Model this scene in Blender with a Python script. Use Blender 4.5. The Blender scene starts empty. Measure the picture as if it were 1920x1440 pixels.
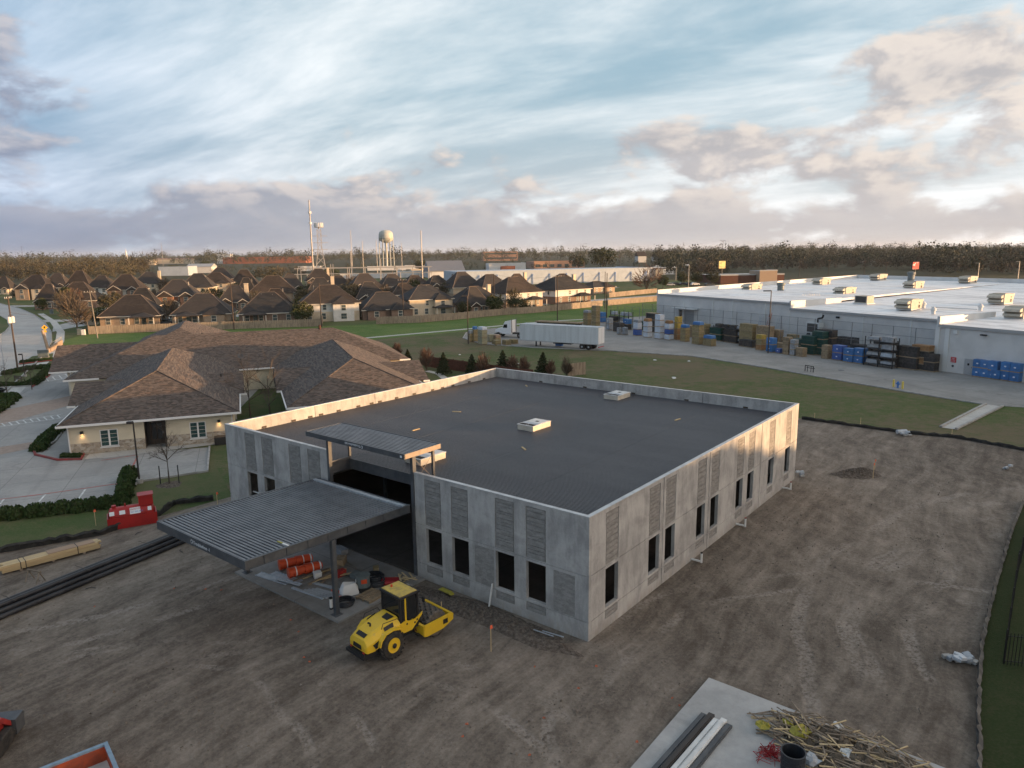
import bpy, math, random
import numpy as np
from math import radians as R, sin, cos, pi, sqrt, atan2
from mathutils import Vector, Matrix

S = bpy.context.scene
col = S.collection

# ------------------------------------------------------------------ camera
cam_d = bpy.data.cameras.new('camera')
cam = bpy.data.objects.new('camera', cam_d)
col.objects.link(cam)
cam.location = (0, 0, 17.5)
_r = Matrix.Rotation(R(90 - 10.463), 4, 'X') @ Matrix.Rotation(R(-0.642), 4, 'Z')
cam.rotation_euler = _r.to_euler()
cam_d.sensor_fit = 'HORIZONTAL'
cam_d.sensor_width = 36.0
cam_d.lens = 36.0 * 1344.92 / 1920.0
cam_d.clip_start = 0.5
cam_d.clip_end = 20000
S.camera = cam

# ------------------------------------------------------------------ view
S.view_settings.view_transform = 'Standard'
S.view_settings.look = 'None'
S.view_settings.exposure = 1.0
S.view_settings.gamma = 1.0
S.view_settings.use_curve_mapping = False
S.cycles.max_bounces = 6
S.cycles.diffuse_bounces = 3
S.cycles.glossy_bounces = 3
S.cycles.transparent_max_bounces = 8
S.cycles.use_adaptive_sampling = True
S.cycles.adaptive_threshold = 0.02
S.cycles.use_denoising = True

SUN_EL = 3.26
SUN_DIR = Vector((0.9936 * cos(R(SUN_EL)), -0.1125 * cos(R(SUN_EL)), sin(R(SUN_EL)))).normalized()

# ------------------------------------------------------------------ sky with clouds
world = bpy.data.worlds.new('World')
S.world = world
world.use_nodes = True
wt = world.node_tree
wt.nodes.clear()

class NT:
    """tiny helper for building node graphs"""
    def __init__(self, tree): self.t = tree
    def n(self, typ, **kw):
        nd = self.t.nodes.new(typ)
        for k, v in kw.items(): setattr(nd, k, v)
        return nd
    def put(self, sock, v):
        if v is None: return
        if hasattr(v, 'is_output') or isinstance(v, bpy.types.NodeSocket): self.t.links.new(v, sock)
        else:
            if isinstance(v, (tuple, list)) and len(v) == 3 and sock.type == 'RGBA': v = (*v, 1)
            sock.default_value = v
    def m(self, op, a, b=None, c=None, clamp=False):
        nd = self.n('ShaderNodeMath', operation=op, use_clamp=clamp)
        self.put(nd.inputs[0], a); self.put(nd.inputs[1], b)
        if c is not None: self.put(nd.inputs[2], c)
        return nd.outputs[0]
    def vm(self, op, a, b=None, scale=None):
        nd = self.n('ShaderNodeVectorMath', operation=op)
        self.put(nd.inputs[0], a); self.put(nd.inputs[1], b)
        if scale is not None: self.put(nd.inputs[3], scale)
        return nd.outputs[0]
    def sep(self, v):
        nd = self.n('ShaderNodeSeparateXYZ'); self.put(nd.inputs[0], v); return nd.outputs
    def comb(self, x, y, z):
        nd = self.n('ShaderNodeCombineXYZ')
        for i, v in enumerate((x, y, z)): self.put(nd.inputs[i], v)
        return nd.outputs[0]
    def ramp(self, v, lo, hi, a=0.0, b=1.0, smooth=True):
        nd = self.n('ShaderNodeMapRange', interpolation_type='SMOOTHSTEP' if smooth else 'LINEAR', clamp=True)
        self.put(nd.inputs[0], v)
        for i, q in enumerate((lo, hi, a, b)): self.put(nd.inputs[1 + i], q)
        return nd.outputs[0]
    def noise(self, vec, scale, detail=4, rough=0.55, dist=0.0, out=0):
        nd = self.n('ShaderNodeTexNoise')
        if vec is not None: self.put(nd.inputs['Vector'], vec)
        self.put(nd.inputs['Scale'], scale); self.put(nd.inputs['Detail'], detail)
        self.put(nd.inputs['Roughness'], rough); self.put(nd.inputs['Distortion'], dist)
        return nd.outputs[out]
    def voro(self, vec, scale, feature='F1', out=0, rnd=1.0):
        nd = self.n('ShaderNodeTexVoronoi', feature=feature)
        if vec is not None: self.put(nd.inputs['Vector'], vec)
        self.put(nd.inputs['Scale'], scale); self.put(nd.inputs['Randomness'], rnd)
        return nd.outputs[out]
    def mix(self, f, a, b, blend='MIX'):
        nd = self.n('ShaderNodeMix', data_type='RGBA', blend_type=blend)
        self.put(nd.inputs[0], f); self.put(nd.inputs[6], a); self.put(nd.inputs[7], b)
        return nd.outputs[2]
    def map(self, vec, scale=(1, 1, 1), rot=(0, 0, 0), loc=(0, 0, 0)):
        if any(rot) and tuple(scale) != (1, 1, 1): vec = self.map(vec, rot=rot); rot = (0, 0, 0)   # turn first, then stretch
        nd = self.n('ShaderNodeMapping')
        self.put(nd.inputs[0], vec); nd.inputs[1].default_value = loc
        nd.inputs[2].default_value = rot; nd.inputs[3].default_value = scale
        return nd.outputs[0]

def build_sky():
    q = NT(wt)
    sky = q.n('ShaderNodeTexSky', sky_type='NISHITA')
    sky.sun_disc = False
    sky.sun_elevation = R(SUN_EL)
    sky.sun_rotation = atan2(SUN_DIR.x, SUN_DIR.y)
    sky.altitude = 0; sky.air_density = 1.0; sky.dust_density = 1.2; sky.ozone_density = 1.6
    d = q.n('ShaderNodeTexCoord').outputs['Generated']
    x, y, z = q.sep(d)
    zc = q.m('MAXIMUM', z, 0.0)
    az = q.m('ARCTAN2', x, y)                       # 0 straight ahead, + to the right
    el = q.m('ARCSINE', zc)
    # high thin cloud, on a plane overhead
    inv = q.m('DIVIDE', 1.0, q.m('ADD', zc, 0.20))
    u = q.m('MULTIPLY', x, inv); v = q.m('MULTIPLY', y, inv)
    pl = q.comb(u, v, 0.0)
    plr = q.map(pl, scale=(0.62, 1.35, 1), rot=(0, 0, R(32)))
    c1 = q.noise(plr, 1.2, 9, 0.60, 0.25)
    c2 = q.noise(q.map(pl, scale=(0.8, 1.0, 1), loc=(3.1, 1.7, 0)), 0.34, 3, 0.5, 0.4)
    cir = q.ramp(q.m('ADD', q.m('MULTIPLY', c1, 0.60), q.m('MULTIPLY', c2, 0.62)), 0.43, 0.72)
    # heaped cloud near the horizon, in azimuth / elevation
    ae = q.comb(az, q.m('MULTIPLY', el, 1.9), 0.0)
    def cum(off):
        p = q.map(ae, loc=(off[0] + 2.3, off[1] + 0.61, 0))
        a = q.noise(p, 8.5, 8, 0.57, 0.2)
        b = q.noise(p, 2.6, 2, 0.5, 0.0)
        return q.m('ADD', q.m('MULTIPLY', a, 0.7), q.m('MULTIPLY', b, 0.55))
    base = cum((0, 0)); lit = cum((0.022, 0.018))
    def bump(a0, e0, wa, we, amt):
        da = q.m('DIVIDE', q.m('SUBTRACT', az, a0), wa); de = q.m('DIVIDE', q.m('SUBTRACT', el, e0), we)
        r2 = q.m('ADD', q.m('MULTIPLY', da, da), q.m('MULTIPLY', de, de))
        return q.m('MULTIPLY', q.m('EXPONENT', q.m('MULTIPLY', r2, -1.0)), amt)
    hor = q.ramp(el, 0.03, 0.16, 0.16, -0.19, False)
    bias = q.m('ADD', hor, q.m('ADD', bump(0.56, 0.20, 0.13, 0.08, 0.34), bump(-0.61, 0.17, 0.10, 0.07, 0.36)))
    bias = q.m('ADD', bias, bump(0.28, 0.125, 0.13, 0.045, 0.20))
    dens = q.ramp(q.m('ADD', base, bias), 0.615, 0.725)
    thick = q.ramp(q.m('ADD', base, bias), 0.66, 0.98)
    light = q.ramp(q.m('SUBTRACT', base, lit), -0.05, 0.085)
    warm = q.ramp(az, -0.7, 0.9, 0.55, 1.0)
    bg = q.mix(1.0, sky.outputs[0], (SKY_T, SKY_T, SKY_T), 'MULTIPLY')
    high = q.ramp(el, 0.30, 1.25)                    # the sky deepens towards the zenith
    blue = q.mix(0.75, bg, q.mix(high, (0.39, 0.57, 0.69), (0.10, 0.20, 0.33)))
    cir = q.m('MULTIPLY', cir, q.ramp(el, 0.35, 1.2, 1.0, 0.45))
    # pale veil low down
    veil = q.ramp(el, 0.0, 0.24, 0.72, 0.0)
    blue = q.mix(veil, blue, q.mix(q.ramp(az, -0.6, 0.5), (0.40, 0.45, 0.52), (0.66, 0.64, 0.63)))
    blue = q.mix(q.m('MULTIPLY', cir, 0.92), blue, (1.0, 1.01, 1.01))
    shade = q.mix(q.ramp(az, -0.6, 0.6), (0.32, 0.33, 0.38), (0.46, 0.43, 0.43))
    sun_c = q.mix(warm, (0.60, 0.52, 0.49), (0.80, 0.70, 0.62))
    cloud = q.mix(q.m('MULTIPLY', light, q.ramp(el, 0.015, 0.10)), shade, sun_c)
    cloud = q.mix(q.m('MULTIPLY', thick, 0.5), cloud, shade)
    low = q.ramp(el, 0.0, 0.03, 0.92, 1.0)
    out = q.mix(q.m('MULTIPLY', q.m('MULTIPLY', dens, 0.86), low), blue, cloud)
    # towards the low sun the whole sky is brighter and warmer
    sd = q.vm('DOT_PRODUCT', d, tuple(SUN_DIR))
    nd = sd.node
    glow = q.ramp(nd.outputs['Value'], 0.66, 1.0)
    out = q.mix(q.m('MULTIPLY', glow, 0.9), out, (2.9, 2.15, 1.6))
    # away from the sun the evening sky is dimmer and bluer
    anti = q.ramp(nd.outputs['Value'], -0.25, -1.0)
    out = q.mix(anti, out, q.mix(1.0, out, (0.46, 0.62, 0.90), 'MULTIPLY'))
    b = q.n('ShaderNodeBackground'); q.put(b.inputs[0], out); b.inputs[1].default_value = SKY_K
    o = q.n('ShaderNodeOutputWorld'); wt.links.new(b.outputs[0], o.inputs[0])

world.cycles.sampling_method = 'MANUAL'; world.cycles.sample_map_resolution = 512
SKY_T = 0.10     # Nishita sky strength
SKY_K = 0.58
build_sky()

sun_d = bpy.data.lights.new('sun', 'SUN')
sun_d.energy = 5.0
sun_d.angle = R(0.6)
sun_d.color = (1.0, 0.60, 0.30)
sun = bpy.data.objects.new('sun', sun_d)
col.objects.link(sun)
sun.rotation_euler = SUN_DIR.to_track_quat('Z', 'Y').to_euler()
sun.location = (60, 0, 60)

# ------------------------------------------------------------------ materials
M = {}
def mat(name, c, rough=0.7, c2=None, ns=1.5, lo=0.38, hi=0.66, bump=0.0, bs=20.0, metal=0.0, coord='Object', spec=0.35,
        detail=5, stretch=(1, 1, 1), emit=None, es=0.0, rand=0.0, alpha=None):
    m = bpy.data.materials.new(name); m.use_nodes = True
    q = NT(m.node_tree); b = m.node_tree.nodes['Principled BSDF']
    tc = q.n('ShaderNodeTexCoord').outputs['Object'] if coord == 'Object' else q.n('ShaderNodeNewGeometry').outputs['Position']
    p = q.map(tc, scale=stretch)
    colr = c
    if c2 is not None:
        f = q.ramp(q.noise(p, ns, detail, 0.6, 0.3), lo, hi)
        colr = q.mix(f, c, c2)
    if rand:
        rn = q.n('ShaderNodeObjectInfo').outputs['Random']
        k = q.ramp(rn, 0, 1, 1 - rand, 1 + rand, False)
        nd = q.n('ShaderNodeVectorMath', operation='SCALE'); q.put(nd.inputs[0], colr if not isinstance(colr, tuple) else tuple(colr)); q.put(nd.inputs[3], k)
        colr = nd.outputs[0]
    q.put(b.inputs['Base Color'], colr)
    b.inputs['Roughness'].default_value = rough
    b.inputs['Metallic'].default_value = metal
    b.inputs['Specular IOR Level'].default_value = spec
    if emit is not None:
        b.inputs['Emission Color'].default_value = (*emit, 1); b.inputs['Emission Strength'].default_value = es
    if alpha is not None: b.inputs['Alpha'].default_value = alpha
    if bump:
        bn = q.n('ShaderNodeBump'); bn.inputs['Strength'].default_value = bump; bn.inputs['Distance'].default_value = 0.05
        q.put(bn.inputs['Height'], q.noise(p, bs, 6, 0.65)); q.put(b.inputs['Normal'], bn.outputs[0])
    M[name] = m
    return m

def custom(name, fn, rough=0.8, spec=0.3, metal=0.0):
    """fn(q, pos, obj) -> (colour, height or None, bump strength)"""
    m = bpy.data.materials.new(name); m.use_nodes = True
    q = NT(m.node_tree); b = m.node_tree.nodes['Principled BSDF']
    c, h, s = fn(q, q.n('ShaderNodeNewGeometry').outputs['Position'], q.n('ShaderNodeTexCoord').outputs['Object'])[:3]
    q.put(b.inputs['Base Color'], c); b.inputs['Roughness'].default_value = rough
    b.inputs['Specular IOR Level'].default_value = spec; b.inputs['Metallic'].default_value = metal
    if h is not None:
        bn = q.n('ShaderNodeBump'); bn.inputs['Strength'].default_value = s; bn.inputs['Distance'].default_value = 0.08
        q.put(bn.inputs['Height'], h); q.put(b.inputs['Normal'], bn.outputs[0])
    M[name] = m
    return m

TH = 51.525                      # heading of the new building
def _dirt(q, p, o):
    # graded clay: pale dried crust over darker damp soil, dragged along by machines
    wob = q.vm('ADD', p, q.vm('SCALE', q.vm('SUBTRACT', q.noise(p, 0.10, 2, 0.5, 0, 1), (0.5, 0.5, 0.5)), None, 3.0))
    s1 = q.noise(q.map(wob, scale=(0.15, 1.25, 1), rot=(0, 0, R(-TH - 4))), 1.0, 8, 0.70)
    s2 = q.noise(q.map(wob, scale=(1.0, 0.22, 1), rot=(0, 0, R(-10))), 0.9, 8, 0.70)
    big = q.noise(p, 0.06, 3, 0.5)
    mid = q.noise(p, 0.75, 9, 0.72)
    fine = q.noise(p, 5.0, 7, 0.78)
    speck = q.noise(p, 22, 3, 0.6)
    v = q.m('ADD', q.m('MULTIPLY', s1, 0.35), q.m('MULTIPLY', s2, 0.20))
    v = q.m('ADD', v, q.m('MULTIPLY', mid, 0.20)); v = q.m('ADD', v, q.m('MULTIPLY', fine, 0.24)); v = q.m('ADD', v, q.m('MULTIPLY', big, 0.16))
    f = q.ramp(v, 0.44, 0.76)
    c = q.mix(f, (0.084, 0.068, 0.054), (0.315, 0.268, 0.220))
    c = q.mix(q.m('MULTIPLY', q.ramp(speck, 0.62, 0.74), 0.28), c, (0.28, 0.25, 0.22))
    # tyre ruts: curved pairs of pale pressed lines, and straight runs along the building
    x, y, _ = q.sep(wob)
    cl = None
    for cx, cy, r0, w_ in ((-16, 20, 9.0, .22), (-16, 20, 10.9, .22), (-12, 14, 15.5, .3), (-12, 14, 17.4, .3), (16, 22, 13.0, .28), (16, 22, 14.9, .28), (40, 20, 24.0, .35), (40, 20, 26.0, .35), (44, 18, 31, .4), (44, 18, 33.1, .4), (-30, 52, 21.0, .3), (-30, 52, 23.0, .3)):
        dx = q.m('SUBTRACT', x, float(cx)); dy = q.m('SUBTRACT', y, float(cy))
        r = q.m('SQRT', q.m('ADD', q.m('MULTIPLY', dx, dx), q.m('MULTIPLY', dy, dy)))
        k = q.ramp(q.m('ABSOLUTE', q.m('SUBTRACT', r, float(r0))), w_ * .5, w_, 1.0, 0.0)
        cl = k if cl is None else q.m('MAXIMUM', cl, k)
    brk = q.m('MULTIPLY', q.ramp(q.noise(p, 0.16, 3, 0.6), 0.44, 0.60), q.ramp(fine, 0.38, 0.58))
    cl = q.m('MULTIPLY', cl, brk)
    c = q.mix(q.m('MULTIPLY', cl, 0.6), c, (0.33, 0.29, 0.25))
    # padfoot dimples in the freshly rolled lanes
    vo = q.voro(q.map(p, rot=(0, 0, R(-TH))), 4.2, rnd=.35)
    lane = q.ramp(q.noise(q.map(wob, scale=(0.09, 0.45, 1), rot=(0, 0, R(-TH - 4)), loc=(3, 1, 0)), 0.8, 3, 0.6), 0.50, 0.58)
    pit = q.m('MULTIPLY', q.ramp(vo, 0.10, 0.30, 1.0, 0.0), lane)
    c = q.mix(q.m('MULTIPLY', pit, 0.35), c, (0.060, 0.050, 0.042))
    h = q.m('ADD', q.m('MULTIPLY', fine, 0.9), q.m('ADD', q.m('MULTIPLY', speck, 0.4), q.m('MULTIPLY', mid, 1.2)))
    h = q.m('SUBTRACT', h, q.m('MULTIPLY', pit, 0.5)); h = q.m('SUBTRACT', h, q.m('MULTIPLY', cl, 0.4))
    return c, h, 0.9
custom('dirt', _dirt, 0.95, 0.15)

def _clods(q, p, o):
    n = q.noise(p, 6, 7, 0.7)
    return q.mix(q.ramp(n, 0.35, 0.7), (0.068, 0.055, 0.045), (0.18, 0.15, 0.123)), n, 1.0
custom('clods', _clods, 0.95, 0.15)
mat('clod_pale', (0.105, 0.088, 0.073), 0.95, (0.24, 0.208, 0.176), 0.8, coord='World')

def grass_mat(name, c1, c2, c3):
    def f(q, p, o):
        n = q.noise(p, 0.06, 6, 0.66, 0.6); n2 = q.noise(p, 0.9, 7, 0.74); n3 = q.noise(p, 9, 5, 0.75)
        c = q.mix(q.ramp(q.m('ADD', q.m('MULTIPLY', n, 0.6), q.m('MULTIPLY', n2, 0.4)), 0.42, 0.58), c1, c2)
        c = q.mix(q.m('MULTIPLY', q.ramp(n3, 0.42, 0.66), 0.55), c, c3)
        dry = q.ramp(q.m('ADD', q.m('MULTIPLY', q.noise(p, 0.22, 6, 0.7, 0.4), 0.6), q.m('MULTIPLY', n3, 0.4)), 0.50, 0.62)
        c = q.mix(q.m('MULTIPLY', dry, 0.55), c, (c3[0] * 1.15, c3[1] * 1.0, c3[2] * 1.05))
        return c, q.m('ADD', n3, n2), 0.9
    custom(name, f, 0.95, 0.1)
grass_mat('grass_dull', (0.135, 0.110, 0.068), (0.058, 0.098, 0.028), (0.150, 0.132, 0.078))
grass_mat('grass_green', (0.060, 0.125, 0.026), (0.110, 0.161, 0.045), (0.149, 0.179, 0.063))
grass_mat('grass_lawn', (0.055, 0.094, 0.029), (0.101, 0.107, 0.049), (0.130, 0.127, 0.065))
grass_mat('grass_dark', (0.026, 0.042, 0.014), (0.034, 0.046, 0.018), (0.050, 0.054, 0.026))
grass_mat('far_ground', (0.062, 0.062, 0.036), (0.085, 0.076, 0.052), (0.046, 0.056, 0.026))

def concrete_ground(name, c1, c2, joint=4.6, rot=0.0, jc=0.55):
    def f(q, p, o):
        a = q.map(p, rot=(0, 0, R(-rot)))
        n = q.noise(a, 0.22, 5, 0.6, 0.5); n2 = q.noise(a, 2.6, 6, 0.68)
        c = q.mix(q.ramp(q.m('ADD', q.m('MULTIPLY', n, 0.65), q.m('MULTIPLY', n2, 0.35)), 0.36, 0.66), c1, c2)
        st = q.ramp(q.noise(q.map(a, scale=(0.9, 0.1, 1)), 0.6, 4, 0.6), 0.54, 0.74)
        c = q.mix(q.m('MULTIPLY', st, 0.34), c, (c1[0] * .5, c1[1] * .5, c1[2] * .5))
        oil = q.ramp(q.noise(a, 0.55, 4, 0.6, 0.8), 0.60, 0.70)
        c = q.mix(q.m('MULTIPLY', oil, 0.30), c, (c1[0] * .45, c1[1] * .44, c1[2] * .42))
        br = q.n('ShaderNodeTexBrick', offset=0.0); q.put(br.inputs['Vector'], a)
        br.inputs['Scale'].default_value = 1.0; br.inputs['Brick Width'].default_value = joint; br.inputs['Row Height'].default_value = joint
        br.inputs['Mortar Size'].default_value = 0.03; br.inputs['Mortar Smooth'].default_value = 0.3
        c = q.mix(q.m('MULTIPLY', br.outputs['Fac'], jc), c, (c1[0] * .35, c1[1] * .35, c1[2] * .35))
        return c, n2, 0.25
    custom(name, f, 0.85, 0.3)
concrete_ground('drive_concrete', (0.205, 0.20, 0.188), (0.285, 0.275, 0.258), 4.6, 28.5)
concrete_ground('lot_concrete', (0.255, 0.25, 0.238), (0.34, 0.33, 0.31), 4.6, 20.5)
concrete_ground('road_concrete', (0.33, 0.32, 0.30), (0.42, 0.41, 0.385), 4.5, 62)
concrete_ground('path_concrete', (0.42, 0.41, 0.38), (0.50, 0.485, 0.45), 1.6, 40, 0.3)
concrete_ground('slab_concrete', (0.30, 0.30, 0.29), (0.41, 0.405, 0.39), 30, TH, 0.0)
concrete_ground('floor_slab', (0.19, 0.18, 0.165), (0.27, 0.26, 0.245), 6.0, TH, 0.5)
concrete_ground('shaded_inner_floor', (0.055, 0.050, 0.044), (0.085, 0.078, 0.070), 6.0, TH, 0.5)  # slab colour darkened to stand for the shade under the roof deck
mat('kerb', (0.36, 0.35, 0.33), 0.85, (0.27, 0.26, 0.24), 1.2, bump=0.2)
mat('red_kerb', (0.27, 0.045, 0.042), 0.75, (0.19, 0.05, 0.045), 1.5)
mat('paint_white', (0.66, 0.66, 0.64), 0.7, (0.42, 0.42, 0.40), 3.0, coord='World')
mat('paint_red', (0.40, 0.07, 0.06), 0.7, (0.33, 0.17, 0.15), 2.0, coord='World')
mat('brick_band', (0.27, 0.205, 0.165), 0.85, (0.33, 0.26, 0.21), 2.0, coord='World')

def _tilt(q, p, o):
    n = q.noise(o, 0.55, 5, 0.62, 0.6); n2 = q.noise(q.map(o, scale=(1.5, 1.5, 0.35)), 1.5, 6, 0.65, 0.3); n3 = q.noise(o, 9, 5, 0.7)
    v = q.m('ADD', q.m('MULTIPLY', n, 0.5), q.m('ADD', q.m('MULTIPLY', n2, 0.36), q.m('MULTIPLY', n3, 0.14)))
    c = q.mix(q.ramp(v, 0.36, 0.64), (0.24, 0.236, 0.228), (0.43, 0.42, 0.402))
    drip = q.ramp(q.noise(q.map(o, scale=(2.2, 2.2, 0.10)), 1.6, 4, 0.6), 0.56, 0.72)
    c = q.mix(q.m('MULTIPLY', drip, 0.14), c, (0.19, 0.185, 0.175))
    _, _, z = q.sep(o)
    foot = q.m('MULTIPLY', q.ramp(z, 0.0, 0.75, 1.0, 0.0), q.ramp(n2, 0.40, 0.60))
    c = q.mix(q.m('MULTIPLY', foot, 0.55), c, (0.22, 0.19, 0.155))
    return c, q.m('ADD', n3, n2), 0.12
custom('tilt_concrete', _tilt, 0.82, 0.3)
def _strip(q, p, o):
    n = q.noise(q.map(o, scale=(1, 1, 2.2)), 2.2, 6, 0.68, 0.5); n3 = q.noise(o, 12, 4, 0.7)
    v = q.m('ADD', q.m('MULTIPLY', n, 0.7), q.m('MULTIPLY', n3, 0.3))
    return q.mix(q.ramp(v, 0.36, 0.68), (0.175, 0.17, 0.16), (0.29, 0.282, 0.268)), n3, 0.10
custom('formliner', _strip, 0.85, 0.25)
mat('coping', (0.50, 0.51, 0.51), 0.45, (0.38, 0.385, 0.39), 1.2, metal=0.3)

def _deck(q, p, o):
    n = q.noise(q.map(o, scale=(0.5, 0.12, 1)), 0.7, 5, 0.6); n2 = q.noise(o, 5, 5, 0.7)
    c = q.mix(q.ramp(q.m('ADD', q.m('MULTIPLY', n, 0.6), q.m('MULTIPLY', n2, 0.4)), 0.38, 0.64), (0.074, 0.072, 0.077), (0.098, 0.094, 0.098))
    return c, None, 0
custom('roof_deck', _deck, 0.48, 0.35, 0.12)
mat('canopy_deck', (0.17, 0.175, 0.185), 0.45, (0.125, 0.13, 0.14), 1.2, metal=0.35)
mat('grey_steel', (0.062, 0.068, 0.076), 0.55, (0.090, 0.095, 0.10), 1.6, metal=0.15)
mat('sunlit_tan_steel', (0.30, 0.235, 0.175), 0.6, (0.23, 0.18, 0.135), 2.0)  # tan puts low sunlight on the raised canopy's right end into the colour
mat('galv', (0.42, 0.45, 0.48), 0.45, (0.32, 0.35, 0.38), 3.0, metal=0.2)
mat('void', (0.018, 0.017, 0.016), 0.9)
mat('inner_wall', (0.10, 0.095, 0.088), 0.9, (0.14, 0.13, 0.12), 1.2)
mat('white_metal', (0.62, 0.62, 0.60), 0.5, (0.50, 0.50, 0.48), 1.4)
mat('cream_curb', (0.52, 0.48, 0.40), 0.6, (0.44, 0.40, 0.33), 2.0)
mat('dark_glass', (0.012, 0.014, 0.016), 0.06, spec=0.6)
mat('black', (0.016, 0.016, 0.017), 0.55)
mat('rubber', (0.020, 0.020, 0.020), 0.85, (0.05, 0.044, 0.038), 4.0)
mat('white_print', (0.62, 0.64, 0.66), 0.6)
mat('sticker_blue', (0.16, 0.25, 0.42), 0.6)

def _shingle(q, p, o):
    br = q.n('ShaderNodeTexBrick'); q.put(br.inputs['Vector'], q.map(o, scale=(1, 1, 1)))
    _, _, z = q.sep(o)
    x, y, _z = q.sep(o)
    w = q.comb(q.m('ADD', x, q.m('MULTIPLY', y, 0.37)), q.m('MULTIPLY', z, 2.4), 0.0)
    vo = q.voro(q.map(w, scale=(3.0, 7.0, 1)), 1.0, out=1)
    n = q.noise(q.map(w, scale=(0.75, 1.5, 1)), 1.5, 3, 0.6); n2 = q.noise(q.map(o, scale=(1, 1, 2)), 14, 3, 0.6)
    r, g, b = q.sep(vo)
    c = q.mix(q.ramp(r, 0.1, 0.95), (0.062, 0.051, 0.045), (0.128, 0.106, 0.092))
    c = q.mix(q.m('MULTIPLY', q.ramp(n, 0.45, 0.68), 0.6), c, (0.075, 0.062, 0.055))
    c = q.mix(q.m('MULTIPLY', q.ramp(g, 0.72, 0.95), 0.5), c, (0.175, 0.125, 0.098))
    wv = q.n('ShaderNodeTexWave', bands_direction='Z', wave_profile='SAW'); q.put(wv.inputs['Vector'], o); wv.inputs['Scale'].default_value = 2.4
    return c, q.m('ADD', wv.outputs[1], q.m('MULTIPLY', n2, 0.6)), 0.5
custom('shingle', _shingle, 0.9, 0.2)
def house_roof(name, c1, c2):
    def f(q, p, o):
        n = q.noise(q.map(p, scale=(1, 1, 3)), 1.1, 5, 0.7); n2 = q.noise(p, 0.25, 3, 0.5)
        c = q.mix(q.ramp(q.m('ADD', q.m('MULTIPLY', n, 0.6), q.m('MULTIPLY', n2, 0.4)), 0.38, 0.64), c1, c2)
        c = q.mix(q.ramp(q.n('ShaderNodeObjectInfo').outputs['Random'], 0.3, 1.0, 0.0, 0.5), c, (0.056, 0.055, 0.056))
        return c, n, 0.3
    custom(name, f, 0.9, 0.2)
    return
house_roof('roof_brown', (0.026, 0.022, 0.020), (0.048, 0.038, 0.032))
house_roof('roof_black', (0.022, 0.022, 0.023), (0.042, 0.039, 0.037))
house_roof('roof_umber', (0.036, 0.029, 0.024), (0.060, 0.046, 0.038))
mat('gutter_white', (0.66, 0.65, 0.63), 0.5)
mat('cream_stucco', (0.60, 0.53, 0.40), 0.85, (0.54, 0.475, 0.36), 0.9, bump=0.1)
def _stone(q, p, o):
    vo = q.n('ShaderNodeTexVoronoi', feature='F1'); q.put(vo.inputs['Vector'], q.map(o, scale=(1, 1, 1.5))); vo.inputs['Scale'].default_value = 3.4
    ve = q.n('ShaderNodeTexVoronoi', feature='DISTANCE_TO_EDGE'); q.put(ve.inputs['Vector'], q.map(o, scale=(1, 1, 1.5))); ve.inputs['Scale'].default_value = 3.4
    r, g, b = q.sep(vo.outputs[1])
    c = q.mix(r, (0.40, 0.33, 0.25), (0.24, 0.19, 0.145)); c = q.mix(q.m('MULTIPLY', q.ramp(g, 0.6, 0.9), 0.8), c, (0.50, 0.45, 0.38))
    e = q.ramp(ve.outputs[0], 0.0, 0.06)
    return q.mix(e, (0.42, 0.39, 0.34), c), e, 0.6
custom('rubble_stone', _stone, 0.85, 0.25)
mat('window_green', (0.020, 0.050, 0.050), 0.12, (0.030, 0.070, 0.066), 3, spec=0.6)
mat('brick_orange', (0.30, 0.155, 0.095), 0.85, (0.235, 0.12, 0.075), 3.0, bump=0.2)
mat('brick_brown', (0.20, 0.135, 0.10), 0.85, (0.155, 0.105, 0.08), 3.0, bump=0.2)
mat('brick_tan', (0.33, 0.245, 0.175), 0.85, (0.27, 0.20, 0.14), 3.0, bump=0.2)
mat('siding_cream', (0.55, 0.46, 0.34), 0.8, (0.49, 0.41, 0.30), 1.0)
mat('siding_white', (0.58, 0.57, 0.54), 0.8, (0.50, 0.49, 0.46), 1.0)
mat('siding_tan', (0.44, 0.36, 0.27), 0.8, (0.38, 0.31, 0.23), 1.0)
mat('trim', (0.60, 0.55, 0.47), 0.7)
mat('house_glass', (0.05, 0.062, 0.066), 0.15, (0.10, 0.13, 0.13), 2.0, spec=0.6)
mat('fence_wood', (0.29, 0.235, 0.175), 0.9, (0.185, 0.15, 0.115), 1.4, stretch=(3, 3, 0.5), bump=0.2, rand=0.14)
mat('fence_red', (0.105, 0.045, 0.030), 0.9, (0.075, 0.032, 0.022), 2.0)
mat('pole_wood', (0.085, 0.062, 0.048), 0.9, (0.055, 0.042, 0.034), 2.0, stretch=(4, 4, 0.4))
mat('pole_grey', (0.23, 0.20, 0.165), 0.85, (0.17, 0.15, 0.125), 2.0, stretch=(4, 4, 0.4))
mat('cable', (0.05, 0.046, 0.042), 0.7)
mat('pole_steel', (0.30, 0.29, 0.28), 0.5, (0.23, 0.22, 0.21), 2.0, metal=0.4)
mat('bronze_pole', (0.035, 0.030, 0.028), 0.5)
mat('wh_wall', (0.58, 0.565, 0.54), 0.85, (0.50, 0.49, 0.47), 0.35, coord='World')
mat('wh_trim', (0.60, 0.60, 0.58), 0.6)
mat('wh_band', (0.33, 0.33, 0.325), 0.6)
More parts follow.
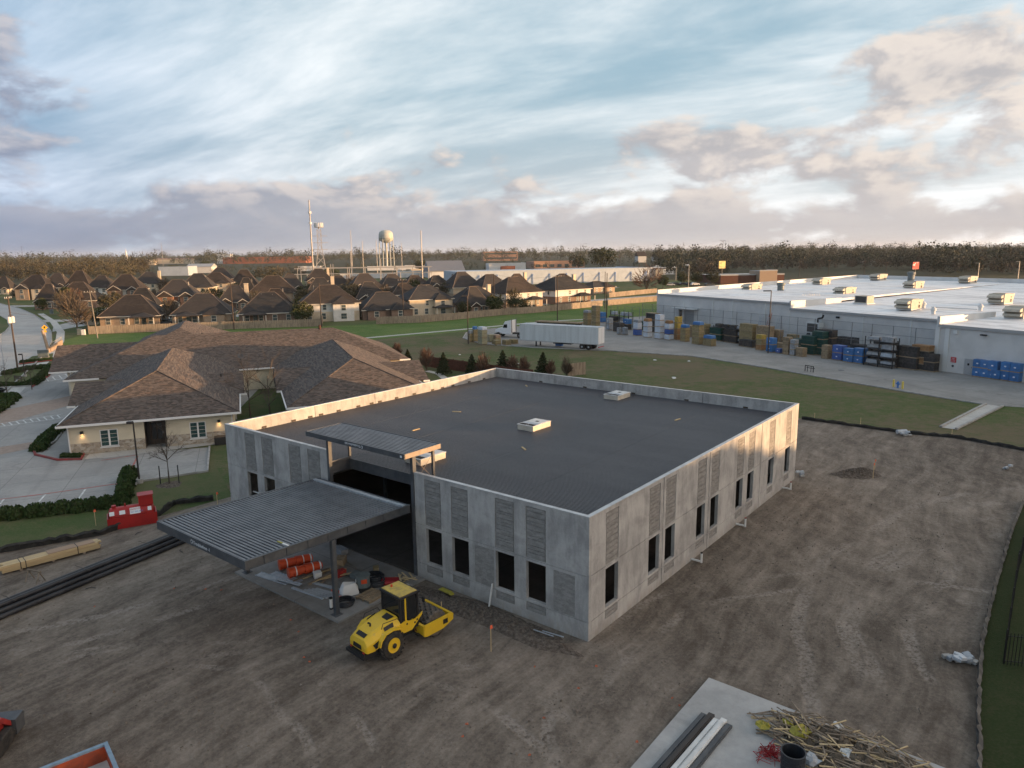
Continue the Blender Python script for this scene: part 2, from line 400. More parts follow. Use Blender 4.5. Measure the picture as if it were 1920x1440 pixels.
def _whroof(q, p, o):
    a = q.map(p, rot=(0, 0, R(61.5)))
    n = q.noise(q.map(a, scale=(0.05, 0.35, 1)), 1.3, 6, 0.65, 1.2); n2 = q.noise(a, 0.5, 5, 0.6)
    v = q.m('ADD', q.m('MULTIPLY', n, 0.75), q.m('MULTIPLY', n2, 0.25))
    c = q.mix(q.ramp(v, 0.44, 0.62), (0.80, 0.80, 0.79), (0.52, 0.52, 0.52))
    return c, n2, 0.1
custom('wh_roof', _whroof, 0.55, 0.4)
mat('ac_beige', (0.44, 0.40, 0.325), 0.65, (0.36, 0.33, 0.27), 1.5)
mat('ac_shadow', (0.05, 0.048, 0.045), 0.8)
mat('mesh_wire', (0.16, 0.17, 0.175), 0.6, alpha=0.16)
mat('fence_steel', (0.17, 0.175, 0.18), 0.5, metal=0.4)
mat('bag_tan', (0.26, 0.205, 0.105), 0.75, (0.20, 0.15, 0.075), 3.0, rand=0.15)
mat('bag_yellow', (0.42, 0.30, 0.06), 0.7, (0.30, 0.20, 0.05), 3.0, rand=0.1)
mat('bag_olive', (0.31, 0.29, 0.19), 0.75, (0.25, 0.23, 0.15), 2.5, rand=0.12)
mat('bag_white', (0.52, 0.55, 0.59), 0.55, (0.42, 0.46, 0.52), 3.0, rand=0.08)
mat('bag_brown', (0.30, 0.165, 0.075), 0.8, (0.22, 0.12, 0.055), 4.0, rand=0.1)
mat('wrap_blue', (0.045, 0.155, 0.36), 0.45, (0.035, 0.115, 0.28), 2.0, rand=0.14)
mat('wrap_indigo', (0.050, 0.105, 0.31), 0.45, (0.040, 0.08, 0.24), 2.0, rand=0.12)
mat('wrap_grey', (0.30, 0.31, 0.32), 0.6, (0.20, 0.21, 0.22), 2.5, rand=0.15)
mat('mulch_dark', (0.030, 0.028, 0.028), 0.8, (0.06, 0.055, 0.05), 3.0, rand=0.2)
mat('mulch_green', (0.012, 0.055, 0.045), 0.6, (0.010, 0.040, 0.034), 3.0)
mat('pallet_wood', (0.30, 0.225, 0.14), 0.9, (0.21, 0.155, 0.10), 3.0, rand=0.15)
mat('lumber', (0.47, 0.36, 0.205), 0.8, (0.40, 0.295, 0.16), 2.5, stretch=(0.3, 3, 3), rand=0.12)
mat('plywood', (0.33, 0.23, 0.155), 0.8, (0.27, 0.19, 0.13), 2.0, stretch=(0.4, 3, 1))
mat('old_wood', (0.235, 0.185, 0.135), 0.9, (0.15, 0.12, 0.09), 3.0, rand=0.3)
def _yel(q, p, o):
    g = q.m('ADD', q.m('MULTIPLY', q.noise(o, 2.2, 6, 0.7, 0.3), 0.6), q.m('MULTIPLY', q.noise(o, 13, 5, 0.75), 0.4))
    c = q.mix(q.ramp(g, 0.30, 0.50), (0.60, 0.375, 0.030), (0.66, 0.42, 0.020))
    return q.mix(q.m('MULTIPLY', q.ramp(g, 0.54, 0.66), 0.55), c, (0.30, 0.225, 0.12)), None, 0
custom('machine_yellow', _yel, 0.42, 0.45)
mat('machine_dust', (0.50, 0.36, 0.07), 0.6, (0.33, 0.24, 0.08), 3.0)
mat('drum_steel', (0.095, 0.085, 0.075), 0.7, (0.16, 0.14, 0.12), 4.0, metal=0.3)
mat('tank_red', (0.33, 0.016, 0.014), 0.4, (0.26, 0.014, 0.013), 1.5)
mat('mach_red', (0.36, 0.030, 0.025), 0.45, (0.26, 0.028, 0.024), 2.0)
mat('mach_cream', (0.46, 0.43, 0.32), 0.55, (0.36, 0.33, 0.25), 2.0)
mat('bin_blue', (0.20, 0.29, 0.37), 0.6, (0.16, 0.22, 0.28), 3.0)
mat('bin_orange', (0.48, 0.085, 0.030), 0.65, (0.30, 0.07, 0.035), 3.0)
mat('barrel_orange', (0.56, 0.075, 0.022), 0.5, (0.48, 0.062, 0.020), 3.0)
mat('flag_orange', (0.75, 0.13, 0.06), 0.7)
mat('pipe_black', (0.016, 0.018, 0.022), 0.42, (0.030, 0.033, 0.038), 1.0)
mat('pvc_white', (0.62, 0.62, 0.60), 0.5)
mat('plastic_clear', (0.26, 0.29, 0.32), 0.3, (0.17, 0.19, 0.21), 4.0, spec=0.6)
mat('bucket_grey', (0.13, 0.155, 0.155), 0.5, (0.09, 0.11, 0.11), 2.0)
mat('red_plastic', (0.26, 0.014, 0.018), 0.6)
mat('yellow_plastic', (0.30, 0.26, 0.03), 0.5, (0.20, 0.18, 0.03), 3.0)
mat('silt_black', (0.018, 0.018, 0.018), 0.85, (0.040, 0.038, 0.034), 3.0)
mat('silt_grey', (0.055, 0.053, 0.05), 0.85, (0.12, 0.115, 0.105), 1.2)
mat('mark_orange', (0.42, 0.115, 0.06), 0.8)
mat('sunlit_ridge_tile', (0.135, 0.105, 0.085), 0.85, (0.10, 0.08, 0.065), 2.0)  # paler than the house roofs: sunlit hip edges put into the colour
mat('iron_black', (0.012, 0.012, 0.012), 0.5)
mat('trailer_white', (0.56, 0.585, 0.60), 0.45, (0.47, 0.49, 0.50), 0.5, stretch=(3.0, 3.0, 0.25))
mat('truck_white', (0.66, 0.67, 0.68), 0.3)
mat('chrome', (0.5, 0.5, 0.5), 0.2, metal=0.9)
mat('car_silver', (0.42, 0.43, 0.44), 0.3, metal=0.3, rand=0.5)
mat('car_dark', (0.05, 0.055, 0.065), 0.25, rand=0.3)
mat('car_white', (0.66, 0.66, 0.65), 0.3)
mat('sign_yellow', (0.72, 0.40, 0.02), 0.5)
mat('sign_red', (0.45, 0.03, 0.03), 0.5)
mat('stop_blue', (0.05, 0.16, 0.42), 0.5)
mat('bollard_yellow', (0.60, 0.46, 0.10), 0.6)
mat('tower_paint', (0.46, 0.46, 0.40), 0.6, (0.38, 0.38, 0.34), 0.3)
mat('tower_steel', (0.34, 0.32, 0.30), 0.6)
mat('metal_blue_white', (0.38, 0.43, 0.48), 0.5, (0.33, 0.38, 0.43), 0.3)
mat('metal_white', (0.60, 0.60, 0.585), 0.5, (0.52, 0.52, 0.505), 0.3)
mat('metal_grey_roof', (0.16, 0.165, 0.18), 0.5)
mat('brick_red_far', (0.34, 0.125, 0.070), 0.85, (0.29, 0.11, 0.062), 0.2)
mat('brick_pink_far', (0.36, 0.22, 0.15), 0.85, (0.32, 0.195, 0.135), 0.2)
mat('bark', (0.085, 0.068, 0.055), 0.95, (0.055, 0.045, 0.037), 3.0)
mat('bark_pale', (0.20, 0.165, 0.13), 0.95, (0.14, 0.115, 0.09), 3.0)
mat('lamp_glow', (1.0, 0.72, 0.40), 0.5, emit=(1.0, 0.62, 0.28), es=9.0)
mat('lamp_white', (0.9, 0.9, 0.9), 0.5, emit=(1.0, 0.95, 0.88), es=6.0)
mat('sign_lit', (0.75, 0.62, 0.20), 0.5, (0.80, 0.35, 0.12), 0.8, lo=0.5, hi=0.56, emit=(0.8, 0.55, 0.2), es=0.25)
mat('sign_lit_red', (0.60, 0.08, 0.05), 0.5, (0.85, 0.75, 0.65), 0.8, lo=0.55, hi=0.6, emit=(0.7, 0.15, 0.1), es=0.2)

def leaf_mat(name, c1, c2, c3):
    m = bpy.data.materials.new(name); m.use_nodes = True
    q = NT(m.node_tree); b = m.node_tree.nodes['Principled BSDF']
    g = q.n('ShaderNodeNewGeometry'); r = g.outputs['Random Per Island']
    at = q.n('ShaderNodeAttribute', attribute_name='tint').outputs['Fac']
    n = q.noise(g.outputs['Position'], 0.09, 2, 0.5)
    c = q.mix(q.m('MULTIPLY', r, 0.6), c1, c2); c = q.mix(q.ramp(n, 0.42, 0.62), c, c3)
    nd = q.n('ShaderNodeVectorMath', operation='SCALE'); q.put(nd.inputs[0], c); q.put(nd.inputs[3], q.m('ADD', 0.72, q.m('MULTIPLY', at, 0.62))); c = nd.outputs[0]
    q.put(b.inputs['Base Color'], c); b.inputs['Roughness'].default_value = 0.8; b.inputs['Specular IOR Level'].default_value = 0.15
    M[name] = m
leaf_mat('leaf_oak', (0.036, 0.050, 0.018), (0.075, 0.080, 0.032), (0.060, 0.056, 0.026))
leaf_mat('leaf_pine', (0.022, 0.036, 0.016), (0.044, 0.058, 0.026), (0.034, 0.042, 0.020))
leaf_mat('leaf_shrub', (0.024, 0.046, 0.014), (0.056, 0.085, 0.026), (0.040, 0.060, 0.020))
leaf_mat('twig_brown', (0.080, 0.062, 0.046), (0.135, 0.105, 0.076), (0.105, 0.086, 0.056))
leaf_mat('twig_rust', (0.105, 0.060, 0.042), (0.150, 0.086, 0.058), (0.12, 0.075, 0.055))
leaf_mat('twig_olive', (0.066, 0.060, 0.034), (0.102, 0.086, 0.050), (0.078, 0.064, 0.040))
leaf_mat('wood_mass', (0.058, 0.060, 0.042), (0.094, 0.086, 0.066), (0.046, 0.054, 0.034))
leaf_mat('weed', (0.10, 0.085, 0.04), (0.16, 0.12, 0.055), (0.12, 0.10, 0.05))

# ------------------------------------------------------------------ mesh helpers
class MB:
    """collects boxes, tubes, prisms; build() links them as ONE mesh object"""
    def __init__(s): s.v = []; s.f = []; s.mi = []; s.m = 0
    def add(s, vs, fs):
        k = len(s.v); s.v += [tuple(v) for v in vs]
        for f in fs: s.f.append(tuple(i + k for i in f)); s.mi.append(s.m)
        return s
    def box(s, c, d, rz=0.0, taper=1.0, ry=0.0, rx=0.0):
        x, y, z = d[0] / 2, d[1] / 2, d[2] / 2
        vs = [(-x, -y, -z), (x, -y, -z), (x, y, -z), (-x, y, -z), (-x * taper, -y * taper, z), (x * taper, -y * taper, z), (x * taper, y * taper, z), (-x * taper, y * taper, z)]
        if rz or ry or rx:
            mm = Matrix.Rotation(rz, 3, 'Z') @ Matrix.Rotation(ry, 3, 'Y') @ Matrix.Rotation(rx, 3, 'X')
            vs = [mm @ Vector(v) for v in vs]
        vs = [(v[0] + c[0], v[1] + c[1], v[2] + c[2]) for v in vs]
        return s.add(vs, [(0, 3, 2, 1), (4, 5, 6, 7), (0, 1, 5, 4), (1, 2, 6, 5), (2, 3, 7, 6), (3, 0, 4, 7)])
    def bb(s, x0, x1, y0, y1, z0, z1): return s.box(((x0 + x1) / 2, (y0 + y1) / 2, (z0 + z1) / 2), (x1 - x0, y1 - y0, z1 - z0))
    def prism(s, poly, z0, z1, top=True, bot=True):
        n = len(poly); a = sum(poly[i][0] * poly[(i + 1) % n][1] - poly[(i + 1) % n][0] * poly[i][1] for i in range(n))
        if a < 0: poly = poly[::-1]
        vs = [(p[0], p[1], z0) for p in poly] + [(p[0], p[1], z1) for p in poly]
        fs = [(i, (i + 1) % n, n + (i + 1) % n, n + i) for i in range(n)]
        if top: fs.append(tuple(range(n, 2 * n)))
        if bot: fs.append(tuple(range(n - 1, -1, -1)))
        return s.add(vs, fs)
    def sideprism(s, prof, y0, y1, axis='y'):
        """profile in (x,z) extruded along y (or profile in (y,z) along x)"""
        n = len(prof); a = sum(prof[i][0] * prof[(i + 1) % n][1] - prof[(i + 1) % n][0] * prof[i][1] for i in range(n))
        if (a < 0) == (axis == 'y'): prof = prof[::-1]
        if axis == 'y': vs = [(p[0], y0, p[1]) for p in prof[::-1]] + [(p[0], y1, p[1]) for p in prof[::-1]]
        else: vs = [(y0, p[0], p[1]) for p in prof[::-1]] + [(y1, p[0], p[1]) for p in prof[::-1]]
        fs = [(i, (i + 1) % n, n + (i + 1) % n, n + i) for i in range(n)] + [tuple(range(n, 2 * n)), tuple(range(n - 1, -1, -1))]
        return s.add(vs, fs)
    def tube(s, p0, p1, r0, r1=None, n=8, cap=True):
        r1 = r0 if r1 is None else r1
        p0 = Vector(p0); p1 = Vector(p1); d = p1 - p0
        if d.length < 1e-6: return s
        w = d.normalized(); a = w.orthogonal().normalized(); b = w.cross(a)
        vs = []
        for p, r in ((p0, r0), (p1, r1)):
            for i in range(n):
                t = 2 * pi * i / n; vs.append(p + a * (r * cos(t)) + b * (r * sin(t)))
        fs = [(i, (i + 1) % n, n + (i + 1) % n, n + i) for i in range(n)]
        if cap: fs += [tuple(range(n - 1, -1, -1)), tuple(range(n, 2 * n))]
        return s.add(vs, fs)
    def path(s, pts, r, n=6):
        for a, b in zip(pts, pts[1:]): s.tube(a, b, r, r, n)
        return s
    def lathe(s, prof, n=20, o=(0, 0, 0), axis='z'):
        vs = []
        for r, h in prof:
            for i in range(n):
                t = 2 * pi * i / n; p = (r * cos(t), r * sin(t), h)
                if axis == 'x': p = (p[2], p[0], p[1])
                if axis == 'y': p = (p[1], p[2], p[0])
                vs.append((p[0] + o[0], p[1] + o[1], p[2] + o[2]))
        k = len(prof)
        fs = [(j * n + i, j * n + (i + 1) % n, (j + 1) * n + (i + 1) % n, (j + 1) * n + i) for j in range(k - 1) for i in range(n)]
        fs += [tuple(range(n - 1, -1, -1)), tuple(range((k - 1) * n, k * n))]
        return s.add(vs, fs)
    def torus(s, c, r, t, n=28, m=8, sz=1.0):
        vs = [(c[0] + (r + t * cos(2 * pi * j / m)) * cos(2 * pi * i / n), c[1] + (r + t * cos(2 * pi * j / m)) * sin(2 * pi * i / n), c[2] + t * sz * sin(2 * pi * j / m)) for i in range(n) for j in range(m)]
        fs = [(i * m + j, ((i + 1) % n) * m + j, ((i + 1) % n) * m + (j + 1) % m, i * m + (j + 1) % m) for i in range(n) for j in range(m)]
        return s.add(vs, fs)
    def mesh(s, name, mats, smooth=False):
        me = bpy.data.meshes.new(name); me.from_pydata(s.v, [], s.f)
        for m in (mats if isinstance(mats, (list, tuple)) else [mats]): me.materials.append(M[m])
        if any(s.mi): me.polygons.foreach_set('material_index', s.mi)
        if smooth: me.polygons.foreach_set('use_smooth', [True] * len(me.polygons))
        me.update()
        return me
    def build(s, name, mats, parent=None, loc=(0, 0, 0), rz=0.0, smooth=False, bevel=0.0):
        o = bpy.data.objects.new(name, s.mesh(name, mats, smooth)); col.objects.link(o)
        o.location = loc; o.rotation_euler = (0, 0, rz); o.parent = parent
        if bevel:
            b = o.modifiers.new('bevel', 'BEVEL'); b.width = bevel; b.segments = 2; b.limit_method = 'ANGLE'; b.angle_limit = R(35)
        return o

def tag(o, label=None, cat=None, group=None, kind=None):
    for k, v in (('label', label), ('category', cat), ('group', group), ('kind', kind)):
        if v: o[k] = v
    return o
def thing(name, label, cat, loc=(0, 0, 0), rz=0.0, group=None):
    o = bpy.data.objects.new(name, None); col.objects.link(o)
    o.location = loc if len(loc) == 3 else (loc[0], loc[1], 0); o.rotation_euler = (0, 0, rz); o.empty_display_size = 0.3
    return tag(o, label, cat, group)
def mesh_obj(name, me, parent=None, loc=(0, 0, 0), rz=0.0, scale=None):
    o = bpy.data.objects.new(name, me); col.objects.link(o); o.parent = parent
    o.location = loc if len(loc) == 3 else (loc[0], loc[1], 0); o.rotation_euler = (0, 0, rz)
    if scale: o.scale = scale
    return o
def dup(root, loc, rz=0.0, label=None, group=None, scale=None):
    r = root.copy(); col.objects.link(r)
    r.location = loc if len(loc) == 3 else (loc[0], loc[1], 0); r.rotation_euler = (0, 0, rz)
    if scale: r.scale = scale if isinstance(scale, (tuple, list)) else (scale,) * 3
    tag(r, label, None, group)
    def rec(a, b):
        for ch in list(a.children):
            c = ch.copy(); col.objects.link(c); c.parent = b; rec(ch, c)
    rec(root, r)
    return r
def sheet(name, poly, z, m, kind='structure', thick=0.0, z0=None):
    b = MB()
    if thick: b.prism(poly, z - thick, z)
    else:
        n = len(poly); a = sum(poly[i][0] * poly[(i + 1) % n][1] - poly[(i + 1) % n][0] * poly[i][1] for i in range(n))
        if a < 0: poly = poly[::-1]
        b.add([(p[0], p[1], z) for p in poly], [tuple(range(n))])
    o = b.build(name, m)
    return tag(o, kind=kind)
def ribbon(pts, w0, w1=None):
    """polygon of a strip left/right of a polyline"""
    w1 = -w0 if w1 is None else w1
    L_, R_ = [], []
    for i, p in enumerate(pts):
        a = Vector(pts[max(i - 1, 0)]); b = Vector(pts[min(i + 1, len(pts) - 1)]); d = (b - a).normalized(); n = Vector((-d.y, d.x))
        L_.append((p[0] + n.x * w0, p[1] + n.y * w0)); R_.append((p[0] + n.x * w1, p[1] + n.y * w1))
    return L_ + R_[::-1]
def strip_mesh(b, pts, w0, w1, z0, z1):
    """kerb-like bar along a polyline"""
    p = ribbon(pts, w0, w1); n = len(pts)
    for i in range(n - 1):
        b.prism([p[i], p[i + 1], p[2 * n - 2 - i], p[2 * n - 1 - i]], z0, z1)
    return b
def lerp(a, b, t): return tuple(x + (y - x) * t for x, y in zip(a, b))

# ------------------------------------------------------------------ ground
def build_ground():
    sheet('ground', [(-9000, -3000), (9000, -3000), (9000, 12000), (-9000, 12000)], -0.06, 'far_ground')
    sheet('grass_field', [(-110, 8), (130, 8), (130, 170), (60, 300), (-140, 300), (-180, 160)], -0.045, 'grass_dull')
    sheet('green_strip', [(-29.31, 145.77), (-11.79, 159.84), (10.04, 176.77), (24.75, 183.43), (41.93, 196.97), (55.73, 262.56), (31.09, 244.41), (6.49, 210.60), (-8.57, 196.75), (-23.01, 183.32), (-40.73, 177.19), (-66.64, 172.44), (-97.12, 164.09), (-95.12, 149.99), (-79.17, 128.91), (-70.55, 147.75), (-37.15, 156.07)], -0.036, 'grass_green')
    sheet('housing_lawn', [(-97.80, 165.24), (-67.12, 173.72), (-40.73, 177.19), (-23.01, 183.32), (-8.57, 196.75), (6.43, 208.74), (30.46, 239.47), (53.85, 262.89), (110, 420), (-40, 520), (-330, 420), (-330, 300), (-170, 190)], -0.034, 'grass_lawn')
    # lot lawn beside the clinic, dark verge beyond the silt fence
    sheet('clinic_lawn', [(-38.39, 43.94), (-31.20, 41.05), (-29.65, 41.65), (-26.37, 43.42), (-24.17, 46.65), (-20.70, 50.56), (-26, 60), (-20, 78), (5, 100), (-20, 112), (-45, 100), (-70, 60)], -0.036, 'grass_lawn')
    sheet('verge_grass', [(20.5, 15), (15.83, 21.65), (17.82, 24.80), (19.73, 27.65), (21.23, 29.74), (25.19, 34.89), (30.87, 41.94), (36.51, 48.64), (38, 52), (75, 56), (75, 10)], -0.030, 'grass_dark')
    # graded building site
    sheet('site_dirt', [(-60, 12), (-52, 34), (-33.35, 38.86), (-31.20, 41.05), (-29.65, 41.65), (-26.37, 43.42), (-24.17, 46.65), (-20.70, 50.56), (-21, 55), (-10, 62), (4, 70), (16, 64), (30.77, 73.67), (34.20, 69.96), (37.72, 66.58), (41.24, 64.82), (44.74, 59.95), (36.51, 48.64), (30.87, 41.94), (25.19, 34.89), (21.23, 29.74), (19.44, 27.26), (17.82, 24.80), (15.79, 21.65), (20.5, 15), (18, 4), (-30, 2)], -0.022, 'dirt')

    # --- warehouse yard and drive
    sheet('yard_pavement', [(-10.04, 147.62), (-5.58, 137.65), (4.01, 131.37), (16.22, 126.73), (30.28, 118.35), (38.20, 105.55), (44.92, 92.76), (50.40, 82.97), (53.24, 78.62), (56.61, 77.05), (70, 73), (105, 40), (150, 120), (110, 210), (40, 196), (22, 184), (10.61, 175.37), (-7.19, 163.81), (-9.98, 157.52)], -0.018, 'drive_concrete')
    b = MB()
    strip_mesh(b, [(-10.04, 147.62), (-5.58, 137.65), (4.01, 131.37), (16.22, 126.73), (30.28, 118.35), (38.20, 105.55), (44.92, 92.76), (50.40, 82.97), (53.24, 78.62)], -0.08, 0.08, -0.03, 0.10)
    strip_mesh(b, [(-10.04, 147.62), (-9.98, 157.52), (-7.19, 163.81), (10.61, 175.37)], -0.08, 0.08, -0.03, 0.10)
    tag(b.build('kerb', 'kerb'), kind='structure')
    sheet('apron', [(42.23, 68.70), (53.30, 78.91), (54.42, 77.72), (43.20, 67.79)], -0.008, 'path_concrete')
    b = MB(); strip_mesh(b, [(42.23, 68.70), (53.30, 78.91)], -0.12, 0.12, -0.02, 0.16); strip_mesh(b, [(43.20, 67.79), (54.42, 77.72)], -0.12, 0.12, -0.02, 0.16)
    tag(b.build('apron_kerb', 'kerb'), kind='structure')
    sheet('footpath', ribbon([(-34.67, 145.37), (-30.23, 150.47), (-12.11, 164.33), (9.68, 182.34), (23.27, 188.08)], 0.8), -0.026, 'path_concrete')
    # --- road on the left with verge and pavement
    road = [(-53.97, 66.99), (-65.07, 89.45), (-75.24, 109.88), (-85.33, 130.09), (-96.67, 150.13), (-109.14, 169.76), (-127.00, 195.36), (-146.94, 221.43), (-170.94, 250.24), (-196.87, 277.76), (-240.80, 314.00), (-228.08, 266.07), (-101.10, 110.13)]
    sheet('road', road, -0.020, 'road_concrete')
    sheet('median_grass', [(-149.88, 198.01), (-155.61, 218.80), (-142.73, 203.43), (-128.96, 184.25), (-120.85, 170.96), (-110.70, 151.41), (-110.92, 142.76)], -0.012, 'grass_lawn')
    b = MB()
    strip_mesh(b, [(-149.88, 198.01), (-155.61, 218.80), (-142.73, 203.43), (-128.96, 184.25), (-120.85, 170.96), (-110.70, 151.41)], -0.1, 0.1, -0.02, 0.12)
    strip_mesh(b, [(-65.07, 89.45), (-75.24, 109.88), (-85.33, 130.09), (-96.67, 150.13), (-109.14, 169.76), (-127.00, 195.36), (-146.94, 221.43), (-170.94, 250.24), (-196.87, 277.76)], -0.1, 0.1, -0.02, 0.12)
    tag(b.build('road_kerb', 'kerb'), kind='structure')
    sheet('pavement', ribbon([(-64.39, 90.44), (-74.02, 109.80), (-84.10, 129.99), (-94.88, 149.97), (-106.71, 169.52), (-125.52, 196.70), (-147.50, 225.37)], 0.8), -0.012, 'path_concrete')
    sheet('side_street', [(-108.87, 169.74), (-116.89, 182.94), (-119.82, 194.53), (-115.82, 200.21), (-108.57, 187.46), (-109.97, 179.57)], -0.016, 'road_concrete')
    # --- streets of the housing estate
    for i, pts in enumerate(([(-180, 196), (-120, 200), (-60, 214), (-20, 224), (20, 250), (70, 290)], [(-220, 262), (-140, 262), (-60, 276), (0, 300), (50, 350)], [(-60, 214), (-66, 250), (-60, 276)], [(-120, 200), (-140, 262)], [(20, 250), (0, 300)])):
        sheet('street', ribbon(pts, 3.6), -0.022 + 0.003 * i, 'road_concrete')

    # --- clinic car park
    sheet('car_park', [(-37.67, 43.05), (-36.02, 47.94), (-29.04, 49.91), (-29.41, 54.23), (-25.11, 56.72), (-28.09, 64.37), (-33.38, 62.79), (-30, 72), (-34, 96), (-47, 100), (-73.29, 113.37), (-71.30, 98.35), (-69.60, 82.49)], -0.020, 'lot_concrete')
    sheet('brick_crossing', [(-59.23, 81.10), (-56.32, 90.68), (-52.86, 84.90), (-54.35, 74.13)], -0.014, 'brick_band')
    sheet('brick_crossing', [(-48.87, 62.21), (-48.11, 65.21), (-44.97, 68.20), (-44.50, 65.06), (-46.29, 62.62), (-47.23, 60.00)], -0.014, 'brick_band')
    b = MB()
    def line(p, q, w=0.10, z=-0.008, bb=None):
        pp = ribbon([p, q], w / 2); (bb or b).add([(a[0], a[1], z) for a in (pp[3], pp[2], pp[1], pp[0])], [(0, 1, 2, 3)])
    for p, q in (((-37.03, 49.38), (-37.52, 50.53)), ((-34.28, 49.18), (-35.04, 51.39)), ((-31.81, 50.00), (-32.71, 52.54))): line(p, q, 0.13)
    # hatched pedestrian crossings
    for (a, c, d, e, n) in (((-56.16, 73.51), (-50.84, 79.29), (-55.12, 72.08), (-49.67, 77.38), 12), ((-71.60, 98.77), (-67.06, 107.85), (-69.00, 95.06), (-64.99, 104.41), 10)):
        line(a, c, 0.12); line(d, e, 0.12)
        for i in range(n): line(lerp(a, c, (i + .1) / n), lerp(d, e, (i + .6) / n), 0.14)
    tag(b.build('stall_lines', 'paint_white'), kind='structure')
    b2 = MB()
    for p, q in (((-37.76, 50.43), (-35.45, 51.41)), ((-35.45, 51.41), (-30.78, 53.89)), ((-31.82, 57.56), (-33.34, 61.59)), ((-35.88, 60.36), (-33.61, 61.94))): line(p, q, 0.14, -0.008, b2)
    tag(b2.build('fire_lane_lines', 'paint_red'), kind='structure')
    # kerbs: plain along the lawn, red at the fire lane
    b = MB()
    strip_mesh(b, [(-37.53, 46.96), (-36.09, 48.05), (-29.10, 50.03), (-29.41, 54.23), (-25.11, 56.72), (-28.09, 64.37)], -0.08, 0.08, -0.03, 0.12)
    tag(b.build('car_park_kerb', 'kerb'), kind='structure')
    b = MB()
    for pts in ([(-39.78, 60.51), (-37.78, 60.60), (-38.71, 62.66)], [(-59.85, 81.99), (-62.72, 88.98)], [(-65.57, 96.40), (-69.28, 106.08)], [(-81.85, 117.85), (-78.83, 121.78)], [(-39.78, 60.51), (-42.91, 62.31), (-44.42, 64.32)]):
        strip_mesh(b, pts, -0.09, 0.09, -0.03, 0.13)
    tag(b.build('red_kerb', 'red_kerb'), kind='structure')
    b = MB()
    for pts in ([(-71.21, 92.24), (-69.84, 96.27), (-66.11, 97.23)], [(-44.42, 64.32), (-45.94, 67.44), (-47.38, 73.10), (-45.88, 71.22), (-43.99, 66.96), (-43.50, 63.21)]):
        strip_mesh(b, pts, -0.08, 0.08, -0.03, 0.13)
    tag(b.build('island_kerb', 'kerb'), kind='structure')
    sheet('planting_bed', [(-43.50, 63.21), (-45.68, 67.03), (-47.08, 72.62), (-45.88, 71.22), (-43.74, 66.55), (-42.80, 63.18)], -0.006, 'clods')
    sheet('planting_bed', [(-39.90, 60.85), (-41.00, 63.10), (-39.02, 63.02), (-37.98, 60.94)], -0.006, 'clods')
    sheet('island_lawn', [(-69.21, 91.41), (-69.84, 96.27), (-66.11, 97.23), (-69.28, 106.08), (-73.73, 113.40), (-76.82, 111.00), (-76.73, 106.10), (-77.92, 101.25)], -0.008, 'grass_lawn')
    sheet('island_lawn', [(-57.32, 73.56), (-59.85, 81.99), (-62.58, 88.97), (-65.91, 92.65), (-66.85, 91.99), (-69.31, 89.69)], -0.008, 'grass_lawn')
    sheet('corner_lawn', [(-81.36, 117.25), (-78.43, 121.14), (-84.61, 131.44), (-85.92, 127.42)], -0.008, 'grass_lawn')
    sheet('entry_walk', [(-37.59, 60.76), (-38.32, 63.00), (-35.00, 65.04), (-32.78, 64.57), (-28.07, 67.46), (-27.55, 67.44), (-26.93, 65.83), (-32.07, 63.09), (-35.87, 61.18)], -0.004, 'path_concrete')
    sheet('garden_path', ribbon([(-12.83, 106.61), (-10.81, 104.07), (-9.08, 98.60)], 0.5), -0.02, 'path_concrete')
build_ground()

def heap(name, loc, rx, ry, h, rz=0.0, m='clods', seed=1, nx=36, ny=36, rough=0.35, clump=0.0):
    """uneven mound of loose soil"""
    rg = np.random.default_rng(seed); b = MB(); vs = []
    g = rg.normal(size=(nx + 1, ny + 1))
    for _ in range(1): g = (g + np.roll(g, 1, 0) + np.roll(g, -1, 0) + np.roll(g, 1, 1) + np.roll(g, -1, 1)) / 5
    for i in range(nx + 1):
        for j in range(ny + 1):
            x = -1 + 2 * i / nx; y = -1 + 2 * j / ny; an = atan2(y, x + 1e-6); r = (abs(x) ** 2.2 + abs(y) ** 2.2) * (1 + .22 * sin(3 * an + seed) + .16 * sin(7 * an + 2 * seed))
            e = max(0.0, 1 - r) ** 1.15
            vs.append((x * rx, y * ry, -0.05 + h * e * (1 + rough * g[i, j]) + 0.10 * e * rg.normal() * min(h, .5)))
    fs = [(i * (ny + 1) + j, (i + 1) * (ny + 1) + j, (i + 1) * (ny + 1) + j + 1, i * (ny + 1) + j + 1) for i in range(nx) for j in range(ny)]
    b.add(vs, fs)
    return b.build(name, m, None, (loc[0], loc[1], 0), rz)

# ------------------------------------------------------------------ the new concrete building
C0 = Vector((3.338, 29.944, 0)); L1, L2, HB, WT = 29.516, 29.777, 5.94, 0.20
bld = thing('concrete_building', 'unfinished grey tilt-up concrete building with dark ribbed metal roof deck', 'building', tuple(C0), R(TH))
def BW(x, y, z=0.0):
    p = C0 + Vector((x * cos(R(TH)) - y * sin(R(TH)), x * sin(R(TH)) + y * cos(R(TH)), z)); return (p.x, p.y, p.z)
rnd = random.Random(7)

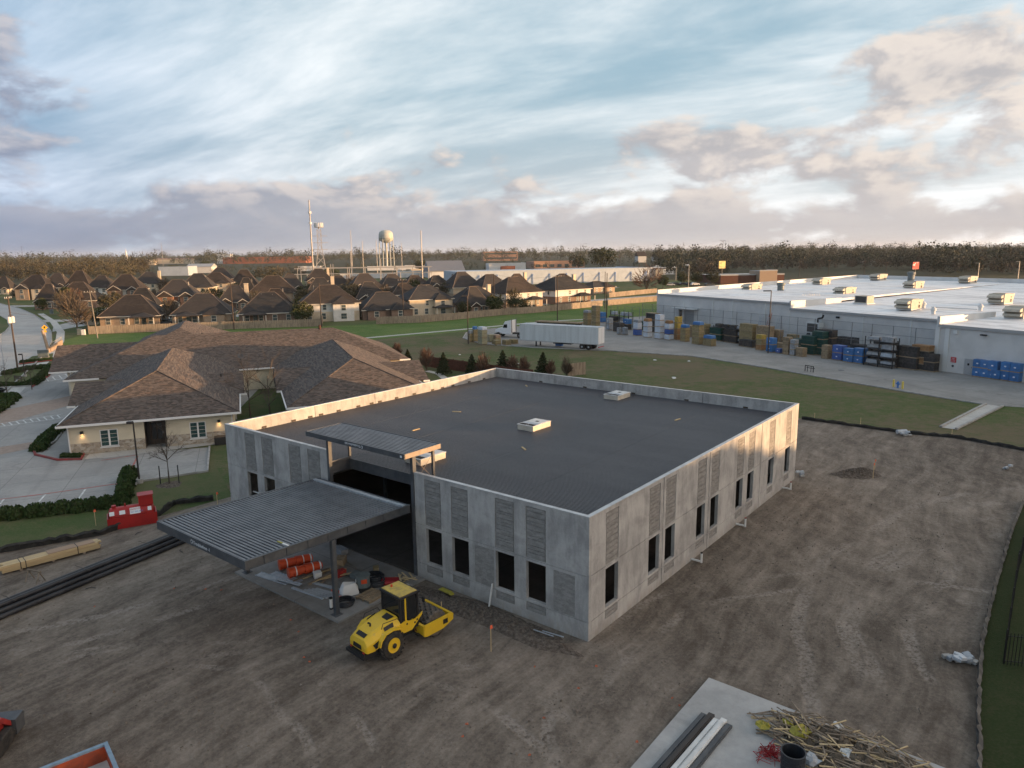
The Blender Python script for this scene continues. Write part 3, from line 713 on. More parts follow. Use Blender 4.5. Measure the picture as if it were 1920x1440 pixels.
def cells(us, zs, fn, t):
    """slab in the u-z plane, front at depth 0 looking to -w, thickness t; fn(u,z) -> (recess or None, material)"""
    b = MB(); us = sorted(set(round(u, 4) for u in us)); zs = sorted(set(round(z, 4) for z in zs))
    nu, nz = len(us) - 1, len(zs) - 1
    D = [[fn((us[i] + us[i + 1]) / 2, (zs[j] + zs[j + 1]) / 2) for j in range(nz)] for i in range(nu)]
    def dep(i, j):
        if i < 0 or j < 0 or i >= nu or j >= nz: return t
        return t if D[i][j][0] is None else D[i][j][0]
    def q(p): b.add(p, [(0, 1, 2, 3)])
    for i in range(nu):
        for j in range(nz):
            r, m = D[i][j]; b.m = m
            u0, u1, z0, z1 = us[i], us[i + 1], zs[j], zs[j + 1]
            if r is None: continue
            q([(u0, r, z0), (u1, r, z0), (u1, r, z1), (u0, r, z1)])
            q([(u0, t, z0), (u0, t, z1), (u1, t, z1), (u1, t, z0)])
            d = dep(i - 1, j)
            if d > r: q([(u0, d, z0), (u0, r, z0), (u0, r, z1), (u0, d, z1)])
            d = dep(i + 1, j)
            if d > r: q([(u1, r, z0), (u1, d, z0), (u1, d, z1), (u1, r, z1)])
            d = dep(i, j - 1)
            if d > r: q([(u0, d, z0), (u1, d, z0), (u1, r, z0), (u0, r, z0)])
            d = dep(i, j + 1)
            if d > r: q([(u0, r, z1), (u1, r, z1), (u1, d, z1), (u0, d, z1)])
    return b

WZ0, WZ1, HL1, HL0 = 1.05, 3.00, 3.12, 0.90
GW = 0.05
def panel(u0, u1, wins, place, panels=(), strips_only=False, name='wall_panel'):
    """one tilt-up panel; wins = list of (ua,ub); place(o) puts the object on its wall"""
    us = [u0, u1]; zs = [0, HL0, HL0 + GW, WZ0, WZ1, HL1, HL1 + GW, 5.74, HB, 0.48]
    for a, b_ in wins: us += [a, b_]
    for a, b_ in panels: us += [a, b_]; zs += [HL0 + 0.06, 2.98]
    def fn(u, z):
        for a, b_ in wins:
            if a < u < b_:
                if WZ0 < z < WZ1: return None, 0
                if HL1 + GW < z < 5.74 or 0.48 < z < HL0: return 0.07, 0
        for a, b_ in panels:
            if a < u < b_ and HL0 + 0.06 < z < 2.98: return 0.012, 1
        if HL1 < z < HL1 + GW or HL0 < z < HL0 + GW: return 0.035, 0
        return 0.0, 0
    o = cells(us, zs, fn, WT).build(name, ['tilt_concrete', 'formliner'], bld)
    place(o)
    for a, b_ in wins:
        for (za, zb, nb) in ((HL1 + GW, 5.74, rnd.randint(9, 13)), (0.48, HL0, 2)):
            c = [za + 0.004]
            while len(c) < nb: c.append(za + (zb - za) * (len(c) + rnd.uniform(-.22, .22)) / nb)
            c.append(zb - 0.004); c = sorted(c)
            z2 = []
            for k, z in enumerate(c): z2 += [z, z + GW] if 0 < k < len(c) - 1 else [z]
            gr = c[1:-1]
            def sf(u, z):
                if u < a + GW or u > b_ - GW: return 0.035, 0
                if z < za + 0.03 or z > zb - 0.03: return 0.03, 0
                return (0.032 if any(g < z < g + GW for g in gr) else 0.0), 0
            s_ = cells([a + 0.002, a + GW, b_ - GW, b_ - 0.002], z2 + [za + 0.03, zb - 0.03], sf, 0.062).build('formliner_strip', 'formliner', o)
            s_.location = (0, 0.006, 0)
    return o

def on_front(o): o.rotation_euler = (0, 0, R(-90))            # u runs along -y: front face looks to -x
def on_right(o): pass                                          # u along x, front looks to -y
def fr(wins): return [(-b_, -a) for a, b_ in wins]
frontw = [(2.37, 3.53), (4.25, 5.42), (7.20, 8.36), (9.10, 10.26)]
panel(-11.02, 0.0, fr(frontw), on_front, fr([(0.74, 1.93), (5.54, 6.79)]))
panel(-L2, -18.42, fr([(19.18, 20.40), (21.15, 22.37), (24.16, 25.38), (26.17, 27.37)]), on_front)
for a, b_, w in ((WT + 0.004, 7.165, [(1.44, 2.60), (5.66, 6.84)]), (7.235, 13.025, [(7.50, 8.66), (11.45, 12.60)]),
                 (13.095, 21.645, [(13.40, 14.54), (17.38, 18.50), (19.32, 20.42)]), (21.715, L1, [(23.26, 24.38), (26.85, 27.95)])):
    panel(a, b_, w, on_right)
def back_panel(a, b_, side):
    def fn(u, z): return (0.0, 0)
    o = cells([a, b_], [0, HB], fn, WT).build('wall_panel', 'tilt_concrete', bld)
    if side == 'y': o.rotation_euler = (0, 0, pi); o.location = (0, L2, 0)
    else: o.rotation_euler = (0, 0, R(90)); o.location = (L1, 0, 0)
for a, b_ in ((-7.36, -WT - .004), (-13.38, -7.40), (-22.12, -13.42), (-L1, -22.16)): back_panel(a, b_, 'y')
for a, b_ in ((WT + .004, 7.58), (7.62, 15.03), (15.07, 22.44), (22.48, L2 - WT - .004)): back_panel(a, b_, 'x')
b = MB().bb(-.015, .015, 0, .02, 0, HB); 
for x in (7.2, 13.06, 21.68): MB().bb(x - .034, x + .034, .06, .14, 0, HB).build('joint_seal', 'void', bld)
for x in (7.38, 13.4, 22.14): MB().bb(x - .02, x + .02, L2 - .14, L2 - .06, 0, HB).build('joint_seal', 'void', bld)
# thin pale cap along the top of the walls
b = MB()
b.bb(-0.012, WT + .012, 0, 11.02, HB, HB + .03); b.bb(-0.012, WT + .012, 18.42, L2 + .012, HB, HB + .03)
b.bb(WT + .013, L1 - WT - .013, -.012, WT + .012, HB, HB + .03); b.bb(WT + .013, L1 - WT - .013, L2 - WT - .012, L2 + .012, HB, HB + .03); b.bb(L1 - WT - .012, L1 + .012, -.012, L2 + .012, HB, HB + .03)
b.build('coping', 'coping', bld)
# angle plates cast into the inside of the parapet
for i, x in enumerate((2.9, 5.4, 6.9, 7.9, 9.6, 11.6, 13.0, 13.9, 15.8, 17.9, 20.2, 21.5, 22.9, 25.2, 27.4)):
    MB().bb(x - .18, x + .18, L2 - WT - .05, L2 - WT - .002, 5.12, 5.26).build('bearing_angle', 'bark', bld)
for y in (4, 9, 14, 19, 24): MB().bb(L1 - WT - .05, L1 - WT - .002, y - .18, y + .18, 5.12, 5.24).build('bearing_angle', 'bark', bld)

# ribbed roof deck: real ribs running along the front, laid in sheets
def ribs(b, x0, x1, y0, y1, z, pitch=0.1524, h=0.038, slope=0.0):
    n = int(round((x1 - x0) / pitch)); pitch = (x1 - x0) / n; prof = []
    for i in range(n):
        x = x0 + i * pitch
        prof += [(x, z + slope * (x - x0)), (x + pitch * .52, z + slope * (x - x0 + pitch * .52)), (x + pitch * .60, z - h + slope * (x - x0 + pitch * .60)), (x + pitch * .93, z - h + slope * (x - x0 + pitch * .93))]
    prof.append((x1, z + slope * (x1 - x0)))
    k = len(prof)
    vs = [(p[0], y0, p[1]) for p in prof] + [(p[0], y1, p[1]) for p in prof]
    b.add(vs, [(i, i + 1, k + i + 1, k + i) for i in range(k - 1)])
    return b
DZ = 5.10
ys = [0.21, 5.9, 11.02, 18.42, 24.2, L2 - .21]
for i in range(5):
    x0 = 1.62 if i == 2 else 0.21
    dz = 0.004 * (i % 2)
    ribs(MB(), x0, L1 - .21, ys[i], ys[i + 1] + (0.06 if i < 4 else 0), DZ + dz, .1524, .05).build('roof_sheet', 'roof_deck', bld)
for y in ys[1:-1]: MB().bb(1.7, L1 - .25, y + .03, y + .058, DZ + .006, DZ + .010).build('lap_seam', 'grey_steel', bld)
# dark laps between sheets, ledger angles, beams round the roof opening
MB().bb(0.205, L1 - .205, 0.205, 0.26, DZ - .2, DZ - .05).bb(0.205, L1 - .205, L2 - .26, L2 - .205, DZ - .2, DZ - .05).build('ledger', 'grey_steel', bld)
MB().bb(1.52, 1.60, 11.02, 18.42, DZ - .62, DZ + .03).bb(0.24, 1.52, 18.34, 18.42, DZ - .62, DZ + .03).bb(.24, 1.52, 11.02, 11.10, DZ - .62, DZ + .03).build('opening_beam', 'grey_steel', bld)
# floor slab, inner columns, joists
MB().prism([(-5.85, 10.45), (-5.85, 19.55), (-.02, 19.55), (-.02, 10.45)], -0.3, 0.08).build('entrance_slab', 'floor_slab', bld)
MB().bb(WT + .01, L1 - WT - .01, WT + .01, L2 - WT - .01, -0.2, 0.06).build('floor_slab', 'shaded_inner_floor', bld)
for x in (7.5, 15, 22.5):
    for y in (7.5, 14.6, 22): MB().bb(x - .1, x + .1, y - .1, y + .1, .06, DZ - .5).build('inner_column', 'grey_steel', bld)
    MB().bb(x - .12, x + .12, .3, L2 - .3, DZ - .5, DZ - .06).build('girder', 'grey_steel', bld)
MB().bb(2.6, 2.72, 14.0, 14.12, .06, DZ - .06).build('inner_column', 'black', bld)
MB().bb(0.30, 0.36, 26.17, 27.37, 1.45, 1.53).build('window_rail', 'white_metal', bld)
# steel corner columns of the entrance and the raised canopy
for y in (11.13, 18.31):
    MB().bb(-.06, .18, y - .10, y + .10, .08, 6.84).build('entrance_column', 'grey_steel', bld)
    MB().bb(1.50, 1.64, y - .07, y + .07, DZ, 6.84).build('canopy_post', 'grey_steel', bld)
    MB().bb(.18, 1.5, y - .05, y + .05, DZ + .02, DZ + .16).build('kerb_angle', 'grey_steel', bld)
for s in ((1.57, 11.13, 6.7, .9, 5.2), (.2, 11.13, 5.25, .9, 5.2)): pass
MB().tube((.2, 11.13, 6.6), (1.5, 11.13, 5.3), .012, .012, 5).tube((1.5, 11.13, 6.6), (.2, 11.13, 5.3), .012, .012, 5).build('brace_rod', 'sunlit_tan_steel', bld)

# low entrance canopy (porte-cochere)
def text_mesh(s, size, name, m, parent, mw, ext=0.004):
    cu = bpy.data.curves.new(name, 'FONT'); cu.body = s; cu.size = size; cu.extrude = ext; cu.resolution_u = 3
    t = bpy.data.objects.new(name, cu); col.objects.link(t)
    me = bpy.data.meshes.new_from_object(t.evaluated_get(bpy.context.evaluated_depsgraph_get()))
    bpy.data.objects.remove(t); bpy.data.curves.remove(cu)
    me.materials.clear(); me.materials.append(M[m])
    o = bpy.data.objects.new(name, me); col.objects.link(o); o.parent = parent; o.matrix_local = mw
    return o
def face_x(x, y, z, flip=False):
    """matrix for writing on a face that looks to -x, reading along -y"""
    m = Matrix(((0, 0, -1, x), (-1, 0, 0, y), (0, 1, 0, z), (0, 0, 0, 1)))
    if flip: m = m @ Matrix.Rotation(pi, 4, 'Z')
    return m
can = thing('entrance_canopy', 'low steel entrance canopy with ribbed grey deck and deep fascia on two posts', 'canopy', BW(0, 0), R(TH))
cx0, cx1, cy0, cy1, zf, zb = -10.0, -0.30, 11.06, 18.96, 4.50, 4.22
sl = (zb - zf) / (cx1 - cx0)
ribs(MB(), cx0 + .04, -0.78, cy0 + .06, cy1 - .06, zf, 0.203, 0.075, sl).build('canopy_deck', 'canopy_deck', can)
ribs(MB(), -0.62, cx1, cy0 + .06, cy1 - .06, zb, 0.2, 0.06).build('canopy_deck', 'canopy_deck', can)
MB().bb(-.80, -.60, cy0 + .1, cy1 - .1, zb - .02, zb + .07).build('flashing_bar', 'galv', can)
MB().bb(cx0 - .05, cx0 + .03, cy0, cy1, zf - .40, zf + .02).build('fascia_beam', 'grey_steel', can)
for y, s in ((cy0, 1), (cy1, -1)):
    b = MB()
    prof = lambda a, c: [(cx0 + .04, zf + a), (cx1, zb + a), (cx1, zb + c), (cx0 + .04, zf + c)]
    b.sideprism(prof(-.40, -.02), y + s * .05, y + s * .07); b.sideprism(prof(-.03, .015), y - .0 * s, y + s * .16); b.sideprism(prof(-.42, -.395), y, y + s * .16)
    b.build('edge_beam', 'grey_steel', can)
    for k in range(8):
        x = cx0 + .9 + k * 1.15; z = zf + sl * (x - cx0)
        MB().bb(x - .012, x + .012, min(y + s * .002, y + s * .05), max(y + s * .002, y + s * .05), z - .395, z - .03).build('stiffener', 'grey_steel', can)
for k in range(5):
    x = cx0 + 1.5 + k * 1.9; z = zf + sl * (x - cx0)
    MB().bb(x - .07, x + .07, cy0 + .2, cy1 - .2, z - .34, z - .06).build('cross_beam', 'grey_steel', can)
for y in (cy0 + .02, cy1 - .02):
    zc = zf + sl * (-5.45 - cx0) - .40
    MB().bb(-5.55, -5.33, y - .10, y + .10, .10, zc).bb(-5.66, -5.22, y - .22, y + .22, .08, .10).build('post', 'grey_steel', can)
zl = zf + sl * 2.2
MB().bb(-7.85, -7.77, 11.6, 12.0, zl + .005, zl + .04).build('level_tool', 'yellow_plastic', can)
MB().bb(-7.85, -7.77, 11.15, 11.6, zl + .005, zl + .04).build('level_tool', 'pvc_white', can)
text_mesh('Troubleshoo -1', 0.235, 'painted_mark', 'white_print', can, face_x(cx0 - .052, 15.42, zf - .29))
MB().lathe([(.10, 0), (.10, .004)], 18, (0, 0, 0), 'x').build('painted_ring', 'white_print', can, (cx0 - .056, 15.56, zf - .20))
MB().lathe([(.07, 0), (.07, .004)], 18, (0, 0, 0), 'x').build('painted_ring', 'grey_steel', can, (cx0 - .060, 15.56, zf - .20))

# raised canopy over the entrance
up = thing('raised_canopy', 'upper flat steel canopy on tall posts above the entrance, end plate coloured sunlit tan', 'canopy', BW(0, 0), R(TH))
ux0, ux1, uy0, uy1, uz = -0.72, 1.98, 10.92, 19.40, 7.12
ribs(MB(), ux0 + .03, ux1 - .03, uy0 + .02, uy1 - .02, uz, 0.203, 0.06).build('canopy_deck', 'canopy_deck', up)
MB().bb(ux0 - .02, ux0 + .03, uy0, uy1, uz - .27, uz + .02).build('fascia_beam', 'grey_steel', up)
MB().bb(ux1 - .03, ux1 + .02, uy0, uy1, uz - .27, uz + .02).build('fascia_beam', 'grey_steel', up)
MB().bb(ux0 + .032, ux1 - .032, uy0 - .02, uy0 + .03, uz - .25, uz + .015).build('end_plate', 'sunlit_tan_steel', up)  # tan where the other end is grey: sunlight painted on this end
MB().bb(ux0 + .032, ux1 - .032, uy1 - .03, uy1 + .02, uz - .25, uz + .015).build('end_plate', 'grey_steel', up)
for y in (11.13, 18.31): MB().bb(ux0 + .05, ux1 - .05, y - .08, y + .08, uz - .28, uz - .05).build('cross_beam', 'grey_steel', up)
text_mesh('Troubleshoo-lab', 0.20, 'painted_mark', 'white_print', up, face_x(ux0 - .022, 14.42, uz - .055, True))
MB().lathe([(.085, 0), (.085, .004)], 18, (0, 0, 0), 'x').build('painted_ring', 'white_print', up, (ux0 - .026, 14.30, uz - .13))
MB().lathe([(.055, 0), (.055, .004)], 18, (0, 0, 0), 'x').build('painted_ring', 'grey_steel', up, (ux0 - .030, 14.30, uz - .13))
MB().bb(ux0 - .024, ux0 - .021, 11.10, 11.24, uz - .2, uz - .08).build('paper_tag', 'white_print', up)

# roof hatches / unit kerbs
for i, (x, y, lb) in enumerate(((4.1, 14.3, 'white topped roof curb beside the raised entrance canopy'), (14.5, 13.8, 'white topped roof curb in the middle of the deck'), (27.2, 14.4, 'white topped roof curb near the far parapet'))):
    t = thing('roof_curb', lb, 'roof curb', BW(x, y, DZ), R(TH), 'unit curbs on the roof deck'); t.scale = (.88, .85, .85)
    MB().bb(-1.2, 1.2, -.8, .8, -.04, .42).build('curb_frame', 'cream_curb', t)
    MB().bb(-1.24, 1.24, -.84, .84, .42, .46).build('curb_rim', 'white_metal', t)
    MB().bb(-.1, 1.1, -.72, .72, .462, .48).build('cover_plate', 'white_metal', t)
    MB().bb(-1.12, -.66, -.72, -.03, .462, .470).build('curb_opening', 'void', t); MB().bb(-1.12, -.66, .03, .72, .462, .470).build('curb_opening', 'void', t)
    MB().bb(-.60, -.18, -.72, .72, .462, .468).build('cover_plate', 'galv', t)
    MB().bb(.25, .48, -.2, .1, .481, .50).build('duct_hole', 'void', t)
for i, (x, y) in enumerate(((9.0, 20.2), (9.6, 11.0), (15.0, 21.8), (22.6, 6.6), (27.0, 24.0))):
    tag(MB().box((0, 0, .03), (.7, .12, .05)).build('lumber_scrap', 'lumber', None, BW(x, y, DZ), R(TH) + i), ('pale timber offcut on the roof deck left of the raised canopy end', 'pale timber offcut on the roof deck right of the raised canopy', 'pale timber offcut on the roof deck beyond the middle curb', 'pale timber offcut on the roof deck near the right wall', 'pale timber offcut on the roof deck near the far corner')[i], 'timber', 'offcuts on the roof deck')
# pipe stubs, downpipe shoes and rubble at the wall foot
for x, lb in ((10.9, 'nearest'), (17.6, 'middle'), (26.6, 'farthest')):
    t = thing('pipe_stub', 'white plastic pipe elbow by the right wall, %s of three' % lb, 'pipe', BW(x, 0), R(TH), 'pipe stubs along the right wall')
    MB().tube((0, -.02, .12), (0, -.62, .12), .06, .06, 10).tube((0, -.62, .06), (0, -.62, .62), .06, .06, 10).build('elbow', 'pvc_white', t)
    MB().tube((0, -.62, .62), (0, -.62, .68), .065, .065, 10).build('cap', 'red_kerb' if lb != 'nearest' else 'void', t)
tag(heap('soil_bank', BW(-1.0, 5.3), .95, 5.8, .22, R(TH), seed=5, nx=24, ny=110), kind='stuff')
tag(heap('soil_bank', BW(-1.9, 24.5), 1.5, 4.4, .3, R(TH), seed=6, nx=30, ny=80), kind='stuff')
tag(heap('soil_mound', (27.14, 54.22), 2.1, 1.3, .34, R(20), seed=9, nx=60, ny=44), 'mound of dark loose soil behind the right wall', 'soil mound')

# ------------------------------------------------------------------ low clinic with hipped shingle roofs
CA = 20.5; CO = Vector((-39.9, 61.2, 0))
def CW(x, y, z=0.0):
    return (CO.x + x * cos(R(CA)) - y * sin(R(CA)), CO.y + x * sin(R(CA)) + y * cos(R(CA)), z)
def gable_or_hip(b, x0, x1, y0, y1, z0, pitch, axis='y', e0='hip', e1='hip', thick=0.12):
    """roof body; ridge along axis; e0/e1 hip or gable at the low / high end"""
    if axis == 'x':
        k = len(b.v); gable_or_hip(b, y0, y1, x0, x1, z0, pitch, 'y', e0, e1, thick)
        nf = [i for i, f in enumerate(b.f) if min(f) >= k]
        b.v[k:] = [(v[1], v[0], v[2]) for v in b.v[k:]]
        for i in nf: b.f[i] = tuple(reversed(b.f[i]))
        return b
    h = (x1 - x0) / 2; xm = (x0 + x1) / 2; zr = z0 + pitch * h
    ra = y0 + (h if e0 == 'hip' else 0); rb = y1 - (h if e1 == 'hip' else 0)
    if rb < ra: ra = rb = (ra + rb) / 2
    vs = [(x0, y0, z0), (x1, y0, z0), (x1, y1, z0), (x0, y1, z0), (xm, ra, zr), (xm, rb, zr)]
    vs += [(x0, y0, z0 - thick), (x1, y0, z0 - thick), (x1, y1, z0 - thick), (x0, y1, z0 - thick)]
    fs = [(0, 1, 4), (1, 2, 5, 4), (2, 3, 5), (3, 0, 4, 5), (6, 7, 1, 0), (7, 8, 2, 1), (8, 9, 3, 2), (9, 6, 0, 3), (9, 8, 7, 6)]
    return b.add(vs, fs)

def hip_caps(b, x0, x1, y0, y1, z0, pitch, axis, r=.10):
    if axis == 'x': f = lambda p: (p[1], p[0], p[2]); x0, x1, y0, y1 = y0, y1, x0, x1
    else: f = lambda p: p
    h = (x1 - x0) / 2; xm = (x0 + x1) / 2; zr = z0 + pitch * h; ra, rb = y0 + h, y1 - h
    if rb < ra: ra = rb = (ra + rb) / 2
    for a, c in (((x0, y0, z0), (xm, ra, zr)), ((x1, y0, z0), (xm, ra, zr)), ((x0, y1, z0), (xm, rb, zr)), ((x1, y1, z0), (xm, rb, zr)), ((xm, ra, zr), (xm, rb, zr))): b.tube(f(a), f(c), r, r, 4)
    return b
def build_clinic():
    t = thing('clinic_building', 'low cream clinic with brown shingle hip roofs, stone base and green windows', 'building', tuple(CO), R(CA))
    P = 3.3 / 7.5
    r1 = gable_or_hip(MB(), 0, 15, -.25, 34, 2.9, P).build('roof', 'shingle', t)
    r2 = gable_or_hip(MB(), 19.3, 34.5, -.25, 34, 2.9, P).build('roof', 'shingle', t)
    gable_or_hip(MB(), -4.8, 37.4, 27.0, 45.6, 2.9, .425, 'x').build('roof', 'shingle', t)
    gable_or_hip(MB(), -1.0, 15.5, 9.4, 19.0, 2.88, .335, 'x', 'gable', 'gable').build('roof', 'shingle', t)
    gable_or_hip(MB(), 18.8, 35.8, 9.4, 19.4, 2.88, .335, 'x', 'gable', 'gable').build('roof', 'shingle', t)
    gable_or_hip(MB(), -7.4, 6, 32.4, 44.6, 3.2, .44, 'x', 'gable', 'gable').build('roof', 'shingle', t)
    gable_or_hip(MB(), -1.2, 14.3, 44.5, 74, 2.9, P).build('roof', 'shingle', t)
    # ridge caps
    b = MB(); hh = 2.9 + P * 7.5
    b.tube((7.5, 7.25, hh), (7.5, 26, hh), .07, .07, 6); b.tube((0, -.25, 2.92), (7.5, 7.25, hh + .01), .06, .06, 6); b.tube((15, -.25, 2.92), (7.5, 7.25, hh + .01), .06, .06, 6)
    b.build('ridge_cap', 'shingle', t)
    b = MB(); b.tube((26.9, 7.35, hh + .04), (26.9, 26, hh + .04), .07, .07, 6); b.tube((19.3, -.25, 2.92), (26.9, 7.35, hh + .05), .06, .06, 6); b.tube((34.5, -.25, 2.92), (26.9, 7.35, hh + .05), .06, .06, 6)
    b.build('ridge_cap', 'shingle', t)
    # walls: stucco over a rubble stone base, with openings
    def front(x0, x1, y, wins, door=None):
        us = [x0, x1]; zs = [1.02, 2.78, 2.1]
        for a, c in wins: us += [a, c]; zs += [.52, 2.1]
        if door: us += list(door)
        def fn(u, z):
            if door and door[0] < u < door[1] and z < 2.6: return None, 0
            for a, c in wins:
                if a < u < c and .52 < z < 2.1: return None, 0
            return 0.0, 0
        cells(us, [z for z in zs if z >= 1.02] + [2.6], fn, .25).build('wall', 'cream_stucco', t, (0, y, 0))
        cells(us, [0, .52, 1.02], fn, .31).build('stone_base', 'rubble_stone', t, (0, y - .06, 0))
        for a, c in wins:
            w = MB(); w.bb(a, c, y + .02, y + .10, .52, .60); w.bb(a, c, y + .02, y + .10, 2.02, 2.1); w.bb(a, a + .08, y + .02, y + .10, .60, 2.02); w.bb(c - .08, c, y + .02, y + .10, .60, 2.02)
            m = (a + c) / 2; w.bb(m - .07, m + .07, y + .02, y + .10, .60, 2.02)
            f = w.build('window', 'gutter_white', t)
            MB().bb(a + .08, m - .07, y + .06, y + .08, .60, 2.02).build('pane', 'window_green', f); MB().bb(m + .07, c - .08, y + .06, y + .08, .60, 2.02).build('pane', 'window_green', f)
            for k in range(1, 4):
                z = .60 + k * 1.42 / 4
                MB().bb(a + .08, c - .08, y + .045, y + .06, z - .012, z + .012).build('muntin', 'trim', f)
            MB().bb(a - .06, c + .06, y - .10, y + .02, .44, .52).build('sill', 'gutter_white', f)
    front(.6, 14.4, .6, [(3.08, 4.55), (10.5, 11.92)], (6.70, 8.50))
    front(19.9, 33.9, .6, [(22.5, 24.0), (29.5, 31.0)])
    # recessed entrance
    MB().bb(6.70, 8.5, 2.0, 2.1, 0, 2.6).bb(6.58, 6.70, .86, 2.1, 0, 2.6).bb(8.50, 8.62, .86, 2.1, 0, 2.6).build('entrance_recess', 'bronze_pole', t)
    d = MB().bb(7.0, 8.2, 1.93, 1.99, .05, 2.2).build('door', 'pole_wood', t)
    MB().bb(7.15, 7.55, 1.90, 1.93, .5, 2.05).build('pane', 'dark_glass', d); MB().bb(7.65, 8.05, 1.90, 1.93, .5, 2.05).build('pane', 'dark_glass', d); MB().bb(8.08, 8.12, 1.86, 1.93, 1.0, 1.2).build('handle', 'chrome', d)
    for x0, x1, y0, y1 in ((.6, .85, .86, 34), (14.15, 14.4, .86, 27.5), (19.9, 20.15, .86, 27.5), (33.65, 33.9, .86, 34), (14.4, 19.9, 27.6, 27.85), (33.9, 36.6, 27.6, 27.85), (-4.2, .6, 27.6, 27.85), (-4.2, -3.95, 27.85, 45), (36.35, 36.6, 27.85, 45)):
        MB().bb(x0, x1, y0, y1, 0, 2.78).build('wall', 'cream_stucco', t)
    for x in (-.4, 14.95, 19.6, 35.2): MB().sideprism([(9.9, 2.76), (18.6, 2.76), (14.2, 4.25)], x - .1, x + .1, 'x').build('gable_wall', 'cream_stucco', t)
    MB().sideprism([(33, 3.05), (44, 3.05), (38.5, 5.4)], -7.05, -6.9, 'x').build('gable_wall', 'cream_stucco', t)
    # gutters and downpipes
    g = lambda *a: MB().bb(*a).build('gutter', 'gutter_white', t)
    g(-.06, 15.06, -.37, -.255, 2.72, 2.90); g(19.24, 34.56, -.37, -.255, 2.72, 2.90); g(13.9, 20.2, 26.88, 26.995, 2.72, 2.9)
    g(-.12, -.005, -.255, 9.3, 2.72, 2.88); g(15.005, 15.12, -.255, 9.3, 2.72, 2.88); g(19.18, 19.295, -.255, 9.3, 2.72, 2.88); g(34.505, 34.62, -.255, 9.3, 2.72, 2.88)
    for x0 in (-1.05, 15.0, 18.75, 35.1): g(x0, x0 + .75, 9.28, 9.395, 2.70, 2.88)
    g(-7.4, -2.0, 32.28, 32.395, 3.05, 3.2); g(36.0, 37.5, 26.88, 26.995, 2.7, 2.9); g(-4.8, -1.0, 26.88, 26.995, 2.7, 2.9)
    for x, y in ((14.25, .5), (.66, .5), (19.98, .5), (14.5, 9.6)): MB().bb(x - .05, x + .05, y - .06, y + .04, .1, 2.72).build('downpipe', 'gutter_white', t)
    for x in (-5.4, -5.0, -3.9, -3.5):
        for y in (33.2, 43.8): MB().bb(x - .14, x + .14, y - .14, y + .14, 0, 3.08).build('porch_column', 'trim', t)
    # roof vents
    MB().tube((13.2, 13.4, 4.0), (13.2, 13.4, 4.55), .06, .06, 8).build('vent_pipe', 'black', t)
    MB().tube((26.3, 36.0, 6.6), (26.3, 36.0, 7.3), .16, .16, 8).build('vent_pipe', 'fence_red', t); MB().tube((10.5, 36.3, 6.6), (10.5, 36.3, 6.95), .1, .1, 8).build('vent_pipe', 'black', t)
    MB().bb(12.6, 13.6, -.75, .05, 0, .72).build('meter_box', 'bronze_pole', t)
    for i, x in enumerate((1.71, 13.09)):
        l = thing('wall_lamp', ('lit black wall lamp left of the clinic entrance', 'lit black wall lamp right of the clinic entrance')[i], 'wall lamp', CW(x, .6, 2.0), R(CA), 'lit wall lamps on the clinic')
        MB().bb(-.12, .12, -.26, -.002, -.11, .13).build('lamp_housing', 'black', l)
        MB().bb(-.08, .08, -.22, -.06, -.118, -.112).build('lamp_lens', 'lamp_glow', l)
        pd = bpy.data.lights.new('lamp_bulb', 'SPOT'); pd.energy = 9.0; pd.color = (1.0, .58, .24); pd.spot_size = R(110); pd.spot_blend = .8; pd.shadow_soft_size = .05
        po = bpy.data.objects.new('lamp_bulb', pd); col.objects.link(po); po.parent = l; po.location = (0, -.16, -.14)
    s = thing('satellite_dish', 'dark satellite dish on a bent mast above the clinic courtyard eave', 'satellite dish', CW(15.6, 27.3, 2.9), R(CA))
    MB().path([(0, 0, 0), (-.25, .1, .5), (-.35, .1, 1.5)], .04).build('mast', 'black', s)
    MB().lathe([(.05, 0), (.3, .05), (.42, .14), (.40, .15), (.28, .08), (.04, .04)], 16).build('dish', 'grey_steel', s, (-.35, .0, 1.6)).rotation_euler = (R(50), 0, R(30))
    MB().tube((-.35, 0, 1.6), (-.2, -.4, 2.0), .02, .02, 5).build('feed_arm', 'black', s)
build_clinic()

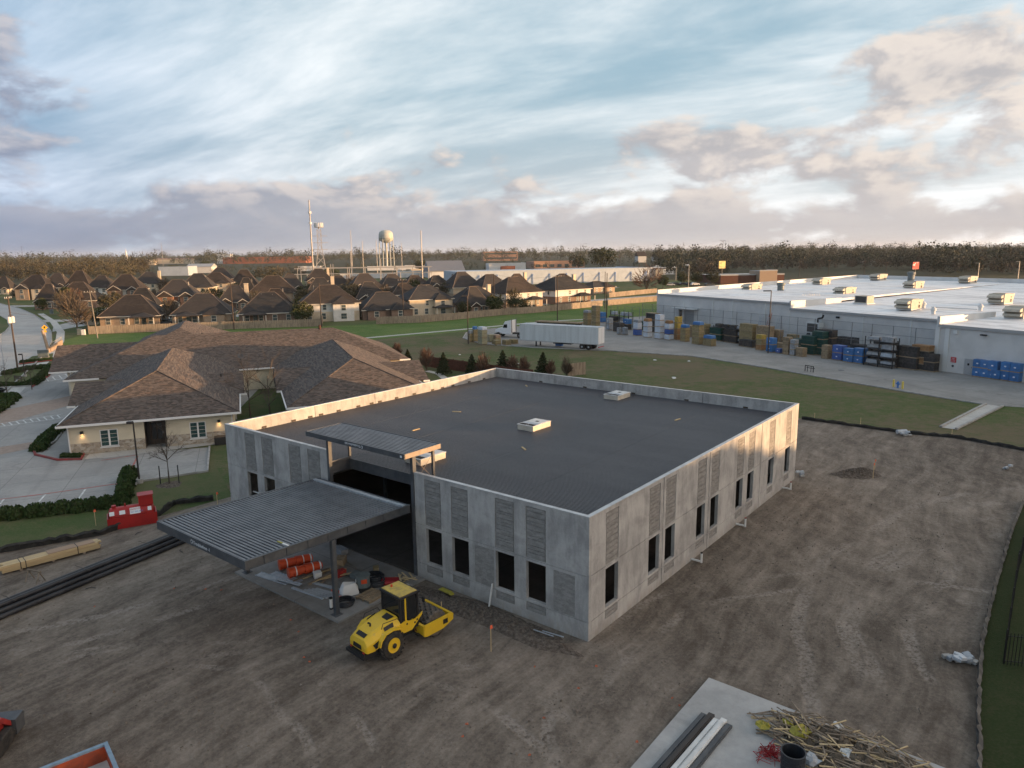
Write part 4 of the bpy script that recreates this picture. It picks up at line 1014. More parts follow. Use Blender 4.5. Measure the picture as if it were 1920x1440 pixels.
# ------------------------------------------------------------------ roller
def build_roller(loc, rz):
    t = thing('roller_compactor', 'yellow single-drum soil roller with padfoot drum and enclosed cab', 'roller', loc, rz)
    # local: +x is the way the drum points, rear engine at -x
    def tyre(y):
        w = MB().lathe([(.38, -.25), (.66, -.26), (.73, -.18), (.745, 0), (.73, .18), (.66, .26), (.38, .25)], 36, (0, 0, 0), 'y').build('tyre', 'rubber', t, (-1.05, y, .745), smooth=False)
        for k in range(22):
            a = 2 * pi * k / 22
            for s_ in (-1, 1):
                bb = MB().box((0, s_ * .13, 0), (.075, .27, .07), s_ * .55)
                lug = bb.build('lug', 'rubber', w, (.745 * cos(a + s_ * .07), 0, .745 * sin(a + s_ * .07))); lug.rotation_euler = (0, pi / 2 - (a + s_ * .07), 0)
        s_ = 1 if y > 0 else -1
        rim = MB().lathe([(.37, -.16), (.39, .21), (.35, .21), (.33, .185), (.15, .19), (.14, .22), (.05, .23)], 24, (0, 0, 0), 'y').build('rim', 'machine_yellow', t, (-1.05, y + s_ * .075, .745))
        if s_ < 0: rim.rotation_euler = (0, 0, pi)
        MB().lathe([(.13, .0), (.13, .24), (.06, .27)], 14, (0, 0, 0), 'y').build('hub', 'black', rim, (0, .02, 0))
    tyre(.72); tyre(-.72)
    # engine hood: arched sections lofted from tail to cab
    secs = [(-2.60, .62, .78, 1.12, .50), (-2.52, .70, .72, 1.34, .58), (-2.1, .76, .74, 1.56, .62), (-1.5, .80, .95, 1.74, .64), (-.9, .82, 1.05, 1.86, .66), (-.42, .82, 1.0, 1.92, .66)]
    b = MB(); vs = []
    for x, hw, zb, zt, tw in secs:
        vs += [(x, -hw, zb), (x, -hw, zb + (zt - zb) * .62), (x, -tw * .92, zt - .06), (x, -tw * .7, zt), (x, tw * .7, zt), (x, tw * .92, zt - .06), (x, hw, zb + (zt - zb) * .62), (x, hw, zb)]
    fs = []
    for i in range(len(secs) - 1):
        for j in range(8): fs.append((i * 8 + j, i * 8 + (j + 1) % 8, (i + 1) * 8 + (j + 1) % 8, (i + 1) * 8 + j))
    fs += [tuple(range(7, -1, -1)), tuple(range(len(secs) * 8 - 8, len(secs) * 8))]
    b.add(vs, [f[::-1] for f in fs])
    hood = b.build('engine_hood', 'machine_yellow', t, smooth=False, bevel=.03)
    # fenders over the tyres
    for s_ in (-1, 1):
        pr = [(-1.95, .95), (-1.85, 1.25), (-1.55, 1.52), (-1.05, 1.60), (-.5, 1.5), (-.42, 1.36), (-.55, 1.42), (-1.05, 1.53), (-1.5, 1.46), (-1.78, 1.22), (-1.88, .95)]
        MB().sideprism(pr, min(s_ * .70, s_ * 1.0), max(s_ * .70, s_ * 1.0)).build('fender', 'machine_yellow', t)
    # dark grilles let into the hood
    def pad(pts, n='grille', m='black', up=.012):
        c = sum((Vector(p) for p in pts), Vector()) / len(pts); nn = (Vector(pts[1]) - Vector(pts[0])).cross(Vector(pts[2]) - Vector(pts[0])).normalized() * up
        k = len(pts); v = [Vector(p) - nn * .5 for p in pts] + [Vector(p) + nn for p in pts]
        MB().add(v, [tuple(range(k, 2 * k)), tuple(range(k - 1, -1, -1))] + [(i, (i + 1) % k, k + (i + 1) % k, k + i) for i in range(k)]).build(n, m, t)
    pad([(-2.617, .34, .86), (-2.617, -.34, .86), (-2.60, -.30, 1.08), (-2.60, .30, 1.08)], 'rear_grille')
    pad([(-2.42, -.32, 1.400), (-2.20, -.34, 1.512), (-2.20, .34, 1.512), (-2.42, .32, 1.400)], up=.02)
    pad([(-.98, -.40, 1.855), (-.58, -.46, 1.912), (-.58, .1, 1.912), (-.98, .02, 1.855)], up=.02)
    for s_ in (-1, 1):
        p = [(-2.05, s_ * .775, .86), (-1.72, s_ * .80, 1.0), (-1.78, s_ * .79, 1.26), (-2.2, s_ * .755, 1.10)]
        pad(p if s_ < 0 else p[::-1], 'side_grille', up=.02)
        p = [(-1.42, s_ * .66, 1.70), (-.85, s_ * .70, 1.80), (-.85, s_ * .775, 1.60), (-1.42, s_ * .76, 1.50)]
        pad(p if s_ < 0 else p[::-1], 'side_grille', up=.02)
    MB().tube((-1.75, .0, 1.62), (-1.75, .0, 1.80), .05, .05, 10).tube((-1.75, 0, 1.80), (-1.88, .0, 1.88), .05, .05, 10).build('exhaust', 'black', t)
    for x0, dy, w_, h_ in ((-1.35, -.83, .16, .10), (-1.62, -.815, .2, .12)): pad([(x0, dy, 1.36), (x0 + w_, dy - .005, 1.38), (x0 + w_, dy + .002, 1.38 + h_), (x0, dy + .006, 1.36 + h_)], 'decal', 'white_print', .006)
    MB().sideprism([(-2.72, .50), (-2.60, .42), (-.4, .45), (-.4, .98), (-1.6, .95), (-2.2, .72), (-2.70, .70)], -.66, .66).build('rear_frame', 'black', t)
    MB().bb(-2.82, -2.70, -.72, .72, .52, .66).build('bumper', 'black', t)
    # cab
    x0, x1, hw, z0, z1 = -.38, .86, .74, 1.10, 2.82
    for x in (x0 + .04, x1 - .04):
        for y in (-hw + .04, hw - .04): MB().bb(x - .05, x + .05, y - .05, y + .05, z0, z1).build('cab_pillar', 'black', t)
    MB().bb(-.06, .04, -hw - .012, -hw + .05, 1.5, z1).build('door_post', 'machine_yellow', t)
    MB().bb(x0 - .06, x1 + .10, -hw - .07, hw + .07, z1, z1 + .13).build('cab_roof_rim', 'black', t, bevel=.03)
    MB().bb(x0 + .02, x1 - .04, -hw + .0, hw - .0, z1 + .132, z1 + .17).build('cab_roof', 'machine_dust', t, bevel=.02)
    for pts in (((x0 + .04, x1 - .04, -hw + .005, -hw + .015), 1.55), ((x0 + .04, x1 - .04, hw - .015, hw - .005), 1.55)):
        (a, c, y0, y1), zz = pts; MB().bb(a, c, y0, y1, zz, z1).build('cab_glass', 'dark_glass', t)
    MB().bb(x0 + .005, x0 + .015, -hw + .09, hw - .09, 1.55, z1).build('cab_glass', 'dark_glass', t); MB().bb(x1 - .015, x1 - .005, -hw + .09, hw - .09, 1.25, z1).build('cab_glass', 'dark_glass', t)
    for s_ in (-1, 1):
        pr = [(-.40, 1.0), (.35, .98), (1.05, 1.55), (1.12, 1.72), (.62, 1.50), (.2, 1.52), (-.02, 1.62), (-.40, 1.55)]
        MB().sideprism(pr, min(s_ * (hw), s_ * (hw + .05)), max(s_ * (hw), s_ * (hw + .05))).build('cab_side', 'machine_yellow', t)
        for x, z in ((.02, 1.42), (.55, 1.32), (.72, 1.42)):
            MB().lathe([(.055, -.03), (.055, .03)], 12, (0, 0, 0), 'y').build('side_port', 'black', t, (x, s_ * (hw + .035), z))
    MB().bb(x0, x1, -hw + .05, hw - .05, .95, 1.12).build('cab_floor', 'black', t)
    MB().bb(-.15, .30, -.28, .28, 1.12, 1.55).bb(-.22, -.08, -.28, .28, 1.55, 2.15).build('seat', 'black', t)
    MB().bb(.62, .80, -.25, .25, 1.12, 1.75).build('console', 'black', t)
    # articulation, drum frame, padfoot drum
    MB().bb(-.4, .95, -.35, .35, .50, .95).build('articulation', 'black', t)
    fr_ = MB()
    fr_.bb(.90, 1.06, -1.06, 1.06, .50, 1.02); fr_.bb(2.86, 3.02, -1.06, 1.06, .72, 1.06)
    f_ = fr_.build('drum_frame', 'machine_yellow', t)
    for s_ in (-1, 1):
        pr = [(.90, .48), (1.1, .40), (2.3, .44), (3.04, .70), (3.06, 1.02), (2.9, 1.10), (.95, 1.04)]
        pl = MB().sideprism(pr, min(s_ * 1.0, s_ * 1.09), max(s_ * 1.0, s_ * 1.09)).build('frame_side', 'machine_yellow', t)
        MB().bb(2.28, 2.62, min(s_ * 1.085, s_ * 1.10), max(s_ * 1.085, s_ * 1.10), .66, .92).build('frame_slot', 'black', pl)
        MB().lathe([(.26, -.04), (.26, .03), (.1, .05)], 18, (0, 0, 0), 'y').build('drum_bearing', 'black', pl, (1.98, s_ * .985, .72))
    dr = MB().lathe([(.62, -.92), (.66, -.90), (.66, .90), (.62, .92)], 40, (0, 0, 0), 'y').build('drum', 'drum_steel', t, (1.98, 0, .745))
    for r_ in range(8):
        y = -.79 + r_ * .2257
        for k in range(14):
            a = 2 * pi * (k + .5 * (r_ % 2)) / 14
            o = MB().box((0, 0, .045), (.21, .18, .11), 0, .6).build('pad', 'drum_steel', dr, (.655 * cos(a), y, .655 * sin(a))); o.rotation_euler = (0, pi / 2 - a, 0)
    # rails, mirrors, beacon, hoses, lights
    for s_ in (-1, 1):
        MB().path([(-.40, s_ * .80, 1.62), (-.62, s_ * .80, 1.95), (-1.5, s_ * .74, 1.98), (-1.62, s_ * .74, 1.72)], .018, 5).build('hand_rail', 'black', t)
        MB().path([(.82, s_ * .78, 2.55), (.98, s_ * .98, 2.6)], .014, 5).build('mirror_arm', 'black', t); MB().box((1.0, s_ * 1.02, 2.5), (.05, .16, .26)).build('mirror', 'black', t)
        MB().bb(-2.64, -2.60, s_ * .5 - .07, s_ * .5 + .07, .72, .80).build('tail_light', 'mach_red', t)
        MB().path([(.5, s_ * .3, .9), (.8, s_ * .42, 1.05), (1.0, s_ * .3, .95)], .022, 5).build('hose', 'rubber', t)
        MB().bb(.55, .75, min(s_ * .78, s_ * .98), max(s_ * .78, s_ * .98), .62, .66).build('step', 'black', t)
    MB().lathe([(.06, 0), (.06, .1), (.03, .13)], 10, (.1, .45, z1 + .17)).build('beacon', 'barrel_orange', t)
    MB().add([(.895, -.55, .56), (.895, -.35, .56), (.895, -.45, .76)], [(0, 2, 1)]).build('warning_triangle', 'red_kerb', t)
    text_mesh('BOMAG', .12, 'maker_mark', 'black', t, Matrix(((1, 0, 0, -.95), (0, 0, -1, -.835), (0, 1, 0, 1.30), (0, 0, 0, 1))))
    return t
build_roller((-5.33, 30.0, -0.02), R(46)).scale = (.82, .92, .88)

# ------------------------------------------------------------------ goods on the entrance slab
def traffic_barrel(p, rz, label, n=1):
    t = thing('traffic_barrel', label, 'barrel', (p[0], p[1], .08), rz, 'orange barrels lying on the entrance slab')
    prof = [(.29, 0), (.30, .02), (.27, .25), (.285, .26), (.26, .48), (.275, .49), (.245, .70), (.26, .71), (.23, .92), (.12, .98)]
    rings = [(.06, .2), (.30, .44), (.53, .66), (.75, .88)]
    for j in range(n):
        MB().lathe(prof, 20, (j * .92, 0, .29), 'x').build('body', 'barrel_orange', t)
        for k, (a, c) in enumerate(rings):
            if k % 2 and not (j < n - 1 and k == 3):
                ra, rc = .285 - .055 * a, .285 - .055 * c
                MB().lathe([(ra + .006, a + j * .92), (rc + .008, c + j * .92)], 20, (0, 0, .29), 'x').build('reflective_band', 'white_print', t)
    MB().lathe([(.26, -.004), (.27, .0)], 20, (0, 0, .29), 'x').build('mouth', 'bin_orange', t)
e = BW(-4.2, 17.75); traffic_barrel(e, R(TH - 20), 'stacked orange traffic barrels lying with the open end left', 2)
e = BW(-4.5, 16.45); traffic_barrel(e, R(TH - 18), 'orange and white traffic barrels lying in front of the other stack', 2)
def deck_sheet(x, y, rz, L_, w, m, label, z=.09, cat='metal sheet', grp='steel offcuts on the entrance slab'):
    tag(MB().bb(-L_ / 2, L_ / 2, -w / 2, w / 2, 0, .012).bb(-L_ / 2, L_ / 2, -w / 2, -w / 2 + .02, .012, .05).bb(-L_ / 2, L_ / 2, w / 2 - .02, w / 2, .012, .05).build('metal_sheet', m, None, BW(x, y, z), R(TH) + rz), label, cat, grp)
deck_sheet(-5.05, 17.05, R(-82), 2.4, .46, 'galv', 'pale galvanised sheet nearest the slab edge')
deck_sheet(-4.55, 16.6, R(-84), 2.2, .42, 'galv', 'galvanised sheet behind the pale one, under the barrels')
deck_sheet(-4.85, 15.9, R(-80), 1.7, .25, 'galv', 'short galvanised sheet lying across the longer two', .16)
for i in range(5):
    tag(MB().bb(-.85 - .08 * (i == 0) * 8, .85, -.06, .06, 0, .09).build('steel_stud', 'galv', None, BW(-4.95 + i * .17, 13.75 - .12 * i, .085), R(TH - 84 + i)), ('long grey steel stud at the front of the loose row', 'second grey steel stud in the loose row', 'middle grey steel stud of the loose row', 'fourth grey steel stud in the loose row', 'rearmost grey steel stud, set a little apart')[i], 'steel stud', 'steel studs on the entrance slab')
tag(MB().bb(-1.0, 1.0, -.07, .07, 0, .10).build('steel_stud', 'galv', None, BW(-3.9, 13.9, .085), R(TH - 80)), 'grey steel channel behind the row of studs', 'steel stud', 'steel studs on the entrance slab')
def coil(x, y, r, label, z=.09):
    b = MB()
    for k in range(4): b.torus((0, 0, .05 + .07 * k), r + .03 * ((k * 7) % 3 - 1), .045, 26, 7)
    tag(b.build('hose_coil', 'pipe_black', None, BW(x, y, z), 0), label, 'hose coil', 'black hose coils at the entrance')
coil(-4.55, 11.55, .42, 'black hose coil beside the slab edge and white pipe'); coil(-1.8, 12.55, .5, 'black hose coil behind the grey drum'); coil(-2.1, 12.0, .45, 'black hose coil under the grey drum edge')
t = thing('white_pipe', 'short white pipe standing upright near the canopy post', 'pipe', BW(-5.25, 11.75, .08))
MB().tube((0, 0, 0), (0, 0, .55), .075, .075, 12).build('pipe', 'pvc_white', t); MB().tube((0, 0, .55), (0, 0, .62), .085, .085, 12).build('cap', 'black', t); MB().tube((0, 0, 0), (0, 0, .08), .09, .09, 12).build('collar', 'black', t)
t = thing('wire_drum', 'grey drum with orange label standing on a black base', 'drum', BW(-2.9, 12.1, .08))
MB().tube((0, 0, 0), (0, 0, .22), .42, .42, 22).build('base', 'black', t); MB().tube((0, 0, .22), (0, 0, .82), .36, .36, 22).build('barrel', 'bucket_grey', t); MB().tube((0, 0, .82), (0, 0, .85), .38, .38, 22).build('lid', 'bucket_grey', t)
MB().box((.0, -.365, .6), (.3, .02, .22)).build('label_patch', 'barrel_orange', t, (0, 0, 0), R(20)); MB().box((-.33, -.17, .6), (.02, .22, .2)).build('label_patch', 'white_print', t)
t = thing('white_sack', 'white sack slumped beside the grey drum', 'sack', BW(-3.65, 12.35, .08), R(30))
MB().add([(-.45, -.3, 0), (.45, -.3, 0), (.45, .3, 0), (-.45, .3, 0), (-.30, -.16, .52), (.30, -.22, .62), (.38, .2, .50), (-.26, .22, .66), (.5, 0, .25), (-.5, .02, .3)], [(0, 1, 5, 4), (1, 8, 5), (8, 2, 6), (8, 6, 5), (2, 3, 7, 6), (3, 9, 7), (9, 0, 4), (9, 4, 7), (4, 5, 6, 7), (1, 2, 8), (3, 0, 9)]).build('sack', 'pvc_white', t, bevel=.06)
tag(MB().bb(-.45, .45, -.28, .28, 0, .05).build('orange_tarp', 'flag_orange', None, BW(-4.0, 12.85, .085), R(TH + 60)), 'flat orange tarp beside the white sack', 'tarp')
def pallet_mesh():
    b = MB()
    for k in range(7): b.bb(-.6, .6, -.5 + k * .155, -.5 + k * .155 + .1, .10, .122)
    for y in (-.46, 0, .46): b.bb(-.6, .6, y - .04, y + .04, .02, .10)
    for x in (-.5, 0, .5): b.bb(x - .05, x + .05, -.5, .53, 0, .02)
    return b.mesh('pallet', 'pallet_wood')
PALLET = pallet_mesh()
def pallet(p, rz, label, grp=None):
    t = thing('wood_pallet', label, 'pallet', p, rz, grp)
    for k in range(7): MB().bb(-.6, .6, -.5 + k * .155, -.5 + k * .155 + .1, .10, .122).build('board', 'pallet_wood', t)
    for y in (-.46, 0, .46): MB().bb(-.6, .6, y - .04, y + .04, 0, .10).build('stringer', 'pallet_wood', t)
    return t
pallet(BW(-3.2, 11.15, .085), R(TH + 5), 'old wooden pallet on the slab behind the roller cab')
tag(MB().bb(-.3, .3, -.5, .5, 0, .24).build('red_crate', 'red_plastic', None, BW(-1.55, 11.5, .085), R(TH + 40), bevel=.08), 'dark red plastic bundle by the entrance column', 'bundle')
rs = random.Random(3)
for i in range(9):
    tag(MB().bb(-.45, .45, -.04, .04, 0, .03).build('timber_scrap', 'lumber', None, BW(-.75 + rs.uniform(-.45, .4), 10.9 + rs.uniform(-.3, .5), .1 + .035 * i), R(rs.uniform(0, 180))), 'thin timber offcut in the pile at the wall foot behind the roller', 'timber', 'offcuts at the wall foot')
tag(MB().lathe([(.22, 0), (.25, .05), (.2, .06)], 16).build('bucket_lid', 'pvc_white', None, BW(-1.35, 10.6, .09)), 'round white lid beside the timber offcuts', 'lid')
tag(MB().path([(0, 0, .03), (.9, .3, .03), (2.0, .2, .03), (3.2, .6, .03)], .02).build('cord', 'pole_grey', None, BW(-2.3, 12.6, .08), R(TH + 60)), 'pale rod lying on the slab inside the entrance', 'rod')
tag(MB().bb(-.05, .05, -.02, .02, 0, 1.25).build('white_stake', 'pvc_white', None, BW(-.35, 5.62, .0), R(TH)), 'white board leaning on the front wall', 'board').rotation_euler = (0, R(14), R(TH))
for i, (x, y) in enumerate(((-1.25, 1.9), (-1.05, 1.5))):
    tag(MB().bb(-.02, .02, -.55, .55, 0, .04).build('conduit', 'galv', None, BW(x + .4, y, .16), R(TH + 4 + 3 * i)), ('white conduit along the front wall foot, nearer the corner', 'white conduit along the front wall foot, farther from the corner')[1 - i], 'conduit')
tag(MB().box((0, 0, .1), (1.1, .3, .14), 0, .6).build('plastic_sheet', 'yellow_plastic', None, BW(-.7, 8.2, .22), R(TH + 85), bevel=.05), 'crumpled yellow plastic at the front wall foot', 'plastic')

for i, (x, y, w, d, h, m, lb) in enumerate(((-2.6, 14.4, .6, .35, .32, 'mach_red', 'red tool box inside the entrance bay'), (-2.2, 13.6, .5, .4, .28, 'bucket_grey', 'grey tool box beside the black coils'), (-1.6, 15.6, .7, .5, .4, 'pallet_wood', 'cardboard carton inside the entrance bay'), (-1.0, 13.3, .4, .3, .25, 'bag_tan', 'small tan carton near the wall line'), (-3.5, 15.2, .4, .4, .35, 'pvc_white', 'white bucket behind the studs'), (-.6, 16.9, .9, .5, .3, 'wrap_grey', 'grey wrapped bundle at the back of the bay'))):
    t = thing('tool_box' if 'tool' in lb else 'carton', lb, 'box', BW(x, y, .08), R(TH + 17 * i)); MB().bb(-w / 2, w / 2, -d / 2, d / 2, 0, h * .8).build('body', m, t, bevel=.02); MB().bb(-w / 2 - .01, w / 2 + .01, -d / 2 - .01, d / 2 + .01, h * .8, h).build('lid', m, t, bevel=.02)
for i in range(7):
    tag(MB().bb(-1.1, 1.1, -.06, .06, 0, .04).build('plank', 'lumber' if i % 2 else 'old_wood', None, BW(-3.3 + rs.uniform(-.6, .6), 14.9 + rs.uniform(-.7, .7), .09 + .03 * i), R(TH + rs.uniform(-35, 30))), 'loose plank in the heap beneath the canopy', 'plank', 'planks beneath the canopy')
# survey stakes with flagging and paint marks
def stake(p, h, label, flag=True, tilt=0.0):
    t = thing('survey_stake', label, 'stake', p, 0.3, 'survey stakes')
    MB().bb(-.02, .02, -.012, .012, 0, h).build('lath', 'lumber', t)
    if flag: MB().box((.03, 0, h - .06), (.14, .03, .16), .4, .7).build('ribbon', 'flag_orange', t)
    t.rotation_euler = (tilt, 0, .3)
stake((*BW(-3.3, 3.0)[:2], 0), 1.25, 'survey stake with orange tip in front of the near corner'); stake((*BW(-2.6, 6.7)[:2], 0), .95, 'plain survey stake between the roller drum and the wall', False)
stake((*(-27.56, 44.91), 0), 1.1, 'survey stake with orange ribbon left of the red tank'); stake((*(-21.08, 48.76), 0), .9, 'survey stake with ribbon beside the left wall corner')
stake((*(27.74, 52.99), 0), 1.2, 'tall survey stake with orange ribbon at the soil mound'); stake((*(29.01, 55.28), 0), .8, 'shorter stake with orange ribbon behind the soil mound')
stake((*(34.78, 69.71), 0), .8, 'bare stake on the silt fence line behind the building', False); stake((*(40.95, 64.83), 0), .8, 'bare stake on the silt fence line near the apron', False); stake((*(31.22, 72.19), 0), .8, 'bare stake behind the far right wall corner', False)
for i, (p, where) in enumerate((((0.82, 28.02), 'in front of the near corner'), ((3.48, 28.05), 'right of the near corner'), ((6.22, 25.75), 'beside the concrete pad corner'), ((6.40, 25.27), 'at the pad edge, second mark'), ((4.38, 23.20), 'left of the concrete pad'), ((-1.85, 24.29), 'on the open dirt below the roller'), ((0.48, 22.56), 'at the bottom edge of the view'), ((1.08, 24.62), 'on the open dirt, lower middle'), ((-21.32, 33.84), 'left, beyond the black pipes'), ((-18.17, 35.76), 'left of the slab corner, first'), ((-16.47, 35.65), 'left of the slab corner, second'), ((-15.56, 35.51), 'nearest the slab corner'), ((-10.90, 32.26), 'in front of the slab edge'), ((-10.19, 31.15), 'in front of the slab edge, second'), ((-9.32, 28.96), 'left of the roller tyre'), ((-8.99, 28.62), 'left of the roller tyre, second'), ((-1.95, 23.59), 'below the roller, farther down'), ((2.57, 26.46), 'between corner and pad'))):
    b = MB(); q_ = random.Random(i)
    for k in range(4): b.add([(q_.uniform(-.075, .075), q_.uniform(-.075, .075), .0) for _ in range(3)] + [(q_.uniform(-.04, .04), q_.uniform(-.04, .04), .05)], [(0, 1, 3), (1, 2, 3), (2, 0, 3)])
    tag(b.build('marker_flag', 'mark_orange', None, (p[0], p[1], -.015)), 'scrap of orange marking tape ' + where, 'marker', 'orange marks on the dirt')

# ------------------------------------------------------------------ red fuel tank
a, c = Vector((-26.32, 44.13)), Vector((-23.79, 45.55)); ang = atan2(c.y - a.y, c.x - a.x); ln = (c - a).length
t = thing('fuel_tank', 'red fuel tank in a red spill tray with a red box on top', 'fuel tank', (*((a + c) / 2), 0), ang)
MB().bb(-ln / 2, ln / 2, -.2, 1.05, 0, .06).bb(-ln / 2, ln / 2, -.2, -.14, .06, .78).bb(-ln / 2, ln / 2, .99, 1.05, .06, .78).bb(-ln / 2, -ln / 2 + .06, -.14, .99, .06, .78).bb(ln / 2 - .06, ln / 2, -.14, .99, .06, .78).build('spill_tray', 'tank_red', t)
MB().lathe([(.30, -ln / 2 + .12), (.50, -ln / 2 + .22), (.52, -ln / 2 + .35), (.52, ln / 2 - .35), (.50, ln / 2 - .22), (.30, ln / 2 - .12)], 28, (0, .42, .80), 'x').build('tank', 'tank_red', t, smooth=False)
MB().bb(.45, 1.30, .05, .80, 1.28, 1.92).bb(.40, 1.35, 0, .85, 1.92, 1.97).build('pump_box', 'tank_red', t)
MB().tube((-1.0, .42, 1.3), (-1.0, .42, 1.46), .14, .14, 14).build('filler', 'tank_red', t); MB().tube((-.35, .42, 1.3), (-.35, .42, 1.5), .05, .05, 8).build('vent', 'tank_red', t)
for k, (x, w, mm) in enumerate(((-1.15, .28, 'white_print'), (-.55, .34, 'white_print'), (.2, .62, 'white_print'), (1.05, .22, 'white_print'))):
    o = MB().box((0, 0, 0), (w, .012, .26 if k != 2 else .42)).build('placard', mm, t, (x, .42 - .505 * cos(R(25)), .80 + .52 * sin(R(28)))); o.rotation_euler = (R(-28), 0, 0)
for k, (s_, dz) in enumerate((('PROCTOR', .06), ('361-265-2122', -.10))):
    text_mesh(s_, .13, 'placard_text', 'stop_blue' if k else 'sign_red', t, Matrix.Translation((-.07, .42 - .515 * cos(R(25)) - .012 + dz * .4, .80 + .52 * sin(R(28)) + dz)) @ Matrix.Rotation(R(62), 4, 'X'))

# ------------------------------------------------------------------ lumber stack on a trestle, black pipes
a, c = Vector((-28.60, 37.56)), Vector((-25.07, 41.04)); ang = atan2(c.y - a.y, c.x - a.x); ln = (c - a).length
t = thing('lumber_stack', 'strapped stack of long yellow lumber on the dirt', 'lumber stack', (*((a + c) / 2), 0), ang)
rs = random.Random(11)
for r_ in range(4):
    for k in range(5):
        d = rs.uniform(-.12, .12); MB().bb(-ln / 2 + d, ln / 2 + d, k * .145, k * .145 + .138, .10 + r_ * .10, .193 + r_ * .10).build('board', 'lumber', t)
for x in (-1.6, 0, 1.6): MB().bb(x - .06, x + .06, -.05, .8, 0, .098).build('bearer', 'old_wood', t)
MB().bb(-.2, ln / 2 - .25, .05, .72, .505, .54).build('plywood_sheet', 'plywood', t)
for x in (-ln * .32, -ln * .27, ln * .26): MB().bb(x - .02, x + .02, -.01, .73, .094, .50 if x < 0 else .546).build('strap', 'black', t)
b = Vector((-26.27, 36.78)); t = thing('sawhorse', 'small wooden sawhorse standing before the lumber stack', 'sawhorse', (*b, 0), ang - R(65))
MB().bb(-.5, .5, -.05, .05, .58, .66).build('beam', 'old_wood', t)
for x in (-.42, .42):
    for s_ in (-1, 1): MB().tube((x, 0, .6), (x, s_ * .26, 0), .03, .03, 5).build('leg', 'old_wood', t)
p0, p1 = Vector((-26.44, 31.70)), Vector((-20.58, 42.82)); ang = atan2(p1.y - p0.y, p1.x - p0.x); ln = (p1 - p0).length
pos = [(-.62, .13), (-.35, .13), (-.08, .13), (.19, .13), (.46, .13), (-.48, .36), (-.2, .36), (.07, .36), (.33, .36), (-.34, .59), (-.06, .58)]
t = thing('pipe_bundle', 'long bundle of black plastic pipes lying across the dirt', 'pipe bundle', (*((p0 + p1) / 2), 0), ang)
for i, (y, z) in enumerate(pos):
    d = rs.uniform(-.5, .5); MB().tube((-ln / 2 + d, y, z), (ln / 2 + d, y, z), .13, .13, 12).build('pipe', 'pipe_black', t)
for x in (-4.2, -.4, 3.4): MB().bb(x - .02, x + .02, -.78, .62, .70, .712).build('strap', 'bark', t)
for i, p in enumerate(((-22.92, 35.75), (-24.11, 43.27), (-19.84, 40.43))): tag(MB().path([(0, 0, .02), (.25, .14, .05), (.5, .1, .02)], .02).build('hose_scrap', 'pipe_black', None, (*p, 0), i), ('short black hose scrap before the pipe bundle', 'short black hose scrap near the fuel tank', 'short black hose scrap under the canopy fascia')[i], 'hose scrap')

# ------------------------------------------------------------------ concrete pad, studs, debris
pad_o = tag(MB().prism([(-9.5, -5.55), (.6, -5.5), (.45, -16), (-9.5, -16)], -.2, .06).build('concrete_pad', 'slab_concrete', None, BW(0, 0), R(TH)), 'pale concrete pad carrying the debris pile', 'concrete pad')
for i in range(5):
    m = ('grey_steel', 'white_metal', 'white_metal', 'bronze_pole', 'grey_steel')[i]
    w = .23
    x0, y0 = -6.9, -8.72
    t = MB().bb(-2.5, 1.45 + .12 * (i % 2) - .06 * (i == 5) * 6, i * .25, i * .25 + w, 0, .10 + .05 * (i in (1, 3))).bb(-2.5, 1.35, i * .25 + .04, i * .25 + w - .04, .10 + .05 * (i in (1, 3)), .14 + .05 * (i in (1, 3)))
    tag(t.build('steel_channel', m, None, BW(-3.35, -7.45, .065), R(TH - 1.5)), ('dark channel of the bundle nearest the debris', 'bright white channel on the debris side of the bundle', 'bright white channel in the middle of the bundle', 'dark channel left of the white ones', 'outermost dark channel nearest the pad edge')[i], 'channel', 'metal channels on the concrete pad')
rs = random.Random(21)
def debris_pt():
    while True:
        x = rs.uniform(-4, .45); y = rs.uniform(-15, -8)
        d = ((y + 11.2) / 3.2) ** 2 + ((x + .75) / 1.55) ** 2
        if d < 1: return x, y, max(0, 1 - d)
for i in range(290):
    x, y, q_ = debris_pt(); L_ = rs.uniform(.3, 1.3); z = .08 + q_ * .55 * rs.random() ** .7
    o = MB().bb(-L_ / 2, L_ / 2, -.024, .024, -.012, .012).build('debris_board', 'old_wood' if rs.random() < .78 else 'lumber', None, BW(x, y, z + .03), 0)
    o.rotation_euler = (rs.uniform(-.4, .4), rs.uniform(-.16, .16), R(TH) + (rs.gauss(-1.45, .45) if rs.random() < .7 else rs.uniform(0, 3.1)))
    tag(o, 'loose broken board in the debris pile on the pad', 'board', 'boards of the debris pile')
tag(heap('debris_litter', BW(-.85, -11.3), 1.35, 2.9, .40, R(TH), 'old_wood', 33, 50, 70, .6), kind='stuff')
for i, (x, y, m, s_) in enumerate(((-1.4, -8.45, 'yellow_plastic', .28), (-1.0, -9.65, 'yellow_plastic', .42), (-.7, -9.1, 'yellow_plastic', .24), (-2.25, -10.35, 'plastic_clear', .36), (-1.2, -11.25, 'pvc_white', .34), (.25, -10.6, 'pvc_white', .22))):
    b = MB().lathe([(.02, 0), (.7, .1), (.9, .35), (.75, .6), (.3, .72)], 11); q_ = random.Random(i)
    b.v = [(v[0] * s_ * q_.uniform(.6, 1.25), v[1] * s_ * q_.uniform(.6, 1.25), v[2] * s_ * q_.uniform(.6, 1.2)) for v in b.v]
    tag(b.build('plastic_bag', m, None, BW(x, y, .22), i), ('crumpled yellow plastic at the left end of the debris', 'larger yellow plastic sheet in the debris middle', 'small yellow plastic between the boards', 'clear crumpled wrap beside the black bucket', 'white bag on the debris pile', 'small white scrap at the back of the debris')[i], 'plastic')
for k in range(46):
    pass
b = MB()
